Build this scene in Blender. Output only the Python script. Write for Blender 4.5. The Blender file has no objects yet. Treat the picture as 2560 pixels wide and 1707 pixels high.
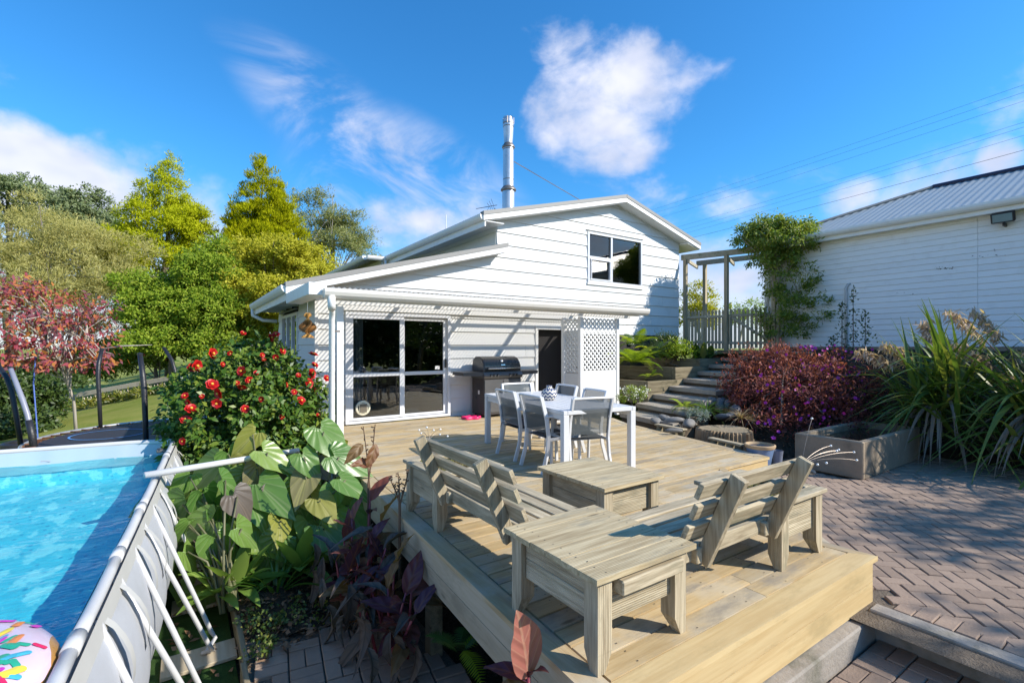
import bpy, math, random
import numpy as np
from math import sin, cos, pi, radians, sqrt, atan2
from mathutils import Vector, Matrix

random.seed(7)
RNG = np.random.default_rng(11)
SC = bpy.context.scene
COL = SC.collection

# ------------------------------------------------------------------ camera
CAM_A = radians(34.2)
CAM_H = 1.45
cd = bpy.data.cameras.new('camera')
cam = bpy.data.objects.new('camera', cd)
COL.objects.link(cam)
cam.location = (0, 0, CAM_H)
cam.rotation_euler = (radians(90), 0, -CAM_A)
cd.sensor_width = 36
cd.lens = 36 * 1210 / 2560
cd.shift_y = 13.5 / 2560
cd.clip_start = 0.05
cd.clip_end = 3000
SC.camera = cam

# ------------------------------------------------------------------ light and exposure
SUN_DIR = Vector((0.82, -1.0, 0.87)).normalized()          # towards the sun
SUN_EL = math.asin(SUN_DIR.z)
SUN_AZ = atan2(SUN_DIR.x, SUN_DIR.y)                        # from +Y towards +X
sd = bpy.data.lights.new('sun', 'SUN')
sd.energy = 3.5
sd.angle = radians(0.5)
sd.color = (1.0, 0.935, 0.83)
sun = bpy.data.objects.new('sun', sd)
COL.objects.link(sun)
sun.location = SUN_DIR * 60
sun.rotation_euler = SUN_DIR.to_track_quat('Z', 'Y').to_euler()

vs = SC.view_settings
vs.view_transform = 'Standard'
vs.look = 'None'
vs.gamma = 1.0
vs.use_curve_mapping = False
vs.exposure = 0.9
SC.render.engine = 'CYCLES'
SC.cycles.use_denoising = True
SC.cycles.max_bounces = 12
SC.cycles.transparent_max_bounces = 16
SC.cycles.diffuse_bounces = 8
SC.cycles.caustics_reflective = False
SC.cycles.caustics_refractive = False
SC.cycles.sample_clamp_indirect = 6


# ------------------------------------------------------------------ node helper
class NT:
    def __init__(s, tree):
        s.t = tree
        s.n = tree.nodes
        s.l = tree.links

    def new(s, typ, **kw):
        nd = s.n.new(typ)
        for k, v in kw.items():
            setattr(nd, k, v)
        return nd

    def put(s, sock, v):
        if isinstance(v, bpy.types.NodeSocket):
            s.l.new(v, sock)
        elif v is not None:
            sock.default_value = v

    def math(s, op, a, b=None, c=None, clamp=False):
        nd = s.new('ShaderNodeMath', operation=op, use_clamp=clamp)
        s.put(nd.inputs[0], a)
        if b is not None:
            s.put(nd.inputs[1], b)
        if c is not None:
            s.put(nd.inputs[2], c)
        return nd.outputs[0]

    def vmath(s, op, a, b=None):
        nd = s.new('ShaderNodeVectorMath', operation=op)
        s.put(nd.inputs[0], a)
        if b is not None:
            s.put(nd.inputs[3] if op == 'SCALE' else nd.inputs[1], b)
        return nd.outputs[1] if op in ('LENGTH', 'DOT_PRODUCT') else nd.outputs[0]

    def mix(s, fac, a, b, blend='MIX'):
        nd = s.new('ShaderNodeMix', data_type='RGBA', blend_type=blend)
        s.put(nd.inputs[0], fac)
        for sock, v in ((nd.inputs[6], a), (nd.inputs[7], b)):
            if isinstance(v, (tuple, list)) and len(v) == 3:
                v = (*v, 1)
            s.put(sock, v)
        return nd.outputs[2]

    def noise(s, vec, scale, detail=4, rough=.55, dist=0.0, out=0):
        nd = s.new('ShaderNodeTexNoise')
        if vec is not None:
            s.l.new(vec, nd.inputs['Vector'])
        s.put(nd.inputs['Scale'], scale)
        nd.inputs['Detail'].default_value = detail
        nd.inputs['Roughness'].default_value = rough
        nd.inputs['Distortion'].default_value = dist
        return nd.outputs[out]

    def ramp(s, fac, stops, interp='LINEAR'):
        nd = s.new('ShaderNodeValToRGB')
        nd.color_ramp.interpolation = interp
        e = nd.color_ramp.elements
        while len(e) < len(stops):
            e.new(0.5)
        for el, (p, c) in zip(e, stops):
            el.position = p
            el.color = (*c, 1) if len(c) == 3 else c
        s.l.new(fac, nd.inputs[0])
        return nd.outputs[0]

    def smooth(s, x, lo, hi):
        nd = s.new('ShaderNodeMapRange', interpolation_type='SMOOTHSTEP')
        s.put(nd.inputs[0], x)
        nd.inputs[1].default_value = lo
        nd.inputs[2].default_value = hi
        return nd.outputs[0]

    def scale(s, vec, sc):
        nd = s.new('ShaderNodeMapping')
        s.l.new(vec, nd.inputs[0])
        nd.inputs['Scale'].default_value = sc
        return nd.outputs[0]

    def bump(s, h, strength=.3, dist=.02):
        nd = s.new('ShaderNodeBump')
        s.l.new(h, nd.inputs['Height'])
        nd.inputs['Strength'].default_value = strength
        nd.inputs['Distance'].default_value = dist
        return nd.outputs[0]


# ------------------------------------------------------------------ sky
world = bpy.data.worlds.new('World')
SC.world = world
world.use_nodes = True
wt = NT(world.node_tree)
bg = world.node_tree.nodes['Background']
sky = wt.new('ShaderNodeTexSky', sky_type='NISHITA')
sky.sun_disc = False
sky.sun_elevation = SUN_EL
sky.sun_rotation = SUN_AZ
sky.air_density = 1.0
sky.dust_density = 0.35
sky.ozone_density = 2.2
hs = wt.new('ShaderNodeHueSaturation')
hs.inputs['Saturation'].default_value = 1.22
hs.inputs['Hue'].default_value = 0.497
wt.l.new(sky.outputs[0], hs.inputs['Color'])
tc = wt.new('ShaderNodeTexCoord').outputs['Generated']
sep = wt.new('ShaderNodeSeparateXYZ')
wt.l.new(tc, sep.inputs[0])
el = wt.math('ARCSINE', sep.outputs[2])
az = wt.math('ARCTAN2', sep.outputs[0], sep.outputs[1])
comb = wt.new('ShaderNodeCombineXYZ')
wt.l.new(az, comb.inputs[0])
wt.l.new(wt.math('MULTIPLY', el, 1.5), comb.inputs[1])
cv = comb.outputs[0]
n_big = wt.noise(cv, 4.2, 7, .56, .3)
n_thin = wt.noise(cv, 3.4, 6, .6, 1.2)


def pix_dir(u, v):
    th = math.atan2(u - 1280, 1210)
    a = CAM_A + th
    e = math.atan2(867 - v, math.hypot(u - 1280, 1210))
    return a, e


def blob(u, v, ru, rv, rot=0.0):
    """A cloud's body in azimuth and elevation: 1 in the middle, 0 at the rim."""
    a0, e0 = pix_dir(u, v)
    k = cos(a0 - CAM_A)
    ra, re = ru / 1210 * k * k, rv / 1210 * k
    dx = wt.math('SUBTRACT', az, a0)
    dy = wt.math('SUBTRACT', el, e0)
    c, s_ = cos(rot), sin(rot)
    px = wt.math('ADD', wt.math('MULTIPLY', dx, c / ra), wt.math('MULTIPLY', dy, s_ / ra))
    py = wt.math('ADD', wt.math('MULTIPLY', dx, -s_ / re), wt.math('MULTIPLY', dy, c / re))
    r2 = wt.math('ADD', wt.math('MULTIPLY', px, px), wt.math('MULTIPLY', py, py))
    return wt.math('SUBTRACT', 1.0, r2)


dens = None
for (u, v, ru, rv, rot, amp) in ((1510, 250, 270, 160, -0.05, 1.05), (1390, 110, 170, 70, 0, .75), (1570, 370, 190, 70, 0.1, .85), (1730, 200, 110, 60, .2, .7),
                                 (40, 425, 480, 150, -.12, 1.7), (980, 560, 260, 90, 0, .8), (2120, 500, 130, 60, .3, .9),
                                 (2500, 400, 90, 70, .3, 1.0), (1830, 700, 300, 90, 0, .85), (1900, 560, 200, 60, .2, .5)):
    b = wt.math('MULTIPLY', blob(u, v, ru, rv, rot), amp)
    dens = b if dens is None else wt.math('MAXIMUM', dens, b)
dens = wt.math('MAXIMUM', dens, -1.0)
# the same broken cloud low in the sky all the way round
low = wt.math('MULTIPLY', wt.smooth(el, .60, .02), .46)
n_fine = wt.noise(cv, 17.0, 5, .6, .2)
field = wt.math('ADD', wt.math('ADD', wt.math('MULTIPLY', n_big, 1.8), wt.math('MULTIPLY', n_fine, .60)), wt.math('MULTIPLY', dens, .75))
puff = wt.smooth(field, 1.30, 2.05)
field2 = wt.math('ADD', n_big, low)
far = wt.math('MULTIPLY', wt.smooth(field2, .74, .98), .8)
streak = None
for (u, v, ru, rv, rot, amp) in ((900, 360, 380, 130, -.5, 1.0), (1040, 490, 380, 190, -.4, 1.0), (760, 260, 280, 80, -.5, .3)):
    b = wt.math('MULTIPLY', wt.smooth(blob(u, v, ru, rv, rot), 0, 1), amp)
    streak = b if streak is None else wt.math('MAXIMUM', streak, b)
wisp = wt.math('MULTIPLY', wt.math('MULTIPLY', wt.smooth(n_thin, .40, .66), streak), .8)
cov = wt.math('MAXIMUM', wt.math('MAXIMUM', puff, far), wisp, clamp=True)
cov = wt.math('MULTIPLY', cov, .95)
shade = wt.noise(cv, 7.0, 3, .55)
ccol = wt.mix(wt.smooth(shade, .3, .7), (4.3, 4.75, 6.1), (6.4, 6.5, 7.4))
tint = wt.mix(wt.smooth(el, 0, .35), (0.85, 1.02, 1.22), (0.60, 1.27, 1.60))
clear = wt.mix(1.0, hs.outputs[0], tint, 'MULTIPLY')
cov = wt.math('MULTIPLY', cov, wt.smooth(el, -.02, .02))
final = wt.mix(cov, clear, ccol)
wt.l.new(final, bg.inputs['Color'])
bg.inputs['Strength'].default_value = 0.083
world.cycles.sampling_method = 'MANUAL'
world.cycles.sample_map_resolution = 256


# ------------------------------------------------------------------ mesh helpers
def basis_from(d, up=(0, 0, 1)):
    d = Vector(d).normalized()
    up = Vector(up)
    if abs(d.dot(up)) > .999:
        up = Vector((1, 0, 0)) if abs(d.x) < .9 else Vector((0, 1, 0))
    s = d.cross(up).normalized()
    return d, s, s.cross(d).normalized()


class MB:
    """Collects shapes into one mesh."""

    def __init__(s):
        s.v = []
        s.f = []

    def add(s, vs_, fs):
        n = len(s.v)
        s.v += [tuple(p) for p in vs_]
        s.f += [tuple(i + n for i in f) for f in fs]
        return s

    def convex(s, vs_, fs):
        vs_ = [Vector(p) for p in vs_]
        c = sum(vs_, Vector()) / len(vs_)
        out = []
        for f in fs:
            a, b, d = vs_[f[0]], vs_[f[1]], vs_[f[2]]
            nrm = (b - a).cross(d - a)
            fc = sum((vs_[i] for i in f), Vector()) / len(f)
            out.append(tuple(reversed(f)) if nrm.dot(fc - c) < 0 else tuple(f))
        return s.add(vs_, out)

    def box(s, x0, y0, z0, x1, y1, z1, c=0.0, M=None):
        x0, x1 = min(x0, x1), max(x0, x1)
        y0, y1 = min(y0, y1), max(y0, y1)
        z0, z1 = min(z0, z1), max(z0, z1)
        m = Vector(((x0 + x1) / 2, (y0 + y1) / 2, (z0 + z1) / 2))
        h = Vector(((x1 - x0) / 2, (y1 - y0) / 2, (z1 - z0) / 2))
        if c <= 0:
            vs_ = [Vector((sx * h.x, sy * h.y, sz * h.z)) for sx in (-1, 1) for sy in (-1, 1) for sz in (-1, 1)]
            fs = [(0, 1, 3, 2), (4, 6, 7, 5), (0, 4, 5, 1), (2, 3, 7, 6), (0, 2, 6, 4), (1, 5, 7, 3)]
        else:
            c = min(c, h.x * .8, h.y * .8, h.z * .8)
            vs_, idx = [], {}
            for sx in (-1, 1):
                for sy in (-1, 1):
                    for sz in (-1, 1):
                        for k in range(3):
                            q = [h.x - c, h.y - c, h.z - c]
                            q[k] = h[k]
                            idx[sx, sy, sz, k] = len(vs_)
                            vs_.append(Vector((sx * q[0], sy * q[1], sz * q[2])))
            fs = []
            order = ((-1, -1), (-1, 1), (1, 1), (1, -1))
            for k in range(3):
                for sg in (-1, 1):
                    f = []
                    for p, q in order:
                        t = [p, q]
                        t.insert(k, sg)
                        f.append(idx[(*t, k)])
                    fs.append(tuple(f))
            for k in range(3):
                i, j = [q for q in range(3) if q != k]
                for p in (-1, 1):
                    for q in (-1, 1):
                        def at(sg, which):
                            t = [0, 0, 0]
                            t[i], t[j], t[k] = p, q, sg
                            return idx[(*t, which)]
                        fs.append((at(-1, i), at(-1, j), at(1, j), at(1, i)))
            for sx in (-1, 1):
                for sy in (-1, 1):
                    for sz in (-1, 1):
                        fs.append(tuple(idx[sx, sy, sz, k] for k in range(3)))
        vs_ = [(M @ (p + m)) if M else (p + m) for p in vs_]
        return s.convex(vs_, fs)

    def beam(s, p0, p1, w, h, c=0.0, up=(0, 0, 1)):
        """A box from p0 to p1: w across, h in the up direction."""
        p0, p1 = Vector(p0), Vector(p1)
        d, sd_, u = basis_from(p1 - p0, up)
        M = Matrix(((d.x, sd_.x, u.x, p0.x), (d.y, sd_.y, u.y, p0.y), (d.z, sd_.z, u.z, p0.z), (0, 0, 0, 1)))
        return s.box(0, -w / 2, -h / 2, (p1 - p0).length, w / 2, h / 2, c, M)

    def tube(s, pts, r, n=8, cap=True):
        pts = [Vector(p) for p in pts]
        rs = r if isinstance(r, (list, tuple)) else [r] * len(pts)
        rings = []
        up = Vector((0, 0, 1))
        for i, p in enumerate(pts):
            t = (pts[min(i + 1, len(pts) - 1)] - pts[max(i - 1, 0)]).normalized()
            sd_ = t.cross(up)
            if sd_.length < 1e-3:
                sd_ = t.cross(Vector((1, 0, 0)))
            sd_.normalize()
            u = sd_.cross(t).normalized()
            up = u
            rings.append([p + (sd_ * cos(a) + u * sin(a)) * rs[i] for a in [2 * pi * k / n for k in range(n)]])
        vs_ = [q for rg in rings for q in rg]
        fs = []
        for i in range(len(pts) - 1):
            for k in range(n):
                fs.append((i * n + k, i * n + (k + 1) % n, (i + 1) * n + (k + 1) % n, (i + 1) * n + k))
        if cap:
            fs.append(tuple(range(n))[::-1])
            fs.append(tuple((len(pts) - 1) * n + k for k in range(n)))
        return s.add(vs_, fs)

    def lathe(s, prof, n=20, at=(0, 0, 0), M=None):
        vs_, fs = [], []
        for (r, z) in prof:
            for k in range(n):
                a = 2 * pi * k / n
                p = Vector((at[0] + r * cos(a), at[1] + r * sin(a), at[2] + z))
                vs_.append(M @ p if M else p)
        for i in range(len(prof) - 1):
            for k in range(n):
                fs.append((i * n + k, i * n + (k + 1) % n, (i + 1) * n + (k + 1) % n, (i + 1) * n + k))
        return s.add(vs_, fs)

    def prism(s, poly, fn0, fn1):
        """poly: 2-D points (convex, in order); fn0/fn1 map them to the two faces."""
        n = len(poly)
        vs_ = [fn0(*p) for p in poly] + [fn1(*p) for p in poly]
        fs = [tuple(range(n)), tuple(range(n, 2 * n))] + [(k, (k + 1) % n, n + (k + 1) % n, n + k) for k in range(n)]
        return s.convex(vs_, fs)

    def build(s, name, mat, parent=None, smooth=False, loc=None, world=None):
        me = bpy.data.meshes.new(name)
        v = s.v
        if world:
            v = [(p[0] - world[0], p[1] - world[1], p[2] - world[2]) for p in v]
        me.from_pydata(v, [], s.f)
        if mat:
            me.materials.append(mat)
        if smooth:
            me.polygons.foreach_set('use_smooth', [True] * len(me.polygons))
        me.update()
        return link(name, me, parent, loc)


def link(name, me, parent=None, loc=None, M=None):
    o = bpy.data.objects.new(name, me)
    COL.objects.link(o)
    if parent is not None:
        o.parent = parent
    if M is not None:
        o.matrix_basis = M
    elif loc is not None:
        o.location = loc
    return o


def smooth_edges(o, angle=40):
    """Smooth shading that keeps hard edges."""
    me = o.data
    me.polygons.foreach_set('use_smooth', [True] * len(me.polygons))
    try:
        me.set_sharp_from_angle(angle=radians(angle))
    except Exception:
        pass
    return o


def tag(o, label=None, cat=None, group=None, kind=None):
    if label:
        o['label'] = label
    if cat:
        o['category'] = cat
    if group:
        o['group'] = group
    if kind:
        o['kind'] = kind
    return o


def thing(name, label, cat, loc=(0, 0, 0), rotz=0.0, group=None):
    o = bpy.data.objects.new(name, None)
    o.empty_display_size = .2
    COL.objects.link(o)
    o.location = loc
    o.rotation_euler = (0, 0, rotz)
    return tag(o, label, cat, group)


def copy_tree(o, parent=None):
    c = o.copy()
    COL.objects.link(c)
    c.parent = parent
    for ch in list(o.children):
        copy_tree(ch, c)
    return c


def orient(loc, ydir, znorm, sc=1.0):
    y = Vector(ydir).normalized()
    z = Vector(znorm)
    z = (z - y * z.dot(y))
    if z.length < 1e-4:
        z = y.orthogonal()
    z.normalize()
    x = y.cross(z)
    sx, sy, sz = (sc, sc, sc) if not isinstance(sc, (tuple, list)) else sc
    return Matrix(((x.x * sx, y.x * sy, z.x * sz, loc[0]), (x.y * sx, y.y * sy, z.y * sz, loc[1]),
                   (x.z * sx, y.z * sy, z.z * sz, loc[2]), (0, 0, 0, 1)))


F2 = Vector((sin(CAM_A), cos(CAM_A)))
R2 = Vector((cos(CAM_A), -sin(CAM_A)))


def at_depth(u, v, d):
    """The place d metres in front of the camera's plane that the photograph shows at (u, v)."""
    p = F2 * d + R2 * ((u - 1280) / 1210 * d)
    return Vector((p.x, p.y, CAM_H + (867 - v) / 1210 * d))


def at_z(u, v, z):
    return at_depth(u, v, (CAM_H - z) * 1210 / (v - 867))


# ------------------------------------------------------------------ materials
MATS = {}


def new_mat(name):
    m = bpy.data.materials.new(name)
    m.use_nodes = True
    t = NT(m.node_tree)
    b = m.node_tree.nodes['Principled BSDF']
    MATS[name] = m
    return m, t, b


def surf(name, col, rough=.55, metal=0.0, var=.08, nscale=3.0, namt=.12, dirt=None, bscale=0, bstr=.15, coat=0.0, spec=.5, coord='Object', rvar=.1):
    """Painted, moulded or mineral surface with uneven tone."""
    m, t, b = new_mat(name)
    co = t.new('ShaderNodeTexCoord').outputs[coord]
    rnd = t.new('ShaderNodeObjectInfo').outputs['Random']
    off = t.vmath('ADD', co, t.vmath('SCALE', (7.3, 3.1, 5.7), t.math('MULTIPLY', rnd, 9.0)))
    n1 = t.noise(off, nscale, 6, .6)
    lo = tuple(c * (1 - namt) for c in col)
    hi = tuple(min(1, c * (1 + namt * .6)) for c in col)
    c = t.mix(n1, lo, hi)
    if dirt:
        dcol, dsc, amt = dirt
        n2 = t.noise(off, dsc, 7, .65)
        c = t.mix(t.math('MULTIPLY', t.smooth(n2, .5, .78), amt), c, dcol)
    if var:
        v = t.math('ADD', t.math('MULTIPLY', rnd, 2 * var), 1 - var)
        cc = t.new('ShaderNodeCombineColor')
        for i in range(3):
            t.l.new(v, cc.inputs[i])
        c = t.mix(1.0, c, cc.outputs[0], 'MULTIPLY')
    t.l.new(c, b.inputs['Base Color'])
    t.l.new(t.math('ADD', t.math('MULTIPLY', n1, 2 * rvar), rough - rvar), b.inputs['Roughness'])
    b.inputs['Metallic'].default_value = metal
    b.inputs['Specular IOR Level'].default_value = spec
    b.inputs['Coat Weight'].default_value = coat
    if bscale:
        t.l.new(t.bump(t.noise(off, bscale, 6, .6), bstr, .01), b.inputs['Normal'])
    return m


def wood(name, c1, c2, axis='X', rough=.75, grain=26, stain=None, rib=0.0, rib_axis='Y', var=.12, fade=None, knot=True):
    """Timber with grain along one axis, tone that differs from board to board, and (rib) reeded faces."""
    m, t, b = new_mat(name)
    co = t.new('ShaderNodeTexCoord').outputs['Object']
    rnd = t.new('ShaderNodeObjectInfo').outputs['Random']
    off = t.vmath('ADD', co, t.vmath('SCALE', (13.0, 7.7, 9.1), t.math('MULTIPLY', rnd, 7.0)))
    k = {'X': (.06, 1, 1), 'Y': (1, .06, 1), 'Z': (1, 1, .06)}[axis]
    g = t.scale(off, k)
    n1 = t.noise(g, grain, 6, .62, .6)
    n2 = t.noise(g, grain * 4.2, 3, .5)
    n3 = t.noise(off, 1.7, 5, .6)
    f = t.math('ADD', t.math('MULTIPLY', n1, .75), t.math('MULTIPLY', n2, .25))
    c = t.mix(t.smooth(f, .32, .68), c1, c2)
    if fade:
        c = t.mix(t.smooth(n3, .42, .66), c, fade)
    if stain:
        n4 = t.noise(t.scale(off, tuple(.3 + .7 * q for q in k)), 4.5, 6, .7)
        c = t.mix(t.math('MULTIPLY', t.smooth(n4, .50, .70), .8), c, stain)
    if knot:
        vo = t.new('ShaderNodeTexVoronoi')
        kk = {'X': (.9, 3.4, 3.4), 'Y': (3.4, .9, 3.4), 'Z': (3.4, 3.4, .9)}[axis]
        t.l.new(t.scale(off, kk), vo.inputs['Vector'])
        vo.inputs['Scale'].default_value = 1.6
        c = t.mix(t.math('MULTIPLY', t.smooth(vo.outputs['Distance'], .10, .04), .7), c, tuple(q * .35 for q in c1))
    v = t.math('ADD', t.math('MULTIPLY', rnd, 2 * var), 1 - var)
    cc = t.new('ShaderNodeCombineColor')
    for i in range(3):
        t.l.new(v, cc.inputs[i])
    c = t.mix(1.0, c, cc.outputs[0], 'MULTIPLY')
    t.l.new(c, b.inputs['Base Color'])
    b.inputs['Roughness'].default_value = rough
    b.inputs['Specular IOR Level'].default_value = .3
    h = f
    if rib:
        sp = t.new('ShaderNodeSeparateXYZ')
        t.l.new(co, sp.inputs[0])
        w = t.math('SINE', t.math('MULTIPLY', sp.outputs['XYZ'.index(rib_axis)], 2 * pi / .011))
        h = t.math('ADD', t.math('MULTIPLY', f, .6), t.math('MULTIPLY', w, rib))
    t.l.new(t.bump(h, .35, .006), b.inputs['Normal'])
    return m


def leafmat(name, c1, c2, c3=None, trans=.35, rough=.4, spec=.5, island=True, veins=0, vcol=None, back=None):
    """Leaf: tone differs from leaf to leaf, light passes through."""
    m, t, b = new_mat(name)
    if island:
        r = t.new('ShaderNodeNewGeometry').outputs['Random Per Island']
    else:
        r = t.new('ShaderNodeObjectInfo').outputs['Random']
    stops = [(0.0, c1), (1.0, c2)] if c3 is None else [(0.0, c1), (.55, c2), (1.0, c3)]
    c = t.ramp(r, stops)
    if veins:
        co = t.new('ShaderNodeTexCoord').outputs['Object']
        sp = t.new('ShaderNodeSeparateXYZ')
        t.l.new(co, sp.inputs[0])
        ax = t.math('ABSOLUTE', sp.outputs[0])
        if veins == 'fan':
            ang = t.math('ARCTAN2', ax, t.math('ADD', sp.outputs[1], .12))
            st = t.math('SINE', t.math('MULTIPLY', ang, 17.0))
        else:
            st = t.math('SINE', t.math('MULTIPLY', t.math('SUBTRACT', sp.outputs[1], t.math('MULTIPLY', ax, 1.4)), float(veins)))
        rib = t.math('MAXIMUM', t.math('MULTIPLY', t.smooth(st, .80, 1.0), .55), t.smooth(ax, .012, .003))
        c = t.mix(t.math('MULTIPLY', rib, .8), c, vcol)
        bl = t.noise(co, 9.0, 5, .6)
        c = t.mix(t.math('MULTIPLY', t.smooth(bl, .55, .8), .35), c, tuple(q * .55 for q in c1))
        t.l.new(t.bump(t.math('ADD', st, bl), .35, .006), b.inputs['Normal'])
    t.l.new(c, b.inputs['Base Color'])
    b.inputs['Roughness'].default_value = rough
    b.inputs['Specular IOR Level'].default_value = spec
    if trans:
        tr = t.new('ShaderNodeBsdfTranslucent')
        t.l.new(t.mix(1.0, c, (1.5, 1.5, .7), 'MULTIPLY'), tr.inputs[0])
        mx = t.new('ShaderNodeMixShader')
        mx.inputs[0].default_value = trans
        out = t.n['Material Output']
        t.l.new(b.outputs[0], mx.inputs[1])
        t.l.new(tr.outputs[0], mx.inputs[2])
        t.l.new(mx.outputs[0], out.inputs[0])
    return m


def glass(name, tint=(.82, .86, .86), refl=1.6, rough=0.0):
    """Thin window glass: a clear pane with a mirror sheen that grows at grazing angles."""
    m, t, b = new_mat(name)
    t.n.remove(b)
    fr = t.new('ShaderNodeFresnel')
    fr.inputs[0].default_value = 1.5
    tr = t.new('ShaderNodeBsdfTransparent')
    tr.inputs[0].default_value = (*tint, 1)
    gl = t.new('ShaderNodeBsdfGlossy')
    gl.inputs['Roughness'].default_value = rough
    mx = t.new('ShaderNodeMixShader')
    t.l.new(t.math('MULTIPLY', fr.outputs[0], refl, clamp=True), mx.inputs[0])
    t.l.new(tr.outputs[0], mx.inputs[1])
    t.l.new(gl.outputs[0], mx.inputs[2])
    t.l.new(mx.outputs[0], t.n['Material Output'].inputs[0])
    return m


def ground_mat(name, c1, c2, c3, sc=6.0, fine=60.0, bstr=.6):
    m, t, b = new_mat(name)
    co = t.new('ShaderNodeTexCoord').outputs['Object']
    n1 = t.noise(co, sc, 8, .65)
    n2 = t.noise(co, fine, 4, .6)
    c = t.mix(t.smooth(n1, .35, .65), c1, c2)
    c = t.mix(t.smooth(n2, .45, .75), c, c3)
    t.l.new(c, b.inputs['Base Color'])
    b.inputs['Roughness'].default_value = .95
    b.inputs['Specular IOR Level'].default_value = .15
    t.l.new(t.bump(t.math('ADD', n1, n2), bstr, .03), b.inputs['Normal'])
    return m


WHITE = surf('white_paint', (.72, .72, .71), .5, namt=.05, var=.03, nscale=1.5, dirt=((.44, .43, .40), 1.6, .28), bscale=40, bstr=.04)
WHITE2 = surf('shed_paint', (.86, .86, .85), .5, namt=.04, var=.03, nscale=1.2, dirt=((.52, .48, .42), 3.0, .28), bscale=40, bstr=.05)
TRIM = surf('trim_paint', (.80, .79, .77), .45, namt=.05, var=.02, dirt=((.45, .42, .38), 5, .22))
GUTTER = surf('gutter_metal', (.70, .67, .62), .35, namt=.06, var=.0, dirt=((.40, .36, .32), 4, .3))
ALU = surf('white_aluminium', (.70, .71, .74), .35, namt=.03, var=.0, metal=0.0)
ROOF = surf('roof_steel', (.30, .30, .29), .45, namt=.12, var=.0, dirt=((.20, .19, .17), 3, .5))
ROOF2 = surf('shed_roof_steel', (.34, .37, .37), .42, namt=.1, var=.0, dirt=((.28, .27, .24), 2, .5))
FLASH = surf('flashing', (.27, .26, .245), .5, namt=.1, var=.0)
RIDGE = surf('navy_ridge', (.03, .035, .08), .4, var=0)
STEEL = surf('galvanised_flue', (.66, .67, .68), .36, metal=.7, namt=.10, var=.05, dirt=((.30, .26, .22), 5, .35))
STEEL_D = surf('sooty_flue', (.28, .24, .21), .45, metal=.8, namt=.2, var=.1)
WIRE = surf('black_wire', (.03, .03, .035), .5, var=0)
GLASS = glass('window_glass', (.72, .76, .77), 2.6)
POLE = surf('pipe_plastic', (.56, .555, .55), .35, namt=.05, dirt=((.5, .48, .45), 6, .2))
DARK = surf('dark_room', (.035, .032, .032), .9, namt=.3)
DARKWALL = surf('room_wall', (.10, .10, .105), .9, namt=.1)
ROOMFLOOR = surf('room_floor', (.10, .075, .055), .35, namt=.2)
CURTAIN = surf('curtain_cloth', (.42, .47, .52), .9, namt=.1)
BLACKFOAM = surf('black_foam', (.022, .022, .026), .42, namt=.3, bscale=30, bstr=.5)
CONC = surf('old_concrete', (.30, .235, .165), .9, namt=.35, nscale=4, dirt=((.06, .055, .04), 1.9, .95), bscale=22, bstr=.7)
CONC2 = surf('kerb_concrete', (.34, .30, .255), .92, namt=.3, nscale=6, dirt=((.08, .085, .045), 2.6, .85), bscale=30, bstr=.8)
EXPAGG = surf('exposed_aggregate', (.40, .35, .285), .95, namt=.45, nscale=60, dirt=((.14, .11, .075), 3, .55), bscale=90, bstr=1.0)
DECK = wood('deck_pine', (.40, .28, .135), (.56, .425, .235), 'X', .62, 22, stain=(.27, .235, .19), fade=(.50, .42, .295), var=.13)
DECKY = wood('deck_pine_border', (.38, .27, .14), (.52, .40, .235), 'Y', .62, 22, stain=(.27, .235, .19), fade=(.48, .41, .30), var=.08)
FRESH = wood('deck_facing', (.50, .355, .17), (.60, .46, .245), 'X', .6, 16, stain=(.40, .30, .15), var=.06)
FRESHY = wood('deck_facing_side', (.40, .32, .21), (.50, .42, .30), 'Y', .6, 16, stain=(.30, .25, .17), var=.06)
GREYX = wood('grey_timber_x', (.26, .205, .13), (.54, .46, .32), 'X', .85, 30, stain=(.20, .19, .125), rib=.0, var=.1)
GREYY = wood('grey_timber_y', (.26, .205, .13), (.54, .46, .32), 'Y', .85, 30, stain=(.20, .19, .125), var=.1)
GREYZ = wood('grey_timber_z', (.26, .205, .13), (.54, .46, .32), 'Z', .85, 30, stain=(.19, .18, .12), rib=.7, rib_axis='X', var=.1)
GREYZ2 = wood('grey_timber_z2', (.26, .205, .13), (.54, .46, .32), 'Z', .85, 30, stain=(.19, .18, .12), rib=.7, rib_axis='Y', var=.1)
REEDX = wood('reeded_timber_x', (.29, .235, .15), (.55, .475, .335), 'X', .85, 30, stain=(.20, .185, .13), rib=.9, rib_axis='Z', var=.1)
REEDY = wood('reeded_timber_y', (.29, .235, .15), (.55, .475, .335), 'Y', .85, 30, stain=(.20, .185, .13), rib=.9, rib_axis='Z', var=.1)
TOPX = wood('table_top_timber', (.34, .255, .14), (.58, .48, .30), 'X', .8, 30, stain=(.27, .245, .18), rib=.35, rib_axis='Y', var=.09)
FENCE = wood('fence_timber', (.34, .28, .185), (.50, .42, .29), 'Z', .88, 24, stain=(.19, .195, .12), var=.14)
FENCEH = wood('fence_rail_timber', (.34, .29, .21), (.48, .42, .31), 'X', .88, 24, stain=(.19, .195, .12), var=.1)
SLEEPERX = wood('sleeper_x', (.16, .13, .08), (.28, .235, .15), 'X', .92, 18, stain=(.06, .06, .03), var=.2)
SLEEPERY = wood('sleeper_y', (.16, .13, .08), (.28, .235, .15), 'Y', .92, 18, stain=(.06, .06, .03), var=.2)
POWDER = surf('pale_powdercoat', (.66, .66, .665), .38, namt=.03, var=.03)
SLING = surf('grey_sling', (.085, .095, .105), .7, namt=.08, var=.05, bscale=300, bstr=.3)
CUSH = surf('grey_cushion', (.17, .17, .20), .95, namt=.1, bscale=120, bstr=.4)
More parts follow.
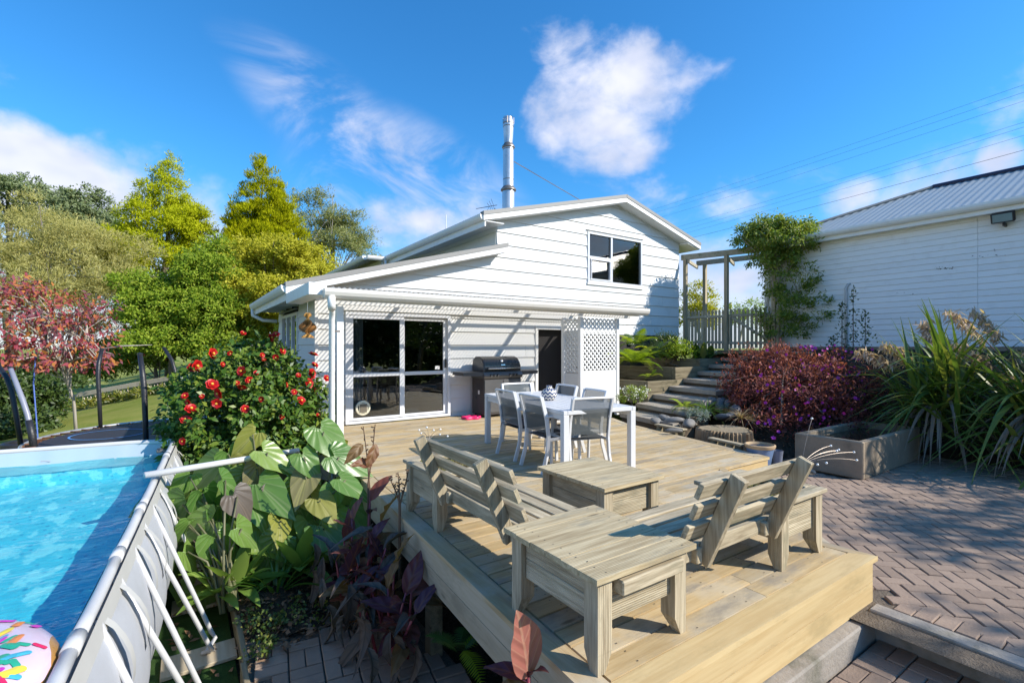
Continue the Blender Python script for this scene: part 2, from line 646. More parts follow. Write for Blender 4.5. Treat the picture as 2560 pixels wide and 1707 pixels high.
BBQ = surf('black_enamel', (.018, .018, .020), .28, namt=.2, coat=.3)
BBQG = surf('bbq_panel', (.16, .16, .165), .4, metal=.6, namt=.1)
BBQC = surf('bbq_cabinet', (.05, .043, .042), .5, namt=.15)
CHROME = surf('polished_steel', (.75, .75, .75), .2, metal=1, var=0)
PINK = surf('pink_plastic', (.80, .03, .16), .4, var=0)
SOIL = ground_mat('soil', (.030, .022, .014), (.07, .05, .032), (.11, .08, .05), 7, 45, 1.0)
GRASS = ground_mat('lawn_grass', (.20, .235, .035), (.31, .30, .075), (.17, .215, .035), .9, 90, .5)
TURF = ground_mat('green_turf', (.035, .085, .02), (.06, .12, .03), (.025, .06, .015), 5, 120, .9)
LINER = surf('pool_wall_cloth', (.44, .45, .475), .5, namt=.10, nscale=3, var=0, dirt=((.27, .27, .26), 2.2, .5), bscale=9, bstr=.35)
BARK = wood('bark', (.13, .10, .075), (.24, .20, .16), 'Z', .95, 14, var=.15, knot=False)
PALEBARK = wood('pale_bark', (.34, .29, .24), (.50, .45, .39), 'Z', .9, 14, var=.1, knot=False)
STONE = surf('river_stone', (.24, .225, .205), .75, namt=.25, var=.35, nscale=4, bscale=12, bstr=.25)
STONE_D = surf('dark_river_stone', (.09, .095, .11), .6, namt=.25, var=.3, nscale=4, bscale=12, bstr=.2)


# ------------------------------------------------------------------ ground
def heightfield(name, x0, x1, y0, y1, nx, ny, fn, mat, kind='structure', smooth=True):
    xs = np.linspace(x0, x1, nx)
    ys = np.linspace(y0, y1, ny)
    mb = MB()
    mb.v = [(x, y, fn(x, y)) for y in ys for x in xs]
    mb.f = [(j * nx + i, j * nx + i + 1, (j + 1) * nx + i + 1, (j + 1) * nx + i) for j in range(ny - 1) for i in range(nx - 1)]
    return tag(mb.build(name, mat, smooth=smooth), kind=kind)


def sst(t):
    t = max(0.0, min(1.0, t))
    return t * t * (3 - 2 * t)


def lawn_z(x, y):
    far = sst((y - 12) / 14)
    side = -.3 + .25 * (x - .06)
    return -.98 * (1 - far) + max(-3.0, min(side, .3)) * far + .015 * sin(x * 1.7) * cos(y * 1.3)


heightfield('lawn', -60, 3.5, 8.2, 70, 60, 70, lawn_z, GRASS)
gm = MB()
gm.add([(-900, -900, -1.6), (900, -900, -1.6), (900, 900, -1.6), (-900, 900, -1.6)], [(0, 1, 2, 3)])
tag(gm.build('ground', GRASS), kind='structure')
gm = MB()
gm.add([(11.2, 5.0, 1.30), (90, 5.0, 1.30), (90, 120, .6), (11.2, 120, .6)], [(0, 1, 2, 3)])
tag(gm.build('upper_lawn', GRASS), kind='structure')


def bank_z(x, y):
    k = sst((y - 3.3) / .8)
    x0 = 9.6 * (1 - k) + 7.0 * k
    s_ = sst((x - x0) / (12.9 - x0))
    return -.36 + 1.71 * s_ + min(1, s_ * 6) * (.03 * sin(x * 5.1 + y * 3) + .025 * sin(y * 7.3 - x * 2))


heightfield('garden_bank', 6.55, 13.7, -4, 7.0, 50, 60, bank_z, SOIL)


def bed_z(x, y):
    return -.90 + .05 * sin(x * 6 + y * 2.2) + .04 * sin(y * 5.3) + .12 * sst((y - 4.4) / 1.5)


heightfield('garden_bed', .38, 1.62, 4.25, 9.2, 18, 40, bed_z, SOIL)
heightfield('turf_strip', -4.5, .34, -1.0, 9.0, 20, 40, lambda x, y: -1.02 + .01 * sin(x * 9) * sin(y * 7), TURF)
um = MB()
um.add([(.3, -2, -1.05), (9, -2, -1.05), (9, 9.05, -1.05), (.3, 9.05, -1.05)], [(0, 1, 2, 3)])
tag(um.build('under_deck_ground', SOIL), kind='structure')

# ------------------------------------------------------------------ house
YW = 9.1            # front wall plane
YB = 8.75           # barge boards
APX, APZ = 9.563, 5.42


def roof_top(x):
    return APZ - .256 * (APX - x) if x < APX else APZ - .277 * (x - APX)


def lean_top(x):
    return 2.53 + (3.715 - 2.53) / (5.847 - 1.41) * (x - 1.41)


house = thing('house', 'white weatherboard house with grey gable roof, upstairs window and tall steel flue', 'house', (6, 9.1, 0))
HW = (6, 9.1, 0)


def clip_poly(poly, fn):
    """Keep the part of a convex polygon where fn(p) >= 0 (fn linear)."""
    out = []
    for i in range(len(poly)):
        a, b = poly[i], poly[(i + 1) % len(poly)]
        fa, fb = fn(a), fn(b)
        if fa >= 0:
            out.append(a)
        if (fa >= 0) != (fb >= 0):
            t = fa / (fa - fb)
            out.append((a[0] + (b[0] - a[0]) * t, a[1] + (b[1] - a[1]) * t))
    return out


DOOR = (2.46, 4.60, -.1, 2.10)
SIDE = (6.90, 7.78, -.1, 1.86)
WIN = (8.48, 10.52, 3.09, 4.38)
OPEN = (DOOR, SIDE, WIN)
ROW = .28
Z0 = .09
for k in range(-1, 20):
    zb, zt = Z0 + ROW * k, Z0 + ROW * (k + 1)
    pieces = []
    cuts = sorted({zb, zt} | {z for o in OPEN for z in o[2:] if zb < z < zt})
    for za, zc in zip(cuts, cuts[1:]):
        jx = 7.92 if k % 2 else 6.55
        jy = 10.9 if k % 3 else 11.4
        segs = [(1.97, 5.77), (5.77, jx - .0015), (jx + .0025, APX), (APX, jy - .0015), (jy + .0025, 12.15)]
        for o in OPEN:
            if o[2] < (za + zc) / 2 < o[3]:
                new = []
                for a, b in segs:
                    if o[1] <= a or o[0] >= b:
                        new.append((a, b))
                    else:
                        if o[0] > a:
                            new.append((a, o[0]))
                        if o[1] < b:
                            new.append((o[1], b))
                segs = new
        for a, b in segs:
            poly = [(a, za), (b, za), (b, zc), (a, zc)]
            if b <= 5.78:
                poly = clip_poly(poly, lambda p: lean_top(p[0]) - .20 - p[1])
            elif b <= APX + .01:
                poly = clip_poly(poly, lambda p: roof_top(p[0]) - .17 - p[1])
            else:
                poly = clip_poly(poly, lambda p: APZ - .277 * (p[0] - APX) - .17 - p[1])
                poly = clip_poly(poly, lambda p: p[1] - 1.77 if zb > 1.4 else -1)
            if len(poly) >= 3:
                xs = [p[0] for p in poly]
                zs = [p[1] for p in poly]
                pieces.append((min(xs), max(xs), min(zs), max(zs), poly))
    # pieces of one row that touch are one board
    left = list(range(len(pieces)))
    while left:
        grp, todo = [], [left.pop(0)]
        while todo:
            i = todo.pop()
            grp.append(i)
            for j in list(left):
                p, q = pieces[i], pieces[j]
                if p[0] < q[1] + .001 and q[0] < p[1] + .001 and p[2] < q[3] + .003 and q[2] < p[3] + .003:
                    left.remove(j)
                    todo.append(j)
        mb = MB()
        for i in grp:
            mb.prism(pieces[i][4], lambda x, z: Vector((x, YW - .034 + .024 * (z - zb) / ROW, z if z > zb + 1e-6 else z + .004)), lambda x, z: Vector((x, YW + .02, z)))
        mb.build('weatherboard', WHITE, house, world=HW)

# backing wall, room shells
mb = MB()
mb.box(4.62, 9.13, 0, 6.88, 9.2, 2.8)
mb.box(1.99, 9.13, 0, 2.44, 9.2, 2.3)
mb.box(7.8, 9.13, 0, 12.1, 9.2, 3.07)
mb.box(5.8, 9.13, 2.2, 8.46, 9.2, 4.0)
mb.box(10.55, 9.13, 3.0, 12.1, 9.2, 4.3)
mb.build('wall_framing', DARK, house, world=HW)
# side walls (facing the pool): lower lean-to and the upper storey, board by board
for k in range(-4, 8):
    zb, zt = Z0 + ROW * k, min(Z0 + ROW * (k + 1), 2.36)
    if zt <= zb:
        continue
    mb = MB()
    pieces = [(9.1, 13.1)]
    if zt > 1.05 and zb < 2.2:
        pieces = [(9.1, 10.65), (12.55, 13.1)]
    for a, b in pieces:
        mb.prism([(a, zb), (b, zb), (b, zt), (a, zt)], lambda y, z, zb=zb: Vector((1.97 - .030 + .020 * (z - zb) / ROW, y, z + (.004 if z < zb + 1e-6 else 0))),
                 lambda y, z: Vector((2.0, y, z)))
        mb.build('side_board', WHITE, house, world=HW)
        mb = MB()
for k in range(9, 16):
    zb, zt = Z0 + ROW * k, min(Z0 + ROW * (k + 1), 4.14)
    if zt <= zb + .01:
        continue
    mb = MB()
    mb.prism([(9.1, zb), (14.7, zb), (14.7, zt), (9.1, zt)], lambda y, z, zb=zb: Vector((5.77 - .030 + .020 * (z - zb) / ROW, y, z + (.004 if z < zb + 1e-6 else 0))),
             lambda y, z: Vector((5.80, y, z)))
    mb.build('side_board', WHITE, house, world=HW)
mb = MB()
mb.box(5.1, 14.75, 2.3, 5.16, 24, 4.15)
mb.box(5.1, 14.72, 2.3, 5.8, 14.78, 4.15)
mb.build('wing_wall', WHITE, house, world=HW)
mb = MB()
mb.box(8.3, 9.06, .2, 12.1, 9.12, 1.76)
mb.build('subfloor', DARK, house, world=HW)
mb = MB()
mb.box(1.93, 9.05, 0, 1.985, 9.105, 2.26)
mb.build('corner_board', TRIM, house, world=HW)


def corrugated(name, xa, xb, ya, yb, zfn, mat, parent, wl=.076, amp=.009, run='X', world=None):
    """Corrugated sheet: ribs run along `run`; zfn(x, y) is the plane."""
    mb = MB()
    n = max(8, int(abs((yb - ya) if run == 'X' else (xb - xa)) / wl * 4))
    for i in range(n + 1):
        t = i / n
        dz = amp * sin(2 * pi * t * abs((yb - ya) if run == 'X' else (xb - xa)) / wl)
        if run == 'X':
            y = ya + (yb - ya) * t
            pts = [(xa, y), (xb, y)]
        else:
            x = xa + (xb - xa) * t
            pts = [(x, ya), (x, yb)]
        for p in pts:
            mb.v.append((p[0], p[1], zfn(*p) + dz))
    mb.f = [(2 * i, 2 * i + 1, 2 * i + 3, 2 * i + 2) for i in range(n)]
    return mb.build(name, mat, parent, smooth=True, world=world)


corrugated('roof', 5.2, APX, YB + .05, 14.7, lambda x, y: roof_top(x) - .035, ROOF, house, world=HW)
corrugated('roof', APX, 12.76, YB + .05, 20, lambda x, y: roof_top(x) - .035, ROOF, house, world=HW)
corrugated('roof', 4.55, APX, 14.7, 24, lambda x, y: roof_top(x) - .035, ROOF, house, world=HW)
corrugated('lean_to_roof', 1.38, 5.82, YB + .05, 13.4, lambda x, y: lean_top(x) - .03, ROOF, house, world=HW)


def barge(xa, xb, fn, y, parent):
    mb = MB()
    mb.prism([(xa, fn(xa) - .195), (xb, fn(xb) - .195), (xb, fn(xb) - .075), (xa, fn(xa) - .075)],
             lambda x, z: Vector((x, y, z)), lambda x, z: Vector((x, y + .03, z)))
    mb.build('barge_board', TRIM, parent, world=HW)
    mb = MB()
    mb.prism([(xa - .004, fn(xa) - .085), (xb + .004, fn(xb) - .085), (xb + .004, fn(xb)), (xa - .004, fn(xa))],
             lambda x, z: Vector((x, y - .012, z)), lambda x, z: Vector((x, y + .14, z)))
    mb.build('flashing', FLASH, parent, world=HW)


barge(5.23, APX, roof_top, YB, house)
barge(APX, 12.74, roof_top, YB, house)
barge(1.41, 5.85, lean_top, YB, house)
mb = MB()
mb.prism([(5.25, roof_top(5.25) - .20), (APX, APZ - .20), (APX, APZ - .18), (5.25, roof_top(5.25) - .18)], lambda x, z: Vector((x, YB + .03, z)), lambda x, z: Vector((x, YW - .01, z)))
mb.prism([(APX, APZ - .20), (12.7, roof_top(12.7) - .20), (12.7, roof_top(12.7) - .18), (APX, APZ - .18)], lambda x, z: Vector((x, YB + .03, z)), lambda x, z: Vector((x, YW - .01, z)))
mb.prism([(1.43, lean_top(1.43) - .205), (5.8, lean_top(5.8) - .205), (5.8, lean_top(5.8) - .185), (1.43, lean_top(1.43) - .185)], lambda x, z: Vector((x, YB + .03, z)), lambda x, z: Vector((x, YW - .01, z)))
mb.build('soffit', WHITE, house, world=HW)
mb = MB()
mb.prism([(12.16, roof_top(12.16) - .24), (12.7, roof_top(12.7) - .22), (12.7, roof_top(12.7) - .20), (12.16, roof_top(12.16) - .205)], lambda x, z: Vector((x, YB + .03, z)), lambda x, z: Vector((x, 20, z)))
mb.prism([(5.3, roof_top(5.3) - .22), (5.76, roof_top(5.3) - .22), (5.76, roof_top(5.3) - .20), (5.3, roof_top(5.3) - .20)], lambda x, z: Vector((x, YB + .03, z)), lambda x, z: Vector((x, 14.7, z)))
mb.build('eave_soffit', WHITE, house, world=HW)


def gutter(name, p0, p1, parent, mat, w=.11, h=.12, out=(-1, 0), world=None):
    """Quad gutter: an open trough along p0-p1, its front lip rolled."""
    p0, p1 = Vector(p0), Vector(p1)
    o = Vector((out[0], out[1], 0)).normalized()
    prof = [(0, h), (0, 0), (w * .55, 0), (w * .85, h * .28), (w, h * .62), (w, h), (w * .88, h), (w * .86, h * .9)]
    mb = MB()
    for p in (p0, p1):
        mb.v += [tuple(p + o * a + Vector((0, 0, b))) for a, b in prof]
    n = len(prof)
    mb.f = [(i, i + 1, n + i + 1, n + i) for i in range(n - 1)] + [tuple(range(n)), tuple(range(n, 2 * n))]
    ob = mb.build(name, mat, parent, world=world)
    return ob


gutter('gutter', (5.27, YB + .03, 4.13), (5.27, 14.7, 4.13), house, TRIM, out=(-1, 0), world=HW)
gutter('gutter', (4.6, 14.68, 4.10), (4.6, 24, 4.10), house, TRIM, out=(-1, 0), world=HW)
gutter('gutter', (5.25, 14.62, 4.10), (4.6, 14.62, 4.10), house, TRIM, out=(0, -1), world=HW)
gutter('gutter', (1.45, YB + .03, 2.36), (1.45, 13.4, 2.36), house, TRIM, out=(-1, 0), world=HW)
mb = MB()
mb.box(5.27, YB + .03, 4.0, 5.30, 14.7, 4.25)
mb.box(1.45, YB + .03, 2.24, 1.48, 13.4, 2.47)
mb.build('fascia', TRIM, house, world=HW)
for i in range(6):
    mb = MB()
    y = 9.3 + i * .72
    mb.prism([(1.48, 2.28), (1.97, 2.28), (1.97, 2.46), (1.48, 2.44)], lambda x, z, y=y: Vector((x, y, z)), lambda x, z, y=y: Vector((x, y + .045, z)))
    mb.build('eave_bracket', TRIM, house, world=HW)
mb = MB()
mb.tube([(1.40, 13.3, 2.37), (1.40, 13.3, 2.22), (1.62, 13.25, 2.10), (1.93, 13.2, 2.08)], .04, 10)
mb.build('downpipe', TRIM, house, smooth=True, world=HW)
mb = MB()
mb.tube([(5.15, 14.5, 4.1), (5.15, 14.5, 3.98), (5.3, 14.4, 3.85), (5.3, 14.4, 3.3)], .04, 10)
mb.build('downpipe', TRIM, house, smooth=True, world=HW)


# flue, antenna and vent pole on the roof
def flue():
    p = at_depth(1271, 522, 13.2)
    x, y = p.x, p.y
    zz = roof_top(x) - .05
    z = lambda v: CAM_H + (867 - v) / 1210 * 13.2
    k = 13.2 / 1210
    body = MB().lathe([(.17, zz - z(525)), (.17, 0)], 24, (x, y, z(525)))
    body = MB()
    body.lathe([(15.5 * k, zz), (15.5 * k, z(477)), (13.5 * k, z(470)), (13.5 * k, z(373)), (13.2 * k, z(366)), (10.5 * k, z(360)), (12 * k, z(340)), (13.3 * k, z(318)), (13.3 * k, z(309)), (9.5 * k, z(294)), (8.5 * k, z(293.5))], 28, (x, y, 0))
    f = smooth_edges(body.build('flue', STEEL, house, world=HW))
    for v0, r in ((474, 19.3), (367, 16.0)):
        mb = MB().lathe([(r * .80 * k, z(v0 + 6)), (r * k, z(v0 + 3)), (r * k, z(v0)), (r * .86 * k, z(v0 - 3)), (r * .66 * k, z(v0 - 8))], 28, (x, y, 0))
        smooth_edges(mb.build('flue_collar', STEEL_D, f, world=HW))
    for v0 in (310, 318, 450, 375):
        mb = MB().lathe([(13.6 * k, z(v0 + 1)), (13.8 * k, z(v0)), (13.6 * k, z(v0 - 1))], 28, (x, y, 0))
        mb.build('flue_seam', STEEL_D, f, world=HW)
    mb = MB()
    for q in range(8):
        a = 2 * pi * q / 8
        mb.tube([(x + 13.6 * k * cos(a), y + 13.6 * k * sin(a), z(312)), (x + 13.8 * k * cos(a), y + 13.8 * k * sin(a), z(296)), (x + 9 * k * cos(a), y + 9 * k * sin(a), z(292))], .006, 4)
    mb.build('flue_cage', STEEL_D, f, world=HW)
    e = Vector((x + 2.55, y - .9, 0))
    e.z = roof_top(e.x)
    mb = MB().tube([(x + .12, y - .05, z(402)), tuple(e)], .014, 6)
    mb.build('flue_stay', CHROME, f, world=HW)
    e = Vector((x + .55, y + .9, 0))
    e.z = roof_top(e.x)
    mb = MB().tube([(x + .12, y + .05, z(450)), tuple(e)], .014, 6)
    mb.build('flue_stay', CHROME, f, world=HW)


flue()
an = MB()
b = at_depth(1237, 530, 14.6)
an.tube([(b.x, b.y, 4.4), (b.x, b.y, b.z + .12)], .014, 6)
p1 = at_depth(1191, 522, 15.2)
p0 = at_depth(1242, 513, 14.6)
an.tube([p0, p1], .010, 5)
for i in range(9):
    q = p0.lerp(p1, .1 + i * .1)
    dd = Vector((.55, -.83, 0))
    an.tube([q - dd * .09, q + dd * .09], .005, 4)
for sg in (-1, 1):
    for q in range(3):
        a = p0.lerp(p1, .15 + .1 * q)
        an.tube([a, a + Vector((0, 0, sg * (.22 - .05 * q))) + (p0 - p1) * -.12], .006, 4)
an.build('antenna', WIRE, house, world=HW)
b = at_depth(1115, 570, 20)
MB().tube([(b.x, b.y, 4.0), (b.x, b.y, b.z + .55)], .018, 6).build('vent_pipe', TRIM, house, world=HW)


# windows and doors of the house
def frame_bars(parent, rects, y0, y1, mat=None, name='frame_bar'):
    mb = MB()
    for (xa, za, xb, zb) in rects:
        mb.box(xa, y0, za, xb, y1, zb, .004)
    return mb.build(name, mat or ALU, parent, world=HW)


def pane(parent, xa, za, xb, zb, y, name='pane'):
    return MB().box(xa, y, za, xb, y + .006, zb).build(name, GLASS, parent, world=HW)


win = frame_bars(house, [(8.48, 3.09, 10.52, 3.15), (8.48, 4.32, 10.52, 4.38), (8.48, 3.15, 8.54, 4.32), (10.46, 3.15, 10.52, 4.32)], YW - .05, YW + .06, name='window')
frame_bars(win, [(9.30, 3.155, 9.365, 4.315), (8.545, 3.70, 9.295, 3.765)], YW - .045, YW + .05, name='mullion')
frame_bars(win, [(8.585, 3.19, 8.61, 3.67), (9.25, 3.19, 9.275, 3.67), (8.56, 3.155, 9.29, 3.19), (8.56, 3.665, 9.29, 3.70)], YW - .06, YW + .0, name='sash')
pane(win, 8.55, 3.16, 9.30, 3.70, YW)
pane(win, 8.55, 3.77, 9.30, 4.32, YW)
pane(win, 9.37, 3.16, 10.46, 4.32, YW)
frame_bars(win, [(8.43, 4.41, 10.57, 4.425)], YW - .07, YW - .0, name='head_flashing', mat=TRIM)
frame_bars(win, [(8.46, 3.03, 10.54, 3.085)], YW - .06, YW - .01, name='sill', mat=TRIM)
# the room behind the upstairs window
mb = MB()
mb.box(7.9, 9.2, 2.75, 11.4, 12.2, 2.78)
mb.box(7.9, 12.2, 2.75, 11.4, 12.25, 4.6)
mb.box(7.85, 9.2, 2.75, 7.9, 12.25, 4.6)
mb.box(11.4, 9.2, 2.75, 11.45, 12.25, 4.6)
mb.box(7.85, 9.2, 4.6, 11.45, 12.25, 4.65)
mb.build('upstairs_room', surf('pale_room_wall', (.45, .43, .40), .9, namt=.08), house, world=HW)
MB().box(9.9, 12.15, 3.2, 10.6, 12.18, 4.1, .01).build('picture', surf('dark_picture', (.06, .03, .04), .5, namt=.6, nscale=6), house, world=HW)
mb = MB()
for i in range(12):
    a, b_ = 10.32 + i * .012, 10.332 + i * .012
    y = 9.24 + .02 * (i % 2)
    mb.add([(a, y, 3.0), (b_, 9.24 + .02 * ((i + 1) % 2), 3.0), (b_, 9.24 + .02 * ((i + 1) % 2), 4.35), (a, y, 4.35)], [(0, 1, 2, 3)])
mb.build('upstairs_curtain', CURTAIN, house, world=HW)

sl = frame_bars(house, [(2.46, 0.02, 4.60, .07), (2.46, 2.04, 4.60, 2.10), (2.46, .07, 2.52, 2.04), (4.54, .07, 4.60, 2.04)], YW - .06, YW + .08, name='sliding_door')
frame_bars(sl, [(2.52, .08, 2.60, 2.03), (3.50, .08, 3.59, 2.03), (2.60, .08, 3.50, .13), (2.60, 1.97, 3.50, 2.03), (2.60, .89, 3.50, .96)], YW - .055, YW - .015, name='door_leaf')
l2 = frame_bars(sl, [(3.54, .08, 3.62, 2.03), (4.46, .08, 4.54, 2.03), (3.62, .08, 4.46, .13), (3.62, 1.97, 4.46, 2.03), (3.62, .89, 4.46, .96)], YW - .005, YW + .035, name='door_leaf')
MB().box(4.485, YW - .05, 1.02, 4.515, YW - .008, 1.2, .006).build('handle', BLACKFOAM, l2, world=HW)
for (xa, za, xb, zb, y) in ((2.60, .13, 3.50, .89, YW - .035), (2.60, .96, 3.50, 1.97, YW - .035), (3.62, .13, 4.46, .89, YW + .015), (3.62, .96, 4.46, 1.97, YW + .015)):
    pane(sl, xa, za, xb, zb, y)
MB().box(4.28, YW + .005, .99, 4.38, YW + .008, 1.06).build('door_sticker', TRIM, sl, world=HW)
pd = MB()
Mrot = Matrix.Translation((2.78, YW - .05, .31)) @ Matrix.Rotation(pi / 2, 4, 'X')
CREAM = surf('cream_plastic', (.70, .66, .52), .4, var=0)
pd.lathe([(.09, -.012), (.135, -.012), (.142, .0), (.135, .022), (.10, .026)], 28, M=Mrot)
pet = smooth_edges(pd.build('pet_door', CREAM, sl, world=HW))
MB().box(2.70, YW - .082, .22, 2.86, YW - .07, .40, .012).build('flap_frame', CREAM, pet, world=HW)
MB().box(2.715, YW - .09, .235, 2.845, YW - .083, .385).build('flap', surf('smoky_plastic', (.16, .14, .11), .3, var=0), pet, world=HW)

# room behind the sliding door
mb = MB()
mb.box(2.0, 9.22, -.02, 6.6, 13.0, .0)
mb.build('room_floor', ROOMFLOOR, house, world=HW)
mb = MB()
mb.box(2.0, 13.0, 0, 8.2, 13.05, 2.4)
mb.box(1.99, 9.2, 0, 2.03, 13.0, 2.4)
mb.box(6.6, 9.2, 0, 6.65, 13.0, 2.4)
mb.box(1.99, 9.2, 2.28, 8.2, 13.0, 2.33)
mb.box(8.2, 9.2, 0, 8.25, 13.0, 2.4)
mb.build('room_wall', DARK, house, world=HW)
mb = MB()
n = 40
for i in range(n + 1):
    t = i / n
    x = 2.56 + .30 * t
    y = 9.30 + .035 * sin(t * 2 * pi * 5)
    mb.v += [(x, y, .04), (x, y, 2.2)]
mb.f = [(2 * i, 2 * i + 1, 2 * i + 3, 2 * i + 2) for i in range(n)]
mb.build('curtain', CURTAIN, house, smooth=True, world=HW)
# side doorway, its jambs and the leaf standing ajar
frame_bars(house, [(6.82, 0, 6.90, 1.86), (7.78, 0, 7.86, 1.86), (6.82, 1.86, 7.86, 1.95)], YW - .05, YW + .05, mat=TRIM, name='door_jamb')
lf = MB().beam((7.76, 9.08, .93), (7.62, 8.36, .93), .04, 1.80, .004).build('door_leaf', WHITE, house, world=HW)
MB().box(7.56, 8.42, .95, 7.62, 8.48, 1.0, .006).build('handle', CHROME, lf, world=HW)
MB().box(6.88, 9.24, .0, 7.8, 9.26, 1.9).build('doorway_shade_sheet', DARK, house, world=HW)  # dark sheet put behind the opening as the shade of the unlit room
# window in the wall that faces the pool
sw = MB()
for (ya, za, yb, zb) in ((10.65, 1.05, 12.55, 1.11), (10.65, 2.10, 12.55, 2.17), (10.65, 1.11, 10.73, 2.10), (12.47, 1.11, 12.55, 2.10), (11.25, 1.11, 11.34, 2.10), (11.86, 1.11, 11.95, 2.10)):
    sw.box(1.925, ya, za, 2.02, yb, zb, .004)
sw = sw.build('side_window', ALU, house, world=HW)
for ya, yb in ((10.73, 11.25), (11.34, 11.86), (11.95, 12.47)):
    MB().box(1.96, ya, 1.11, 1.966, yb, 2.10).build('pane', GLASS, sw, world=HW)
MB().box(1.88, 10.6, 2.22, 1.94, 12.6, 2.24).build('head_flashing', FLASH, sw, world=HW)

# ------------------------------------------------------------------ veranda against the house
POLY_M, pt, pb = new_mat('clear_corrugated_plastic')
pt.n.remove(pb)
lw = pt.new('ShaderNodeLayerWeight')
lw.inputs[0].default_value = .35
trn = pt.new('ShaderNodeBsdfTransparent')
trn.inputs[0].default_value = (.93, .92, .90, 1)
dif = pt.new('ShaderNodeBsdfTranslucent')
dif.inputs[0].default_value = (.30, .30, .29, 1)
gls = pt.new('ShaderNodeBsdfGlossy')
gls.inputs['Roughness'].default_value = .15
m1 = pt.new('ShaderNodeMixShader')
pt.l.new(pt.smooth(lw.outputs['Facing'], .12, .50), m1.inputs[0])
pt.l.new(trn.outputs[0], m1.inputs[1])
pt.l.new(dif.outputs[0], m1.inputs[2])
m2 = pt.new('ShaderNodeMixShader')
m2.inputs[0].default_value = .06
pt.l.new(m1.outputs[0], m2.inputs[1])
pt.l.new(gls.outputs[0], m2.inputs[2])
pt.l.new(m2.outputs[0], pt.n['Material Output'].inputs[0])

VX0, VX1 = 1.72, 8.25
YG = 7.02
ver = thing('veranda', 'white lean-to veranda with clear corrugated roof and long gutter over sliding door', 'veranda', (1.9, 7.33, 0))
VW = (1.9, 7.33, 0)


def ver_z(x, y):
    return 2.27 + (y - YG) * .085


corrugated('clear_roof', VX0 - .02, VX1, YG - .09, YW - .06, lambda x, y: ver_z(x, y) + .012, POLY_M, ver, wl=.076, amp=.011, run='Y', world=VW)
MB().box(2.30, YW - .085, 2.12, 8.2, YW - .04, 2.40, .005).build('wall_plate', TRIM, ver, world=VW)
for x in (1.84, 3.55, 5.12, 6.70, 8.02):
    mb = MB()
    mb.prism([(YG + .02, ver_z(0, YG) - .12), (YW - .09, ver_z(0, YW) - .12), (YW - .09, ver_z(0, YW) - .035), (YG + .02, ver_z(0, YG) - .035)],
             lambda y, z, x=x: Vector((x, y, z)), lambda y, z, x=x: Vector((x + .045, y, z)))
    mb.build('rafter', TRIM, ver, world=VW)
for y in (8.50, 8.0, 7.5):
    MB().box(VX0, y, ver_z(0, y) - .033, VX1 - .1, y + .07, ver_z(0, y) - .001).build('purlin', TRIM, ver, world=VW)
MB().box(VX0 + .05, 7.29, 2.07, VX1 - .1, 7.335, 2.17, .004).build('beam', TRIM, ver, world=VW)
MB().box(VX0 - .06, YG - .0, 2.10, VX1 - .2, YG + .025, 2.27, .004).build('fascia', TRIM, ver, world=VW)
gutter('gutter', (VX0 - .12, YG - .002, 2.125), (VX1, YG - .002, 2.125), ver, GUTTER, w=.13, h=.135, out=(0, -1), world=VW)
MB().box(1.86, 7.30, 0.0, 1.96, 7.40, 2.17, .006).build('post', TRIM, ver, world=VW)
dp = MB().tube([(1.70, 6.95, 2.14), (1.70, 6.95, 2.04), (1.735, 7.05, 1.93), (1.745, 7.12, 1.84), (1.745, 7.12, -.85)], .04, 14)
dp = smooth_edges(dp.build('downpipe', TRIM, ver, world=VW), 60)
MB().tube([(1.70, 6.95, 2.16), (1.70, 6.95, 2.03), (1.72, 7.0, 1.98)], .052, 14).build('elbow', TRIM, dp, smooth=True, world=VW)
MB().box(1.745, 7.11, 1.66, 1.86, 7.14, 1.685).build('clip', STEEL_D, dp, world=VW)
MB().box(1.42, YG + .02, 2.17, 1.66, YW - .3, 2.34, .004).build('side_fascia', TRIM, ver, world=VW)

# ------------------------------------------------------------------ lattice screen
lat = thing('lattice_screen', 'white diamond lattice screen enclosing side door at veranda end', 'screen', (7.2, 7.3, 0))
LW = (7.2, 7.3, 0)
LZ0, LZ1 = .97, 2.04


def lattice(parent, fn, w, z0, z1, pitch=.112, sw=.033):
    """Two layers of diagonal slats inside a w x (z1-z0) panel; fn(a, z, t) maps to space."""
    h = z1 - z0
    for layer in (0, 1):
        sgn = 1 if layer == 0 else -1
        kmax = int((w + h) / pitch) + 1
        for k in range(-kmax, kmax + 1):
            c0 = k * pitch
            poly = [(0, 0), (w, 0), (w, h), (0, h)]
            hw = sw / 2 * sqrt(2)
            fa = lambda p: hw - (p[0] - sgn * p[1] - c0)
            fb = lambda p: (p[0] - sgn * p[1] - c0) + hw
            poly = clip_poly(clip_poly(poly, fa), fb) if poly else []
            if len(poly) < 3:
                continue
            ar = abs(sum(poly[i][0] * poly[(i + 1) % len(poly)][1] - poly[(i + 1) % len(poly)][0] * poly[i][1] for i in range(len(poly)))) / 2
            if ar < 4e-4:
                continue
            mb = MB()
            t0 = layer * .0075
            mb.prism(poly, lambda a, z: fn(a, z + z0, t0), lambda a, z: fn(a, z + z0, t0 + .007))
            mb.build('slat', WHITE, parent, world=LW)


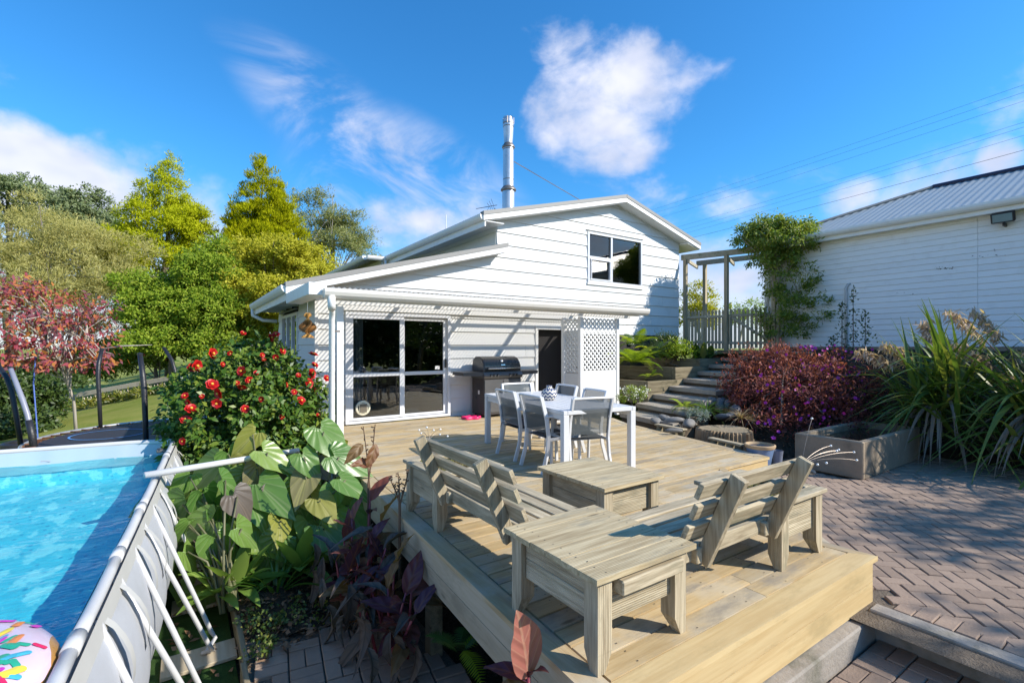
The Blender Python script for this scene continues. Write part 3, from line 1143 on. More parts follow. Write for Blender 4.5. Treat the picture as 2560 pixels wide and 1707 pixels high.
lattice(lat, lambda a, z, t: Vector((6.70 + a, 7.32 - t, z)), .96, LZ0, LZ1)
lattice(lat, lambda a, z, t: Vector((6.65 + t, 7.38 + a, z)), .42, LZ0 - .05, LZ1, pitch=.112)
for (a, b) in (((6.62, 7.29, 0), (6.70, 7.37, 2.06)), ((7.66, 7.29, 0), (7.74, 7.37, 2.06))):
    MB().box(*a, *b, .005).build('post', TRIM, lat, world=LW)
MB().box(6.705, 7.305, .12, 7.655, 7.325, .965).build('solid_panel', WHITE, lat, world=LW)
MB().box(6.645, 7.375, .12, 6.665, 7.80, .90).build('solid_panel', WHITE, lat, world=LW)
MB().box(6.61, 7.802, 0, 6.69, 7.88, 2.06, .005).build('post', TRIM, lat, world=LW)

# ------------------------------------------------------------------ the building on the upper level
shed = thing('garage', 'long white weatherboard outbuilding with grey corrugated roof above paving', 'building', (13.6, 1, 1.3))
SW_ = (13.6, 1, 1.3)
XS = 13.6
for k in range(22):
    zb = 1.45 + .13 * k
    zt = zb + .13
    if zb > 4.2:
        break
    for ya, yb in ((-7, 2.86), (2.865, 7.3)):
        mb = MB()
        mb.prism([(ya, zb), (yb, zb), (yb, zt), (ya, zt)], lambda y, z, zb=zb: Vector((XS - .022 + .014 * (z - zb) / .13, y, z + (.004 if z < zb + 1e-6 else 0))), lambda y, z: Vector((XS + .02, y, z)))
        mb.build('weatherboard', WHITE2, shed, world=SW_)
mb = MB()
mb.box(XS + .02, -7, 1.2, XS + .1, 7.3, 4.25)
mb.box(XS + .02, 7.2, 1.2, 19, 7.3, 4.25)
mb.build('wall_framing', WHITE2, shed, world=SW_)
MB().box(XS - .005, -7, 1.2, XS + .03, 7.28, 1.45).build('foundation', CONC, shed, world=SW_)
EZ = 4.33
XE, XR, ZR = 13.26, 16.3, 5.62
corr = MB()
wl = .15
ys = np.arange(-7.3, 7.4, wl / 4)
for i, y in enumerate(ys):
    dz = .010 * sin(2 * pi * y / wl)
    xe = XR if y < 4.3 else XR - (XR - XE) * (y - 4.3) / (7.4 - 4.3)
    corr.v.append((XE - .05, y, EZ + dz - .05 * (ZR - EZ) / (XR - XE)))
    corr.v.append((xe, y, EZ + (ZR - EZ) * (xe - XE) / (XR - XE) + dz))
corr.f = [(2 * i, 2 * i + 1, 2 * i + 3, 2 * i + 2) for i in range(len(ys) - 1)]
corr.build('roof', ROOF2, shed, smooth=True, world=SW_)
mb = MB()
mb.add([(XE, 7.4, EZ), (XR, 4.3, ZR), (19.4, 7.4, EZ)], [(0, 1, 2)])
mb.add([(XR, -7.3, ZR), (XR, 4.3, ZR), (19.4, 7.4, EZ), (19.4, -7.3, EZ)], [(0, 1, 2, 3)])
mb.build('roof_back', ROOF2, shed, world=SW_)
MB().tube([(XE - .02, 7.42, EZ + .01), (XR, 4.3, ZR + .03)], .045, 8).build('ridge_cap', FLASH, shed, world=SW_)
MB().tube([(XR, 4.3, ZR + .03), (XR, -7.3, ZR + .03)], .06, 8).build('ridge_cap', RIDGE, shed, world=SW_)
gutter('gutter', (XE + .05, 7.4, EZ - .13), (XE + .05, -7.3, EZ - .13), shed, WHITE2, w=.13, h=.13, out=(-1, 0), world=SW_)
MB().box(XE + .05, -7.3, EZ - .22, XE + .08, 7.4, EZ - .02).build('fascia', WHITE2, shed, world=SW_)
MB().box(XE + .08, -7.3, EZ - .20, XS, 7.4, EZ - .18).build('soffit', WHITE2, shed, world=SW_)
MB().tube([(XS - .06, 5.25, 1.3), (XS - .06, 5.25, 2.9), (XS - .04, 5.22, 2.98), (XS + .0, 5.18, 3.0)], .032, 10).build('vent_pipe', POLE, shed, smooth=True, world=SW_)
p = at_depth(2221, 835, 10.9)
MB().tube([(XS - .05, 3.55, 1.3), (XS - .05, 3.55, 1.78)], .035, 10).build('vent_pipe', POLE, shed, smooth=True, world=SW_)
fl = thing('floodlight', 'black rectangular floodlight fixed under the outbuilding gutter', 'light', (13.5, 2.45, 4.0))
fm = MB()
fm.box(-.12, -.17, -.10, .0, .17, .10, .015, Matrix.Translation((-.08, 0, .02)) @ Matrix.Rotation(radians(-18), 4, 'Y'))
fm.build('housing', BLACKFOAM, fl)
MB().box(-.128, -.14, -.075, -.122, .14, .075, 0, Matrix.Translation((-.08, 0, .02)) @ Matrix.Rotation(radians(-18), 4, 'Y')).build('lens', surf('lamp_glass', (.16, .28, .30), .1, var=0), fl)
MB().box(-.08, -.02, -.16, .10, .02, -.09, .004).build('bracket', BLACKFOAM, fl)

rf_ = random.Random(2)
ch = MB()
for (u, v, n_, sp_) in ((2365, 670, 14, 18), (2345, 673, 6, 8), (2480, 640, 5, 40), (2495, 625, 4, 10), (2450, 640, 3, 20), (2262, 733, 3, 25)):
    for i in range(n_):
        r_ = at_depth(u + rf_.uniform(-sp_, sp_), v + rf_.uniform(-3, 3), 1) - Vector((0, 0, CAM_H))
        k_ = (XS - .026) / r_.x
        p_ = Vector((XS - .026, r_.y * k_, CAM_H + r_.z * k_))
        a_, b_ = rf_.uniform(.006, .022), rf_.uniform(.003, .010)
        ch.add([(p_.x, p_.y - a_, p_.z), (p_.x, p_.y, p_.z - b_), (p_.x, p_.y + a_ * .7, p_.z + b_ * .3), (p_.x, p_.y, p_.z + b_)], [(0, 1, 2, 3)])
tag(ch.build('paint_chips', surf('bare_board', (.10, .075, .06), .9, var=0), shed, world=SW_), kind='stuff')


# ------------------------------------------------------------------ deck
deck = thing('deck', 'new pine timber deck between house and brick paving', 'deck', (3, 4, -.3))
DW = (3, 4, -.3)
DL0, DL1 = 1.385, 1.74          # left edge at the front and at the house end


def deck_left(y):
    return DL0 + (DL1 - DL0) * (y - 1.35) / (7.3 - 1.35)


def deck_right(y):
    pts = [(1.35, 3.985), (1.70, 3.95), (3.37, 5.38), (3.3701, 6.40), (6.4, 6.98), (9.1, 8.2)]
    for (a, xa), (b, xb) in zip(pts, pts[1:]):
        if a <= y <= b:
            return xa + (xb - xa) * (y - a) / (b - a)
    return 8.2


PITCH = .142
y = 1.35 + .146
rr = random.Random(3)
while y < 9.05:
    y1 = min(y + .136, 9.06)
    if y < 3.37 < y1:
        y1 = 3.365
    xl0, xl1 = deck_left(y) + .146, deck_left(y1) + .146
    ins = .10 if y < 3.3 else .146
    xr0, xr1 = deck_right(y) - ins, deck_right(y1) - ins
    cuts = []
    if rr.random() < .75:
        cuts = [xl0 + (xr0 - xl0) * rr.uniform(.3, .75)]
    xs = [None] + cuts + [None]
    dz = rr.uniform(-.0015, .0015)
    for a, b in zip(xs, xs[1:]):
        pa = (xl0, xl1) if a is None else (a + .002, a + .002)
        pb_ = (xr0, xr1) if b is None else (b - .002, b - .002)
        m = MB()
        c = .004
        m.prism([(pa[0], y), (pb_[0], y), (pb_[1], y1), (pa[1], y1)], lambda x, q: Vector((x, q, -.032 + dz)), lambda x, q: Vector((x, q, -c + dz)))
        n = len(m.v)
        m.prism([(pa[0], y + c), (pb_[0], y + c), (pb_[1], y1 - c), (pa[1], y1 - c)], lambda x, q: Vector((x, q, -c + dz - .0005)), lambda x, q: Vector((x, q, dz)))
        m.build('deck_board', DECK, deck, world=DW)
    y = y1 + .0065


def plank(poly, z0, z1, mat, name='border_board'):
    return MB().prism(poly, lambda a, b: Vector((a, b, z0)), lambda a, b: Vector((a, b, z1))).build(name, mat, deck, world=DW)


NX = DL0 + .14
plank([(DL0, 1.35), (deck_left(9.06), 9.06), (deck_left(9.06) + .14, 9.06), (DL0 + .14, 1.49)], -.032, .0, DECKY)
plank([(DL0, 1.35), (3.985, 1.35), (3.88, 1.49), (DL0 + .14, 1.49)], -.032, .001, FRESH)
plank([(3.985, 1.35), (3.95, 1.70), (3.85, 1.70), (3.885, 1.49)], -.032, .0, DECKY)
plank([(3.95, 1.70), (5.38, 3.37), (5.27, 3.37), (3.85, 1.70)], -.032, .0, DECKY)
plank([(5.38, 3.372), (6.40, 3.372), (6.26, 3.50), (5.38, 3.50)], -.034, -.001, FRESH)
plank([(6.40, 3.372), (6.98, 6.4), (8.2, 9.06), (8.06, 9.06), (6.84, 6.4), (6.26, 3.51)], -.034, .002, DECKY)
# facing boards
for k in range(2):
    z1, z0 = -.034 - k * .148, -.034 - k * .148 - .144
    MB().prism([(DL0 + .005, 1.375), (3.97, 1.375), (3.97, 1.402), (DL0 + .005, 1.402)], lambda a, b: Vector((a, b, z0)), lambda a, b: Vector((a, b, z1))).build('facing_board', FRESH, deck, world=DW)
    for (ya, yb) in ((1.405, 4.6), (4.605, 9.05)):
        MB().prism([(deck_left(ya) + .012, ya), (deck_left(ya) + .037, ya), (deck_left(yb) + .037, yb), (deck_left(yb) + .012, yb)],
                   lambda a, b: Vector((a, b, z0)), lambda a, b: Vector((a, b, z1))).build('facing_board', FRESHY, deck, world=DW)
    MB().prism([(3.97, 1.40), (3.94, 1.70), (5.37, 3.36), (5.34, 3.36), (3.90, 1.70), (3.94, 1.40)][0:6], lambda a, b: Vector((a, b, z0)), lambda a, b: Vector((a, b, z1))).build('facing_board', FRESHY, deck, world=DW)
    MB().box(5.36, 3.39, z0, 6.39, 3.415, z1).build('facing_board', FRESH, deck, world=DW)
    MB().prism([(6.375, 3.4), (6.95, 6.4), (6.92, 6.4), (6.345, 3.4)], lambda a, b: Vector((a, b, z0)), lambda a, b: Vector((a, b, z1))).build('facing_board', FRESHY, deck, world=DW)
for (x, yy) in ((1.50, 2.2), (1.56, 3.4), (1.62, 4.7), (1.68, 6.0), (1.74, 7.3)):
    MB().box(x, yy, -1.0, x + .1, yy + .1, -.034).build('deck_pile', SLEEPERY, deck, world=DW)
for i in range(12):
    yy = 1.6 + i * .6
    MB().box(deck_left(yy) + .05, yy, -.18, deck_right(yy) - .2, yy + .045, -.036).build('joist', SLEEPERX, deck, world=DW)
# nail heads, in pairs, on the nearer boards
NAIL = surf('nail_head', (.10, .08, .06), .6, var=.2)
nm = MB().lathe([(.0035, .0006), (.0, .0008)], 6)
nmesh = nm.build('nail', NAIL, deck, world=DW)
base_nail = nmesh.data
bpy.data.objects.remove(nmesh)
nails = MB()
yy = 1.35 + .146
while yy < 5.2:
    for xj in np.arange(1.75, deck_right(yy) - .2, .45):
        for q in (.03, .105):
            a = (xj + rr.uniform(-.015, .015), yy + q + rr.uniform(-.006, .006))
            nails.add([(a[0] + .0045 * cos(t), a[1] + .0045 * sin(t), .0022) for t in [k * pi / 3 for k in range(6)]], [(0, 1, 2, 3, 4, 5)])
    yy += PITCH
tag(nails.build('nail_heads', NAIL, deck, world=DW), kind='stuff')
# concrete footing under the front of the deck
MB().box(DL0 + .2, 1.30, -.62, 3.90, 1.46, -.335, .01).build('footing', CONC2, deck, world=DW)
# low step board along the diagonal
plank([(4.02, 1.66), (5.5, 3.33), (5.66, 3.21), (4.16, 1.55)], -.20, -.165, DECKY, 'step_board')
plank([(4.02, 1.67), (5.48, 3.33), (5.52, 3.30), (4.06, 1.63)], -.31, -.20, SLEEPERY, 'step_riser')

# ------------------------------------------------------------------ brick paving
BRICK = surf('brick_paver', (.315, .225, .165), .9, namt=.22, nscale=9, var=.15, dirt=((.16, .115, .095), 3, .6), bscale=60, bstr=.5)
JOINT = ground_mat('paver_joint', (.15, .12, .09), (.20, .16, .12), (.12, .10, .08), 9, 80, .6)


def brick_mesh(L, W, H=.05, c=.006):
    mb = MB()
    mb.box(-L / 2, -W / 2, -H, L / 2, W / 2, 0, c)
    me = bpy.data.meshes.new('brick')
    me.from_pydata(mb.v, [], mb.f)
    me.materials.append(BRICK)
    return me


def lay(parent, spots, z, L, W, seed, most=300):
    """spots: (x, y, angle). The ones that show largest become parts of their own, the rest one mesh."""
    rb = random.Random(seed)
    rows = []
    for (x, y, a) in spots:
        d = x * F2.x + y * F2.y
        r = x * R2.x + y * R2.y
        if d < .3:
            vis = 1e9
        else:
            u, v = 1280 + 1210 * r / d, 867 + 1210 * (CAM_H - z) / d
            vis = d if (-60 < u < 2620 and v < 1790) else 1e6 + d
        rows.append((vis, x, y, a))
    rows.sort()
    me = brick_mesh(L, W)
    rest = MB()
    for i, (vis, x, y, a) in enumerate(rows):
        M = Matrix.Translation((x, y, z + rb.uniform(-.006, .004))) @ Matrix.Rotation(a + rb.uniform(-.012, .012), 4, 'Z') @ Matrix.Rotation(rb.uniform(-.022, .022), 4, 'X') @ Matrix.Rotation(rb.uniform(-.012, .012), 4, 'Y')
        if i < most and vis < 1e6:
            link('brick', me, parent, M=M)
        else:
            rest.box(-L / 2, -W / 2, -.05, L / 2, W / 2, 0, .006, M)
    if rest.v:
        tag(rest.build('bricks', BRICK, parent), kind='stuff')


pav = MB()
pav.add([(3.6, -3, -.318), (13, -3, -.318), (13, 7.0, -.318), (3.6, 7.0, -.318)], [(0, 1, 2, 3)])
pav = tag(pav.build('paving', JOINT), kind='structure')
spots = []
W = .104
for k in range(-160, 160):
    for m_ in range(-80, 80):
        bx, by = k + 2 * m_, k - 2 * m_
        for (cx_, cy_, hor) in ((bx + 1, by + .5, 0), (bx + .5, by + 2, 1)):
            xr = (cx_ - cy_) * W / sqrt(2)
            yr = (cx_ + cy_) * W / sqrt(2)
            x, y = xr + 6, yr + 1.5
            if not (4.06 < x < 11.2 and -2.4 < y < 3.9):
                continue
            lim = deck_right(max(1.36, min(y, 9))) if y > 1.35 else 0
            if x < lim + .15 or (x < 4.1 and y < 1.5):
                continue
            if 7.25 < x < 9.6 and y > 2.72:
                continue
            if bank_z(x, y) > -.30:
                continue
            spots.append((x, y, pi / 4 + hor * pi / 2))
lay(pav, spots, -.30, .2015, .1005, 5)
# a row of whole bricks along the kerb
ks = [(4.035, 1.20 - i * .105, 0) for i in range(34)]
kerb = tag(MB().box(3.80, -3, -.6, 3.925, 1.34, -.300, .008).build('kerb', CONC2), kind='structure')
low = MB()
low.add([(-1, -3, -.50), (3.81, -3, -.50), (3.81, 1.33, -.50), (-1, 1.33, -.50)], [(0, 1, 2, 3)])
low = tag(low.build('lower_paving', JOINT), kind='structure')
sp2 = []
for i in range(26):
    for j in range(26):
        x0, y0 = 3.70 - i * .212, 1.18 - j * .212
        if x0 < .9 or y0 < -2.5:
            continue
        if (i + j) % 2:
            sp2 += [(x0 - .053, y0, pi / 2), (x0 + .053, y0, pi / 2)]
        else:
            sp2 += [(x0, y0 - .053, 0), (x0, y0 + .053, 0)]
lay(low, sp2, -.475, .205, .100, 8, 150)
lay(pav, [(x, y, a) for x, y, a in ks if y > -2], -.299, .2, .1, 9, 40)

pth = MB()
pth.add([(.36, 1.0, -.935), (1.7, 1.0, -.935), (1.7, 4.45, -.935), (.36, 4.45, -.935)], [(0, 1, 2, 3)])
pth = tag(pth.build('garden_path', JOINT), kind='structure')
sp3 = []
ca, sa = cos(radians(-8)), sin(radians(-8))
for i in range(-8, 9):
    for j in range(-14, 5):
        x0, y0 = .232 * i, .232 * j
        subs = [(x0 - .057, y0, pi / 2), (x0 + .057, y0, pi / 2)] if (i + j) % 2 else [(x0, y0 - .057, 0), (x0, y0 + .057, 0)]
        for (x, y, a) in subs:
            X, Y = 1.0 + x * ca - y * sa, 3.9 + x * sa + y * ca
            if .47 < X < 1.62 and 1.1 < Y < 4.28 - .25 * (X - .5):
                sp3.append((X, Y, a + radians(-8)))
lay(pth, sp3, -.905, .222, .108, 12, 130)
edg = thing('timber_edging', 'weathered timber board edging the lower garden path', 'edging', (.37, 4, -.95))
for (ya, yb, s_) in ((2.2, 4.05, 0), (4.06, 5.6, .02)):
    MB().box(.345 + s_, ya, -1.05, .385 + s_, yb, -.86, .005).build('board', SLEEPERY, edg, world=(.37, 4, -.95))

# ------------------------------------------------------------------ steps
steps = thing('garden_steps', 'flight of rough concrete steps climbing to picket gate', 'steps', (7.5, 6.2, -.1))
SWD = (7.5, 6.2, -.1)
NST = 8
RISER = surf('dark_riser', (.14, .105, .07), .95, namt=.4, nscale=20, bscale=40, bstr=1.0)
for k in range(NST):
    xa = 7.42 + .56 * k
    zt = .10 + .153 * k
    sk = .20 - .012 * k
    ya, yb = 5.45 + .10 * k, 6.98 + .05 * k
    rr2 = random.Random(k)

    def stp(x0, x1, z0, z1, mat, name):
        m = MB()
        n = 9
        top, bot = [], []
        pts = []
        for i in range(n):
            yy = ya + (yb - ya) * i / (n - 1)
            pts.append((x0 + (yy - yb) * sk + rr2.uniform(-.012, .012), yy))
        ply = pts + [(x1 + (yb - yb) * sk, yb), (x1 + (ya - yb) * sk, ya)]
        m.add([(a, b, z0) for a, b in ply] + [(a, b, z1 + rr2.uniform(-.004, .004)) for a, b in ply],
              [tuple(range(len(ply)))[::-1], tuple(range(len(ply), 2 * len(ply)))] + [(i, (i + 1) % len(ply), len(ply) + (i + 1) % len(ply), len(ply) + i) for i in range(len(ply))])
        return m.build(name, mat, steps, world=SWD)
    stp(xa, xa + .72, zt - .085, zt, EXPAGG, 'tread')
    stp(xa + .05, xa + .62, zt - .30, zt - .086, RISER, 'riser')
MB().box(11.85, 5.6, .9, 13.2, 8.4, 1.335, .01).build('landing', EXPAGG, steps, world=SWD)
MB().box(11.78, 6.1, 1.16, 11.9, 7.6, 1.37, .01).build('landing_sleeper', SLEEPERY, steps, world=SWD)

# ------------------------------------------------------------------ terraced timber planters beside the steps
TERR = (('lower terrace planter of grey sleepers with fern beside steps', 8.38, 9.40, 7.06, 8.9, .20, .70),
        ('middle terrace planter of mossy sleepers beside the concrete steps', 9.38, 10.50, 7.10, 8.9, .45, .98),
        ('upper terrace planter of split old sleepers near the picket gate', 10.42, 11.7, 7.18, 8.9, .75, 1.17))
for (lab, xa, xb, ya, yb, z0, z1) in TERR:
    t = thing('terrace_planter', lab, 'planter', (xa, ya, z0), group='terraced sleeper planters')
    wd = (xa, ya, z0)
    nrow = 2
    hh = (z1 - z0) / nrow
    for k in range(nrow):
        MB().box(xa - .01 * k, ya, z0 + hh * k, xb, ya + .10, z0 + hh * (k + 1) - .006, .008).build('sleeper', SLEEPERX, t, world=wd)
        MB().box(xa - .005, ya + .102, z0 + hh * k, xa + .09, yb, z0 + hh * (k + 1) - .006, .008).build('sleeper', SLEEPERY, t, world=wd)
    m = MB()
    nn = 8
    m.v = [(xa + .09 + (xb - xa - .1) * i / nn, ya + .1 + (yb - ya - .1) * j / nn, z1 - .06 + .03 * sin(i * 2.1 + j)) for j in range(nn + 1) for i in range(nn + 1)]
    m.f = [(j * (nn + 1) + i, j * (nn + 1) + i + 1, (j + 1) * (nn + 1) + i + 1, (j + 1) * (nn + 1) + i) for j in range(nn) for i in range(nn)]
    m.build('soil', SOIL, t, world=wd, smooth=True)
mt = MB().box(9.7, 8.98, 1.55, 9.82, 9.05, 1.72, .01)
p = at_depth(1630, 852, 12.6)

# ------------------------------------------------------------------ pergola, picket fence and gate
PA, PB, PC = Vector((12.32, 8.98)), Vector((12.74, 7.93)), Vector((13.25, 6.86))
perg = thing('pergola', 'weathered timber pergola arching over the picket gate', 'pergola', (12.74, 7.93, 1.33))
PW = (12.74, 7.93, 1.33)
dAC = (PC - PA).normalized()
nAC = Vector((-dAC.y, dAC.x))
if nAC.x < 0:
    nAC = -nAC
posts = [PA, PB, PC, PA + Vector((1.28, .22)), PA + Vector((1.0, 1.2)) * 0 + PC + nAC * 1.1]
for q in posts:
    MB().box(q.x - .05, q.y - .05, 1.2, q.x + .05, q.y + .05, 4.05, .006).build('post', FENCE, perg, world=PW)
a3 = lambda q, z: (q.x, q.y, z)
MB().beam(a3(PA - dAC * .12, 4.10), a3(PC + dAC * .5, 4.14), .06, .16, .006).build('beam', FENCEH, perg, world=PW)
MB().beam(a3(PA + Vector((1.28, .22)) - dAC * .25, 4.10), a3(PC + nAC * 1.1 + dAC * .5, 4.14), .06, .15, .006).build('beam', FENCEH, perg, world=PW)
for t_ in (.04, .5, 1.0):
    q = PA.lerp(PC, t_)
    MB().beam(a3(q - nAC * .05, 3.97), a3(q + nAC * 1.25, 3.97), .05, .10, .005).build('rafter', FENCEH, perg, world=PW)


def picket_mesh(h):
    m = MB()
    w = .036
    prof = [(-w, 0), (w, 0), (w, h - .20), (w * .55, h - .165), (w * .55, h - .15), (w * 1.0, h - .11), (w * .8, h - .05), (0, h), (-w * .8, h - .05), (-w * 1.0, h - .11), (-w * .55, h - .15), (-w * .55, h - .165), (-w, h - .20)]
    n = len(prof)
    m.add([(a, -.009, b) for a, b in prof] + [(a, .009, b) for a, b in prof],
          [tuple(range(n)), tuple(range(2 * n - 1, n - 1, -1))] + [(i, n + i, n + (i + 1) % n, (i + 1) % n) for i in range(n)])
    me = bpy.data.meshes.new('picket')
    me.from_pydata(m.v, [], m.f)
    me.materials.append(FENCE)
    return me


pm = picket_mesh(1.13)
ang = atan2(dAC.y, dAC.x)


def pickets(parent, a, b, n, zb, wd, back):
    for i in range(n):
        q = a.lerp(b, (i + .5) / n) + nAC * back
        link('picket', pm, parent, M=Matrix.Translation((q.x - wd[0], q.y - wd[1], zb + random.uniform(-.012, .012) - wd[2])) @ Matrix.Rotation(ang, 4, 'Z'))


pf = thing('picket_fence', 'weathered picket fence panel between house corner and gate post', 'fence', (12.5, 8.45, 1.38))
fw = (12.5, 8.45, 1.38)
a0, b0 = PA + dAC * .05, PB - dAC * .05
pickets(pf, a0, b0, 11, 1.40, fw, .03)
for z in (1.58, 2.32):
    MB().beam(a3(a0, z), a3(b0, z), .04, .075, .004).build('rail', FENCEH, pf, world=fw)
gt = thing('picket_gate', 'weathered picket gate with diagonal brace at top of steps', 'gate', (13.0, 7.4, 1.38))
gw = (13.0, 7.4, 1.38)
a0, b0 = PB + dAC * .06, PC - dAC * .06
pickets(gt, a0, b0, 10, 1.41, gw, .03)
for z in (1.56, 2.34):
    MB().beam(a3(a0, z), a3(b0, z), .04, .075, .004).build('rail', FENCEH, gt, world=gw)
for e in (a0 + dAC * .035, b0 - dAC * .035):
    MB().box(e.x - .035, e.y - .02, 1.6, e.x + .035, e.y + .02, 2.30, .004).build('stile', FENCE, gt, world=gw)
o_ = -nAC * .03
MB().beam((a0.x + o_.x + .05, a0.y + o_.y - .06, 2.28), (b0.x + o_.x - .03, b0.y + o_.y + .05, 1.62), .03, .07, .004).build('brace', FENCEH, gt, world=gw)
# gate latch post carries on past the gate
MB().box(PC.x - .01, PC.y - .13, 1.2, PC.x + .10, PC.y - .052, 2.5, .006).build('latch_post', FENCE, gt, world=gw)


# ------------------------------------------------------------------ benches, planters and tables on the deck
def low_table(name, label, cat, x0, y0, x1, y1, ztop, shelf_front=False, group=None):
    """Timber box table: four chamfer-footed legs, two-board sides, boarded top."""
    t = thing(name, label, cat, ((x0 + x1) / 2, (y0 + y1) / 2, 0), group=group)
    w = tuple(t.location)
    n = 6
    step = (y1 - y0) / n
    for i in range(n):
        a = y0 + i * step
        MB().box(x0 + random.uniform(-.004, .004), a + .001, ztop - .028, x1 + random.uniform(-.006, .006), a + step - .0015, ztop + random.uniform(-.001, .001), .0012).build('top_board', TOPX, t, world=w)
    inx = .035
    lw_ = .088
    for (lx, sx) in ((x0 + inx, 1), (x1 - inx, -1)):
        for (ly, sy) in ((y0 + inx, 1), (y1 - inx, -1)):
            m = MB()
            m.box(lx, ly, .0895, lx + sx * lw_, ly + sy * lw_, ztop - .029)
            cx_, cy_ = lx + sx * lw_ / 2, ly + sy * lw_ / 2
            # foot chamfered on its inner side
            xa, xb = lx, lx + sx * lw_
            ya, yb = ly, ly + sy * lw_
            m.convex([(xa, ya, 0), (xa + sx * .045, ya, 0), (xa + sx * .045, ya + sy * .05, 0), (xa, ya + sy * .05, 0),
                      (xa, ya, .09), (xb, ya, .09), (xb, yb, .09), (xa, yb, .09)],
                     [(0, 1, 2, 3), (4, 5, 6, 7), (0, 1, 5, 4), (1, 2, 6, 5), (2, 3, 7, 6), (3, 0, 4, 7)])
            m.build('leg', GREYZ, t, world=w)
    zb = ztop - .25
    hh = (ztop - .03 - zb) / 2
    for k in range(2):
        za, zc = zb + k * hh, zb + (k + 1) * hh - .003
        MB().box(x0 + inx + lw_ + .002, y0 + inx + .03, za, x1 - inx - lw_ - .002, y0 + inx + .052, zc, .003).build('side_board', REEDX, t, world=w)
        MB().box(x0 + inx + lw_ + .002, y1 - inx - .052, za, x1 - inx - lw_ - .002, y1 - inx - .03, zc, .003).build('side_board', REEDX, t, world=w)
        MB().box(x0 + inx + .03, y0 + inx + lw_ + .002, za, x0 + inx + .052, y1 - inx - lw_ - .002, zc, .003).build('side_board', REEDY, t, world=w)
        MB().box(x1 - inx - .052, y0 + inx + lw_ + .002, za, x1 - inx - .03, y1 - inx - lw_ - .002, zc, .003).build('side_board', REEDY, t, world=w)
    nl = MB()
    for i in range(n):
        a = y0 + (i + .5) * step
        for xx in (x0 + .08, x1 - .08):
            for q in (-.03, .03):
                cx2, cy2 = xx + random.uniform(-.012, .012), a + q + random.uniform(-.008, .008)
                nl.add([(cx2 + .004 * cos(k * pi / 3), cy2 + .004 * sin(k * pi / 3), ztop + .0018) for k in range(6)], [(0, 1, 2, 3, 4, 5)])
    tag(nl.build('nail_heads', NAIL, t, world=w), kind='stuff')
    if shelf_front:
        MB().box(x0 + inx + lw_ + .03, y0 - .005, ztop - .115, x1 - inx - lw_ + .02, y0 + inx + .028, ztop - .048, .006).build('rail', GREYX, t, world=w)
    return t


low_table('corner_table', 'square weathered timber corner table joining the two benches', 'table', 1.47, 1.51, 2.16, 2.25, .45, True)
low_table('coffee_table', 'low weathered timber coffee table in front of the benches', 'table', 2.50, 2.50, 3.17, 3.30, .43)
SOILP = ground_mat('planter_litter', (.10, .07, .025), (.17, .13, .04), (.30, .25, .12), 18, 70, 1.0)
SEDUM = leafmat('sedum', (.16, .19, .03), (.30, .27, .06), (.22, .12, .04), .2)


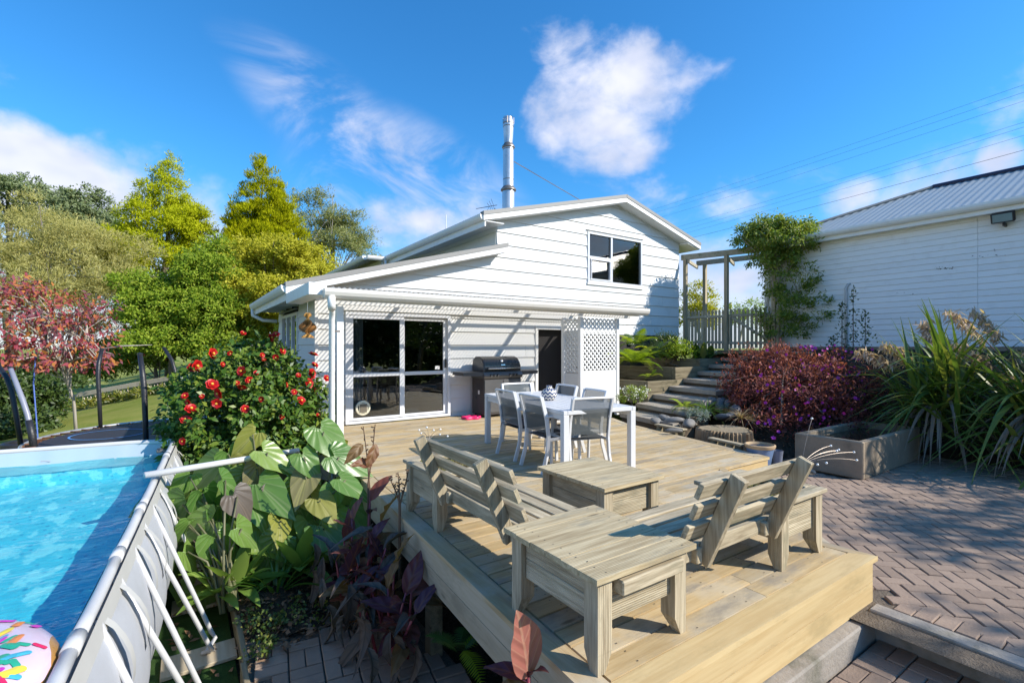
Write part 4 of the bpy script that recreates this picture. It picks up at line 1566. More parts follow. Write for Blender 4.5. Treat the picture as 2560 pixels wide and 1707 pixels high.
def planter_box(label, x0, y0, x1, y1, ztop):
    t = thing('timber_planter', label, 'planter', ((x0 + x1) / 2, (y0 + y1) / 2, 0), group='timber planters at the bench ends')
    w = tuple(t.location)
    rim = .10
    MB().box(x0, y0, ztop - .03, x1, y0 + rim, ztop, .005).build('rim_board', GREYX, t, world=w)
    MB().box(x0, y1 - rim, ztop - .03, x1, y1, ztop, .005).build('rim_board', GREYX, t, world=w)
    MB().box(x0, y0 + rim + .001, ztop - .03, x0 + rim, y1 - rim - .001, ztop, .005).build('rim_board', GREYY, t, world=w)
    MB().box(x1 - rim, y0 + rim + .001, ztop - .03, x1, y1 - rim - .001, ztop, .005).build('rim_board', GREYY, t, world=w)
    inx, lw_ = .025, .09
    for (lx, sx) in ((x0 + inx, 1), (x1 - inx, -1)):
        for (ly, sy) in ((y0 + inx, 1), (y1 - inx, -1)):
            m = MB()
            m.box(lx, ly, .0895, lx + sx * lw_, ly + sy * lw_, ztop - .031)
            xa, xb, ya, yb = lx, lx + sx * lw_, ly, ly + sy * lw_
            m.convex([(xa, ya, 0), (xa + sx * .05, ya, 0), (xa + sx * .05, ya + sy * .05, 0), (xa, ya + sy * .05, 0),
                      (xa, ya, .09), (xb, ya, .09), (xb, yb, .09), (xa, yb, .09)],
                     [(0, 1, 2, 3), (4, 5, 6, 7), (0, 1, 5, 4), (1, 2, 6, 5), (2, 3, 7, 6), (3, 0, 4, 7)])
            m.build('leg', GREYZ2, t, world=w)
    zb = ztop - .27
    hh = (ztop - .03 - zb) / 2
    for k in range(2):
        za, zc = zb + k * hh, zb + (k + 1) * hh - .003
        MB().box(x0 + inx + lw_, y0 + .05, za, x1 - inx - lw_, y0 + .072, zc, .003).build('side_board', REEDX, t, world=w)
        MB().box(x0 + inx + lw_, y1 - .072, za, x1 - inx - lw_, y1 - .05, zc, .003).build('side_board', REEDX, t, world=w)
        MB().box(x0 + .05, y0 + inx + lw_, za, x0 + .072, y1 - inx - lw_, zc, .003).build('side_board', REEDY, t, world=w)
        MB().box(x1 - .072, y0 + inx + lw_, za, x1 - .05, y1 - inx - lw_, zc, .003).build('side_board', REEDY, t, world=w)
    m = MB()
    n = 10
    m.v = [(x0 + .08 + (x1 - x0 - .16) * i / n, y0 + .08 + (y1 - y0 - .16) * j / n, ztop - .045 + .015 * sin(i * 1.9) * sin(j * 2.3)) for j in range(n + 1) for i in range(n + 1)]
    m.f = [(j * (n + 1) + i, j * (n + 1) + i + 1, (j + 1) * (n + 1) + i + 1, (j + 1) * (n + 1) + i) for j in range(n) for i in range(n)]
    m.build('soil', SOILP, t, world=w)
    rs = random.Random(4)
    m = MB()
    for i in range(380):
        x, y = rs.uniform(x0 + .1, x1 - .1), rs.uniform(y0 + .1, y1 - .1)
        a = rs.uniform(0, 2 * pi)
        s_ = rs.uniform(.008, .018)
        z = ztop - .035 + rs.uniform(0, .03)
        m.add([(x, y, z), (x + s_ * cos(a), y + s_ * sin(a), z + s_ * .5), (x + 2 * s_ * cos(a + .4), y + 2 * s_ * sin(a + .4), z + s_ * .9), (x + s_ * cos(a + .8), y + s_ * sin(a + .8), z + s_ * .5)], [(0, 1, 2, 3)])
    tag(m.build('sedum_foliage', SEDUM, t, world=w), kind='stuff')
    return t


planter_box('weathered timber planter of sedum at the house end of the pool-side bench', 1.62, 3.44, 2.26, 4.12, .45)
planter_box('weathered timber planter of sedum standing by the diagonal deck edge', 3.17, 1.58, 3.78, 2.24, .45)


def bench(label, p0, along, out, L):
    """Slatted bench: seat between two boxes, raked back of three slats on two uprights. `out` points to the back."""
    t = thing('timber_bench', label, 'bench', p0, group='timber benches on the deck')
    A, O = Vector((*along, 0)), Vector((*out, 0))
    P = lambda a, o, z: A * a + O * o + Vector((0, 0, z))
    along_x = abs(along[0]) > .5
    gm_, = (GREYX if along_x else GREYY,)
    for k in range(4):
        o = -.06 + k * -.115
        MB().beam(P(-.06, o, .375), P(L + .06, o, .375), .095, .035, .005).build('seat_slat', gm_, t)
    for a in (.16, L - .16):
        MB().beam(P(a, .06, .315), P(a, -.50, .315), .05, .085, .005).build('bearer', GREYY if along_x else GREYX, t)
    tilt = radians(23)
    ub = Vector((0, 0, cos(tilt))) + O * sin(tilt)
    for a in (.17, L - .14):
        b0 = P(a + .052, .035, .26)
        m = MB()
        m.beam(b0, b0 + ub * .56, .045, .085, .004, up=O)
        m.build('upright', GREYZ, t)
    for k, q in enumerate((.20, .335, .47)):
        c0 = P(0, .035, .26) + ub * q + (-O * cos(tilt) + Vector((0, 0, sin(tilt)))) * .060
        m = MB()
        m.beam(c0 + A * (.0 if k == 2 else .03), c0 + A * (L - (.0 if k == 2 else .02)), .088, .030, .003, up=(-O * cos(tilt) + Vector((0, 0, sin(tilt)))))
        m.build('back_slat', gm_, t)
    m = MB().beam(P(.0, .010, .325), P(L, .010, .325), .035, .09, .004)
    m.build('back_rail', gm_, t)
    return t


bench('slatted timber bench beside pool-side deck edge, its raked back to the planting', (1.70, 2.25, 0), (0, 1), (-1, 0), 1.19)
bench('slatted timber bench at the front of the deck, its raked back to the camera', (2.16, 1.66, 0), (1, 0), (0, -1), 1.01)


# ------------------------------------------------------------------ dining set
RT = radians(-8.5)
TC = Vector((4.10, 5.10))
tb = thing('dining_table', 'long pale metal outdoor dining table with slatted top', 'table', (TC.x, TC.y, 0), RT)
TLX, TLY = .50, 1.13
for i in range(9):
    x = -TLX + .055 + i * (2 * TLX - .11) / 9
    MB().box(x + .002, -TLY + .06, .728, x + (2 * TLX - .11) / 9 - .004, TLY - .06, .744, .002).build('top_slat', POWDER, tb)
for (a, b_) in (((-TLX, -TLY, .70), (-TLX + .053, TLY, .746)), ((TLX - .053, -TLY, .70), (TLX, TLY, .746))):
    MB().box(*a, *b_, .004).build('top_frame', POWDER, tb)
for (a, b_) in (((-TLX + .054, -TLY, .70), (TLX - .054, -TLY + .055, .746)), ((-TLX + .054, TLY - .055, .70), (TLX - .054, TLY, .746))):
    MB().box(*a, *b_, .004).build('top_frame', POWDER, tb)
for sx in (-1, 1):
    MB().box(sx * (TLX - .05), -TLY + .08, .64, sx * (TLX - .02), TLY - .08, .699).build('apron', POWDER, tb)
    for sy in (-1, 1):
        MB().box(sx * (TLX - .075), sy * (TLY - .075), 0, sx * TLX * .999, sy * TLY * .999, .699, .005).build('leg', POWDER, tb)


def chair_proto():
    """Stacking aluminium armchair with sling seat and back; faces +Y, origin under the seat's centre."""
    t = thing('chair', 'x', 'chair')
    for sx in (-1, 1):
        x = sx * .255
        m = MB()
        m.beam((x, .22, 0), (x * 1.0, .19, .62), .024, .038, .004, up=(0, 1, 0))
        m.build('front_leg', POWDER, t)
        m = MB()
        pts = [(x, -.30, 0), (x, -.235, .22), (x, -.215, .42), (x, -.24, .62), (x, -.31, .88)]
        for p, q in zip(pts, pts[1:]):
            m.beam(p, q, .024, .042, .0, up=(0, 1, 0))
        m.build('back_leg', POWDER, t)
        m = MB()
        m.beam((x, .23, .632), (x, -.26, .655), .04, .024, .004)
        m.build('armrest', POWDER, t)
        MB().beam((x * .98, .20, .405), (x * .98, -.22, .385), .022, .035, .003).build('seat_rail', POWDER, t)
    MB().beam((-.25, .205, .405), (.25, .205, .405), .035, .03, .003).build('front_rail', POWDER, t)
    MB().tube([(-.25, -.315, .875), (-.12, -.322, .878), (.12, -.322, .878), (.25, -.315, .875)], .014, 8).build('top_rail', POWDER, t)
    m = MB()
    n = 6
    for j in range(n + 1):
        v = j / n
        for i in range(n + 1):
            u = i / n
            m.v.append((-.235 + .47 * u, .215 - .43 * v, .417 - .02 * v - .022 * sin(pi * u) * sin(pi * v)))
    m.f = [(j * (n + 1) + i, j * (n + 1) + i + 1, (j + 1) * (n + 1) + i + 1, (j + 1) * (n + 1) + i) for j in range(n) for i in range(n)]
    m.build('seat_sling', SLING, t, smooth=True)
    m = MB()
    for j in range(n + 1):
        v = j / n
        z = .46 + .41 * v
        yb = -.218 - (.025 * (z - .42) / .2 if z < .62 else .025 + .07 * (z - .62) / .26)
        for i in range(n + 1):
            u = i / n
            m.v.append((-.24 + .48 * u, yb - .018 * sin(pi * u), z))
    m.f = [(j * (n + 1) + i, j * (n + 1) + i + 1, (j + 1) * (n + 1) + i + 1, (j + 1) * (n + 1) + i) for j in range(n) for i in range(n)]
    m.build('back_sling', SLINGT, t, smooth=True)
    return t


SLINGT, st_, sb_ = new_mat('open_weave_sling')
sb_.inputs['Base Color'].default_value = (.085, .10, .105, 1)
sb_.inputs['Roughness'].default_value = .7
tr_ = st_.new('ShaderNodeBsdfTransparent')
mx_ = st_.new('ShaderNodeMixShader')
mx_.inputs[0].default_value = .26
st_.l.new(sb_.outputs[0], mx_.inputs[1])
st_.l.new(tr_.outputs[0], mx_.inputs[2])
st_.l.new(mx_.outputs[0], st_.n['Material Output'].inputs[0])

CHAIRS = ((3.50, 5.30, -96, 'pale framed sling chair with a grey cushion, further from camera on pool side of table'),
          (3.40, 4.60, -97, 'pale framed sling chair nearest the benches on pool side of dining table'),
          (3.80, 3.98, -12, 'pale framed sling chair at the bench end of dining table'),
          (4.30, 6.20, 176, 'pale framed sling chair at the barbecue end of dining table'),
          (4.72, 5.50, 83, 'pale framed sling chair on the steps side of table, close to the lattice screen'),
          (4.53, 4.70, 80, 'pale framed sling chair on the steps side of table, nearer the camera'))
proto = chair_proto()
for i, (x, y, a, lab) in enumerate(CHAIRS):
    c = proto if i == 0 else copy_tree(proto)
    a = radians(a)
    f = Vector((-sin(a), cos(a)))
    # (x, y) is the middle of the back
    c.location = (x + f.x * .30, y + f.y * .30, 0)
    c.rotation_euler = (0, 0, a)
    tag(c, lab, 'chair', 'six sling chairs round the dining table')
for i, lab in ((0, 'thin grey seat cushion with ties on chair by the pool side of table'), (4, 'thin grey seat cushion on chair nearest the lattice screen')):
    x, y, a, _ = CHAIRS[i]
    a = radians(a)
    f = Vector((-sin(a), cos(a)))
    cu = thing('seat_cushion', lab, 'cushion', (x + f.x * .30, y + f.y * .30, .42), a, group='chair cushions')
    smooth_edges(MB().box(-.215, -.20, -.005, .215, .205, .045, .02).build('pad', CUSH, cu), 50)
    for sx in (-1, 1):
        MB().tube([(sx * .20, -.19, .01), (sx * .235, -.24, .0), (sx * .245, -.25, -.06)], .004, 5).build('tie', CUSH, cu)

# vase with zigzag bands
VASE, vt, vb = new_mat('zigzag_glaze')
vco = vt.new('ShaderNodeTexCoord').outputs['Object']
vsp = vt.new('ShaderNodeSeparateXYZ')
vt.l.new(vco, vsp.inputs[0])
vang = vt.math('ARCTAN2', vsp.outputs[0], vsp.outputs[1])
zig = vt.math('PINGPONG', vt.math('MULTIPLY', vang, 11 / (2 * pi)), .5)
vv = vt.math('FRACT', vt.math('MULTIPLY', vt.math('SUBTRACT', vsp.outputs[2], vt.math('MULTIPLY', zig, .055)), 21.0))
vt.l.new(vt.mix(vt.smooth(vv, .47, .53), (.75, .69, .56), (.03, .055, .16)), vb.inputs['Base Color'])
vb.inputs['Roughness'].default_value = .3
p = at_z(1373, 1000, .746)
va = tag(MB().lathe([(.0, 0), (.06, 0), (.085, .03), (.105, .075), (.105, .10), (.085, .135), (.05, .155), (.036, .165), (.036, .178), (.043, .19), (.038, .192), (.028, .17), (.0, .16)], 32).build('vase', VASE, smooth=True, loc=(p.x, p.y, .747)),
         'round cream and navy zigzag vase standing on the dining table', 'vase')

# ------------------------------------------------------------------ barbecue
SHELF = surf('shelf_plastic', (.085, .08, .08), .5, namt=.2)
bq = thing('barbecue', 'black hooded gas barbecue with side shelves against house wall', 'barbecue', (5.53, 8.72, 0))
MB().box(-.46, -.25, .05, .46, .25, .80, .01).build('cabinet', BBQC, bq)
for sx in (-1, 1):
    MB().box(sx * .005, -.262, .10, sx * .45, -.251, .77, .004).build('door', BBQG, bq)
    MB().beam((sx * .04, -.285, .50), (sx * .04, -.285, .68), .015, .015).build('door_handle', CHROME, bq)
    m = MB()
    m.prism([(-.25, .85), (.25, .85), (.25, .935), (-.25, .935)], lambda a, z: Vector((sx * .475, a, z)), lambda a, z: Vector((sx * .93, a * .92, z - (.0 if z > .9 else -.02))))
    m.build('side_shelf', SHELF, bq)
m = MB()
m.prism([(-.27, .80), (.25, .80), (.25, .935), (-.24, .935), (-.30, .86)], lambda a, z: Vector((-.475, a, z)), lambda a, z: Vector((.475, a, z)))
m.build('firebox', BBQG, bq)
m = MB()
prof = [(-.25, .94), (-.25, 1.03), (-.22, 1.12), (-.14, 1.21), (-.02, 1.25), (.12, 1.25), (.22, 1.19), (.25, 1.05), (.25, .94)]
n = len(prof)
for x, s_ in ((-.46, .94), (-.44, 1.0), (.44, 1.0), (.46, .94)):
    m.v += [(x, a * s_, .94 + (z - .94) * s_) for a, z in prof]
m.f = [(k * n + i, k * n + i + 1, (k + 1) * n + i + 1, (k + 1) * n + i) for k in range(3) for i in range(n - 1)] + [tuple(range(n))[::-1], tuple(3 * n + i for i in range(n))]
hood = smooth_edges(m.build('hood', BBQ, bq), 35)
MB().tube([(-.38, -.285, 1.0), (-.39, -.315, 1.005), (.39, -.315, 1.005), (.38, -.285, 1.0)], .014, 10).build('hood_handle', CHROME, hood, smooth=True)
MB().lathe([(.0, .012), (.03, .012), (.034, .0)], 20, M=Matrix.Translation((0, -.205, 1.155)) @ Matrix.Rotation(radians(62), 4, 'X')).build('thermometer', CHROME, hood, smooth=True)
MB().box(-.05, -.01, -.002, .05, .01, .004, 0, Matrix.Translation((0, -.248, 1.075)) @ Matrix.Rotation(radians(78), 4, 'X')).build('badge', CHROME, hood)
for x in (-.32, -.235, -.15, .15, .235, .32):
    k_ = MB().lathe([(.0, .028), (.022, .028), (.026, .0), (.033, .0), (.033, -.004)], 16, M=Matrix.Translation((x, -.288, .868)) @ Matrix.Rotation(radians(66), 4, 'X'))
    smooth_edges(k_.build('knob', BLACKFOAM, bq))
for gz0 in (.60, .20):
    for r_ in range(4):
        for cc_ in range(3):
            MB().box(-.464, -.18 + cc_ * .09, gz0 + r_ * .03, -.461, -.12 + cc_ * .09, gz0 + r_ * .03 + .012).build('vent_slot', WIRE, bq)
MB().box(-.463, -.07, .47, -.461, -.01, .55).build('sticker', TRIM, bq)
MB().lathe([(.0, .002), (.035, .002), (.035, .0)], 16, M=Matrix.Translation((-.461, .08, .40)) @ Matrix.Rotation(-pi / 2, 4, 'Y')).build('cylinder_port', WIRE, bq)
for sx in (-1, 1):
    for sy in (-1, 1):
        MB().lathe([(.0, -.012), (.025, -.012), (.025, .012), (.0, .012)], 12, M=Matrix.Translation((sx * .40, sy * .2, .026)) @ Matrix.Rotation(pi / 2, 4, 'Y')).build('caster', WIRE, bq)

# pink paw-shaped dish by the barbecue
m = MB()
ring = []
for k in range(40):
    a = 2 * pi * k / 40
    ring.append((.19 + .035 * cos(5 * a), a))
for z, s_ in ((0, .96), (.012, 1.0), (.045, .97), (.05, .92), (.03, .86)):
    m.v += [(r * s_ * cos(a), r * s_ * sin(a) * .8, z) for r, a in ring]
m.f = [(k * 40 + i, k * 40 + (i + 1) % 40, (k + 1) * 40 + (i + 1) % 40, (k + 1) * 40 + i) for k in range(4) for i in range(40)] + [tuple(160 + i for i in range(40))]
tag(m.build('pet_dish', PINK, smooth=True, loc=(4.82, 8.55, .001)), 'scalloped pink plastic pet dish on the deck beside barbecue', 'dish')

# ------------------------------------------------------------------ wooden spinner hanging from the eave
spn = thing('wind_spinner', 'turned wooden wind spinner of stacked slats hanging by the eave corner', 'ornament', (1.72, 8.60, 1.60))
SPW = wood('spinner_wood', (.24, .11, .035), (.38, .20, .07), 'X', .45, 30, var=.3)
SPW2 = wood('spinner_pale_wood', (.45, .24, .06), (.62, .36, .12), 'X', .45, 30, var=.15)
zz = 0.0
widths = [.10, .085, .06, .03, .045, .09, .115, .13, .138, .138, .136, .125, .11, .09, .07, .045, .022, .022, .045, .062, .058, .04]
for i, w_ in enumerate(widths):
    M = Matrix.Rotation(radians(9 * i), 4, 'Z')
    MB().box(-w_, -.016, zz, w_, .016, zz + .0185, .002, M).box(-.016, -w_, zz + .0002, .016, w_, zz + .0183, .002, M).build('slat', SPW if 3 < i < 15 else SPW2, spn)
    zz += .019
MB().tube([(0, 0, zz), (0, 0, .72)], .004, 5).build('chain', CHROME, spn)


# ------------------------------------------------------------------ solar stem lights in the planters
LEDW = surf('white_bulb', (.85, .85, .84), .25, var=0)


def stem_light(label, base, top, ends, panel):
    t = thing('solar_stem_light', label, 'light', base, group='solar stem lights')
    b = Vector(base)
    MB().tube([(0, 0, -.05), Vector(top) - b], .006, 6).build('stake', CHROME, t)
    for e in ends:
        e = Vector(e) - b
        s_ = Vector(top) - b
        mid = s_.lerp(e, .45) + Vector((0, 0, .05))
        pts = [s_ * (1 - q) ** 2 + mid * 2 * q * (1 - q) + e * q * q for q in [i / 8 for i in range(9)]]
        w_ = MB().tube(pts, .0013, 5).build('wire', STEEL_D, t)
        MB().lathe([(0, -.009), (.006, -.006), (.009, 0), (.006, .006), (0, .009)], 10, tuple(e)).build('bulb', LEDW, w_, smooth=True)
    pp = Vector(panel) - b
    smooth_edges(MB().lathe([(0, -.02), (.03, -.02), (.042, -.008), (.042, .006), (.036, .010), (0, .010)], 16, M=Matrix.Translation(pp) @ Matrix.Rotation(radians(25), 4, 'Y') @ Matrix.Diagonal((1.2, 1.0, 1, 1))).build('solar_panel', surf('solar_panel_black', (.05, .07, .10), .2, var=0), t))


bl = at_depth(1072, 1165, 4.16)
DL = 4.16
stem_light('solar light of curving wire stems in planter at the house end of bench', (bl.x, bl.y, .42), at_depth(1072, 1100, DL),
           [at_depth(u, v, DL + dd) for u, v, dd in ((1048, 1075, .0), (1053, 1083, .1), (1067, 1068, .05), (1084, 1075, .1), (1101, 1073, 0), (1100, 1086, .1), (1119, 1090, 0))], at_depth(1068, 1120, DL - .03))
bl = at_depth(1997, 1213, 3.5)
DR = 3.5
stem_light('solar light of drooping wire stems in planter by diagonal deck edge', (bl.x, bl.y, .42), at_depth(2004, 1160, DR),
           [at_depth(u, v, DR + dd) for u, v, dd in ((2030, 1046, .1), (2077, 1114, .15), (2092, 1127, .1), (2097, 1124, .2), (2135, 1130, .1), (2142, 1150, 0), (2066, 1157, -.1), (2044, 1161, -.15))], at_depth(2022, 1176, DR - .02))

# ------------------------------------------------------------------ concrete trough, pots, stump, edging and stones
tr = thing('concrete_trough', 'old stained concrete trough of dark water on brick paving', 'trough', (8.4, 3.1, -.30))
wl_ = (8.4, 3.1, -.30)
X0, X1, Y0, Y1, ZB, ZT = 7.37, 9.50, 2.66, 3.52, -.30, .20
m = MB()
t_ = .09
m.box(X0, Y0, ZB, X0 + t_, Y1, ZT, .015)
m.box(X1 - t_, Y0, ZB, X1, Y1, ZT, .015)
m.box(X0 + t_ - .01, Y0 + .003, ZB, X1 - t_ + .01, Y0 + t_, ZT - .003, .012)
m.box(X0 + t_ - .01, Y1 - t_, ZB, X1 - t_ + .01, Y1 - .003, ZT - .003, .012)
m.box(X0 + .02, Y0 + .02, ZB + .01, X1 - .02, Y1 - .02, ZB + .08)
m.build('basin', CONC, tr, world=wl_)
m = MB()
m.add([(X0 + .05, Y0 + .05, ZT - .10), (X1 - .05, Y0 + .05, ZT - .10), (X1 - .05, Y1 - .05, ZT - .10), (X0 + .05, Y1 - .05, ZT - .10)], [(0, 1, 2, 3)])
m.build('water', surf('dark_water', (.02, .02, .014), .12, namt=.5, nscale=9, dirt=((.16, .13, .06), 14, .5), bscale=20, bstr=.2), tr, world=wl_)


def pot(name, label, loc, prof, mat, rimmat=None):
    t = thing(name, label, 'pot', loc)
    smooth_edges(MB().lathe(prof, 28).build('body', mat, t))
    r, z = max(prof)
    if rimmat:
        smooth_edges(MB().lathe([(r * .86, z - .05), (r * 1.0, z - .045), (r * 1.06, z - .02), (r * 1.06, z), (r * .97, z + .006), (r * .90, z - .03)], 28).build('rim', rimmat, t))
    MB().lathe([(r * .9, z - .06), (0, z - .05)], 20).build('soil', SOILP, t)
    return t


BLUEPOT = surf('blue_glaze', (.16, .24, .40), .3, namt=.35, nscale=8, var=0)
TERRA = surf('buff_terracotta', (.48, .34, .20), .8, namt=.15, var=0)
pot('glazed_pot', 'wide blue glazed pot with buff rim beyond the deck corner', (6.62, 3.62, -.28), [(.11, 0), (.13, .1), (.17, .3), (.185, .38)], BLUEPOT, TERRA)
pot('small_pot', 'small plain grey cup standing beside the wide glazed pot', (6.90, 3.52, -.28), [(.05, 0), (.06, .2), (.07, .28)], surf('grey_glaze', (.18, .20, .26), .5, var=0))
p = at_z(450, 990, -.55)
pot('white_pot', 'plain white pot on the lawn edge below the fence', (-.02, 24.8, -.34), [(.16, 0), (.22, .45), (.24, .55)], TRIM)

STUMPB = wood('stump_fibre', (.20, .135, .08), (.38, .28, .175), 'Z', .95, 40, stain=(.07, .05, .03), var=0, knot=False)
STUMPT = surf('stump_top', (.30, .235, .15), .95, namt=.5, nscale=14, dirt=((.10, .09, .04), 5, .7), bscale=25, bstr=1.0, var=0)
stp_ = thing('tree_stump', 'broad cut tree stump with shaggy fibrous bark beyond the deck', 'stump', (7.22, 4.52, -.25))
m = MB()
N = 90
rs = random.Random(9)
rad = [.40 + .03 * sin(3 * k * 2 * pi / N + 1) + (.022 if k % 2 else -.018) + rs.uniform(-.012, .012) for k in range(N)]
for z, s_ in ((0, 1.1), (.12, 1.02), (.25, 1.0), (.37, .98), (.385, .93)):
    m.v += [(rad[k] * s_ * cos(2 * pi * k / N), rad[k] * s_ * sin(2 * pi * k / N), z + (rs.uniform(-.015, .01) if z > .3 else 0)) for k in range(N)]
m.f = [(j * N + i, j * N + (i + 1) % N, (j + 1) * N + (i + 1) % N, (j + 1) * N + i) for j in range(4) for i in range(N)]
m.build('bark', STUMPB, stp_)
m = MB()
m.v = [(0, 0, .36)] + [(rad[k] * .66 * cos(2 * pi * k / N), rad[k] * .66 * sin(2 * pi * k / N), .372 + rs.uniform(-.015, .015)) for k in range(N)] + [(rad[k] * .945 * cos(2 * pi * k / N), rad[k] * .945 * sin(2 * pi * k / N), .384) for k in range(N)]
m.f = [(0, 1 + k, 1 + (k + 1) % N) for k in range(N)] + [(1 + k, 1 + N + k, 1 + N + (k + 1) % N, 1 + (k + 1) % N) for k in range(N)]
m.build('cut_face', STUMPT, stp_, smooth=True)


def logroll(label, p0, p1, n, z0, z1):
    t = thing('log_edging', label, 'edging', (p0[0], p0[1], z0), group='short log edgings beside the deck')
    w = tuple(t.location)
    for i in range(n):
        q = Vector((*p0, 0)).lerp(Vector((*p1, 0)), (i + .5) / n)
        MB().lathe([(.055, z0), (.055, z1 - .035), (.045, z1 - .03), (0, z1 - .03)], 12, (q.x, q.y, 0)).build('log', SLEEPERY, t, world=w)
    MB().beam((p0[0], p0[1], z1 - .012), (p1[0], p1[1], z1 - .012), .11, .03, .006).build('cap_board', GREYY, t, world=w)


logroll('short log edging with board cap holding river stones at the deck edge', (6.94, 5.66), (6.88, 5.02), 4, -.25, .09)
logroll('short mossy log edging with board cap in front of the stump', (6.72, 4.45), (6.60, 3.85), 4, -.28, .06)
gb = thing('garden_board', 'split old timber rail leaning beside the stump under flowering shrub', 'rail', (7.1, 3.9, -.2))
MB().beam((-.15, -.1, .02), (.35, .42, .18), .06, .14, .01).build('rail', SLEEPERX, gb)
MB().box(.25, .25, -.1, .34, .34, .2, .01).build('stake', SLEEPERY, gb)


def stone(label, loc, size, rot, mat, seed):
    rs_ = random.Random(seed)
    m = MB()
    n, h = 14, 8
    ph = [rs_.uniform(0, 6.28) for _ in range(4)]
    for j in range(h + 1):
        th = pi * j / h
        for i in range(n):
            a = 2 * pi * i / n
            k = 1 + .07 * sin(2 * a + ph[0]) + .05 * sin(3 * a + 2 * th + ph[1]) + .04 * cos(2 * th + ph[2])
            m.v.append((size[0] * k * sin(th) * cos(a), size[1] * k * sin(th) * sin(a), size[2] * k * cos(th)))
    m.f = [(j * n + i, j * n + (i + 1) % n, (j + 1) * n + (i + 1) % n, (j + 1) * n + i) for j in range(h) for i in range(n)]
    o = m.build('river_stone', mat, smooth=True, loc=loc)
    o.rotation_euler = rot
    return tag(o, label, 'stone', 'river stones round the stump')


SP = (('pale flat river stone at the end of log edging', 1640, 1052, 8.9, .15, .10, .07, 0),
      ('pale river stone resting above the log edging', 1664, 1046, 8.9, .14, .09, .06, 0),
      ('long pale river stone behind the log edging', 1686, 1052, 8.7, .20, .12, .07, 0),
      ('grey river stone touching the stump bark', 1722, 1058, 8.4, .18, .11, .08, 0),
      ('slim pale stone lying along the deck edge', 1684, 1076, 8.0, .13, .05, .04, 0),
      ('whitish slab of stone below the small fern', 1712, 1034, 9.1, .22, .10, .07, 0),
      ('dark upright stone beside the grass tuft', 1800, 1018, 9.3, .09, .08, .12, 1),
      ('dark rounded stone leaning on the upright one', 1818, 1016, 9.3, .10, .08, .13, 1),
      ('large dark oval stone under the flowering shrub', 1846, 1008, 9.4, .17, .11, .08, 1),
      ('long dark stone above the stump', 1838, 1024, 9.0, .16, .11, .09, 1),
      ('flat blue-grey stone just behind the stump top', 1806, 1042, 8.7, .20, .12, .06, 1),
      ('blue-grey stone overlapping the one behind stump', 1828, 1038, 8.75, .15, .10, .06, 1),
      ('grey stone half hidden by the flowering shrub', 1803, 1004, 9.5, .15, .10, .08, 1),
      ('pale stone on top of the dark stone heap', 1780, 1000, 9.6, .10, .08, .06, 0),
      ('grey stone behind the grass tuft', 1745, 1012, 9.5, .09, .08, .07, 0))
for i, (lab, u, v, d, sx, sy, sz, dk) in enumerate(SP):
    q = at_depth(u, v, d)
    stone(lab, tuple(q), (sx, sy, sz), (random.uniform(-.25, .25), random.uniform(-.25, .25), random.uniform(0, 3)), STONE_D if dk else STONE, i)

# meter box on the house wall over the ferns
p = at_depth(1630, 852, 14.0)
tag(MB().box(9.95, 8.98, 1.50, 10.10, 9.06, 1.70, .01).build('meter_box', TRIM), 'small white meter box below the weatherboards behind ferns', 'box')

# ------------------------------------------------------------------ pool
pool = thing('frame_pool', 'above-ground frame pool with grey fabric wall, white rail and blue water', 'pool', (-2.2, 4.5, -1.0))
PWD = (-2.2, 4.5, -1.0)
ZRAIL = .245


def rail_x(y):
    return -.10 - .054 * (7.56 - y)


RY = [7.52, 6.6, 5.55, 4.55, 3.6, 2.62, 1.6, .55]
# long rail in sleeves
for ya, yb in zip(RY, RY[1:]):
    n = 4
    pts = [(rail_x(ya + (yb - ya) * i / n), ya + (yb - ya) * i / n, ZRAIL - .012 * sin(pi * i / n)) for i in range(n + 1)]
    MB().tube(pts, .028, 14).build('rail', POLE, pool, smooth=True, world=PWD)
for yj in RY[1:-1]:
    MB().tube([(rail_x(yj + .07), yj + .07, ZRAIL), (rail_x(yj - .07), yj - .07, ZRAIL)], .0325, 14).build('joint', POLE, pool, smooth=True, world=PWD)
YF = 7.62
MB().tube([(rail_x(7.52) + .02, 7.50, ZRAIL), (rail_x(7.52) - .06, YF, ZRAIL), (-.6, YF + .10, ZRAIL), (-2.0, YF + .28, ZRAIL), (-4.2, YF + .45, ZRAIL)], .030, 14).build('rail', POLE, pool, smooth=True, world=PWD)
# outer wall of fabric, bellied out
m = MB()
ny, nz = 60, 10
for j in range(ny + 1):
    yv = 7.6 - 7.2 * j / ny
    ph = (j % 8) / 8
    for k in range(nz + 1):
        t = k / nz
        z = ZRAIL - .03 - (ZRAIL + 1.0 - .03) * t
        bulge = .26 * sin(pi * min(1, t * 1.12)) ** .8 if t * 1.12 < 1 else 0
        m.v.append((rail_x(yv) + .02 + bulge * .55 + .012 * sin(yv * 6.2) * sin(pi * t), yv, z))
m.f = [(j * (nz + 1) + k, j * (nz + 1) + k + 1, (j + 1) * (nz + 1) + k + 1, (j + 1) * (nz + 1) + k) for j in range(ny) for k in range(nz)]
m.build('outer_wall', LINER, pool, smooth=True, world=PWD)
m = MB()
for j in range(ny + 1):
    yv = 7.6 - 7.2 * j / ny
    for (dx, z) in ((.045, ZRAIL + .0), (.062, ZRAIL - .10)):
        m.v.append((rail_x(yv) + dx, yv, z))
m.f = [(2 * j, 2 * j + 1, 2 * j + 3, 2 * j + 2) for j in range(ny)]
SLEEVE = surf('sleeve_cloth', (.52, .51, .48), .5, var=0)
m.build('sleeve', SLEEVE, pool, smooth=True, world=PWD)
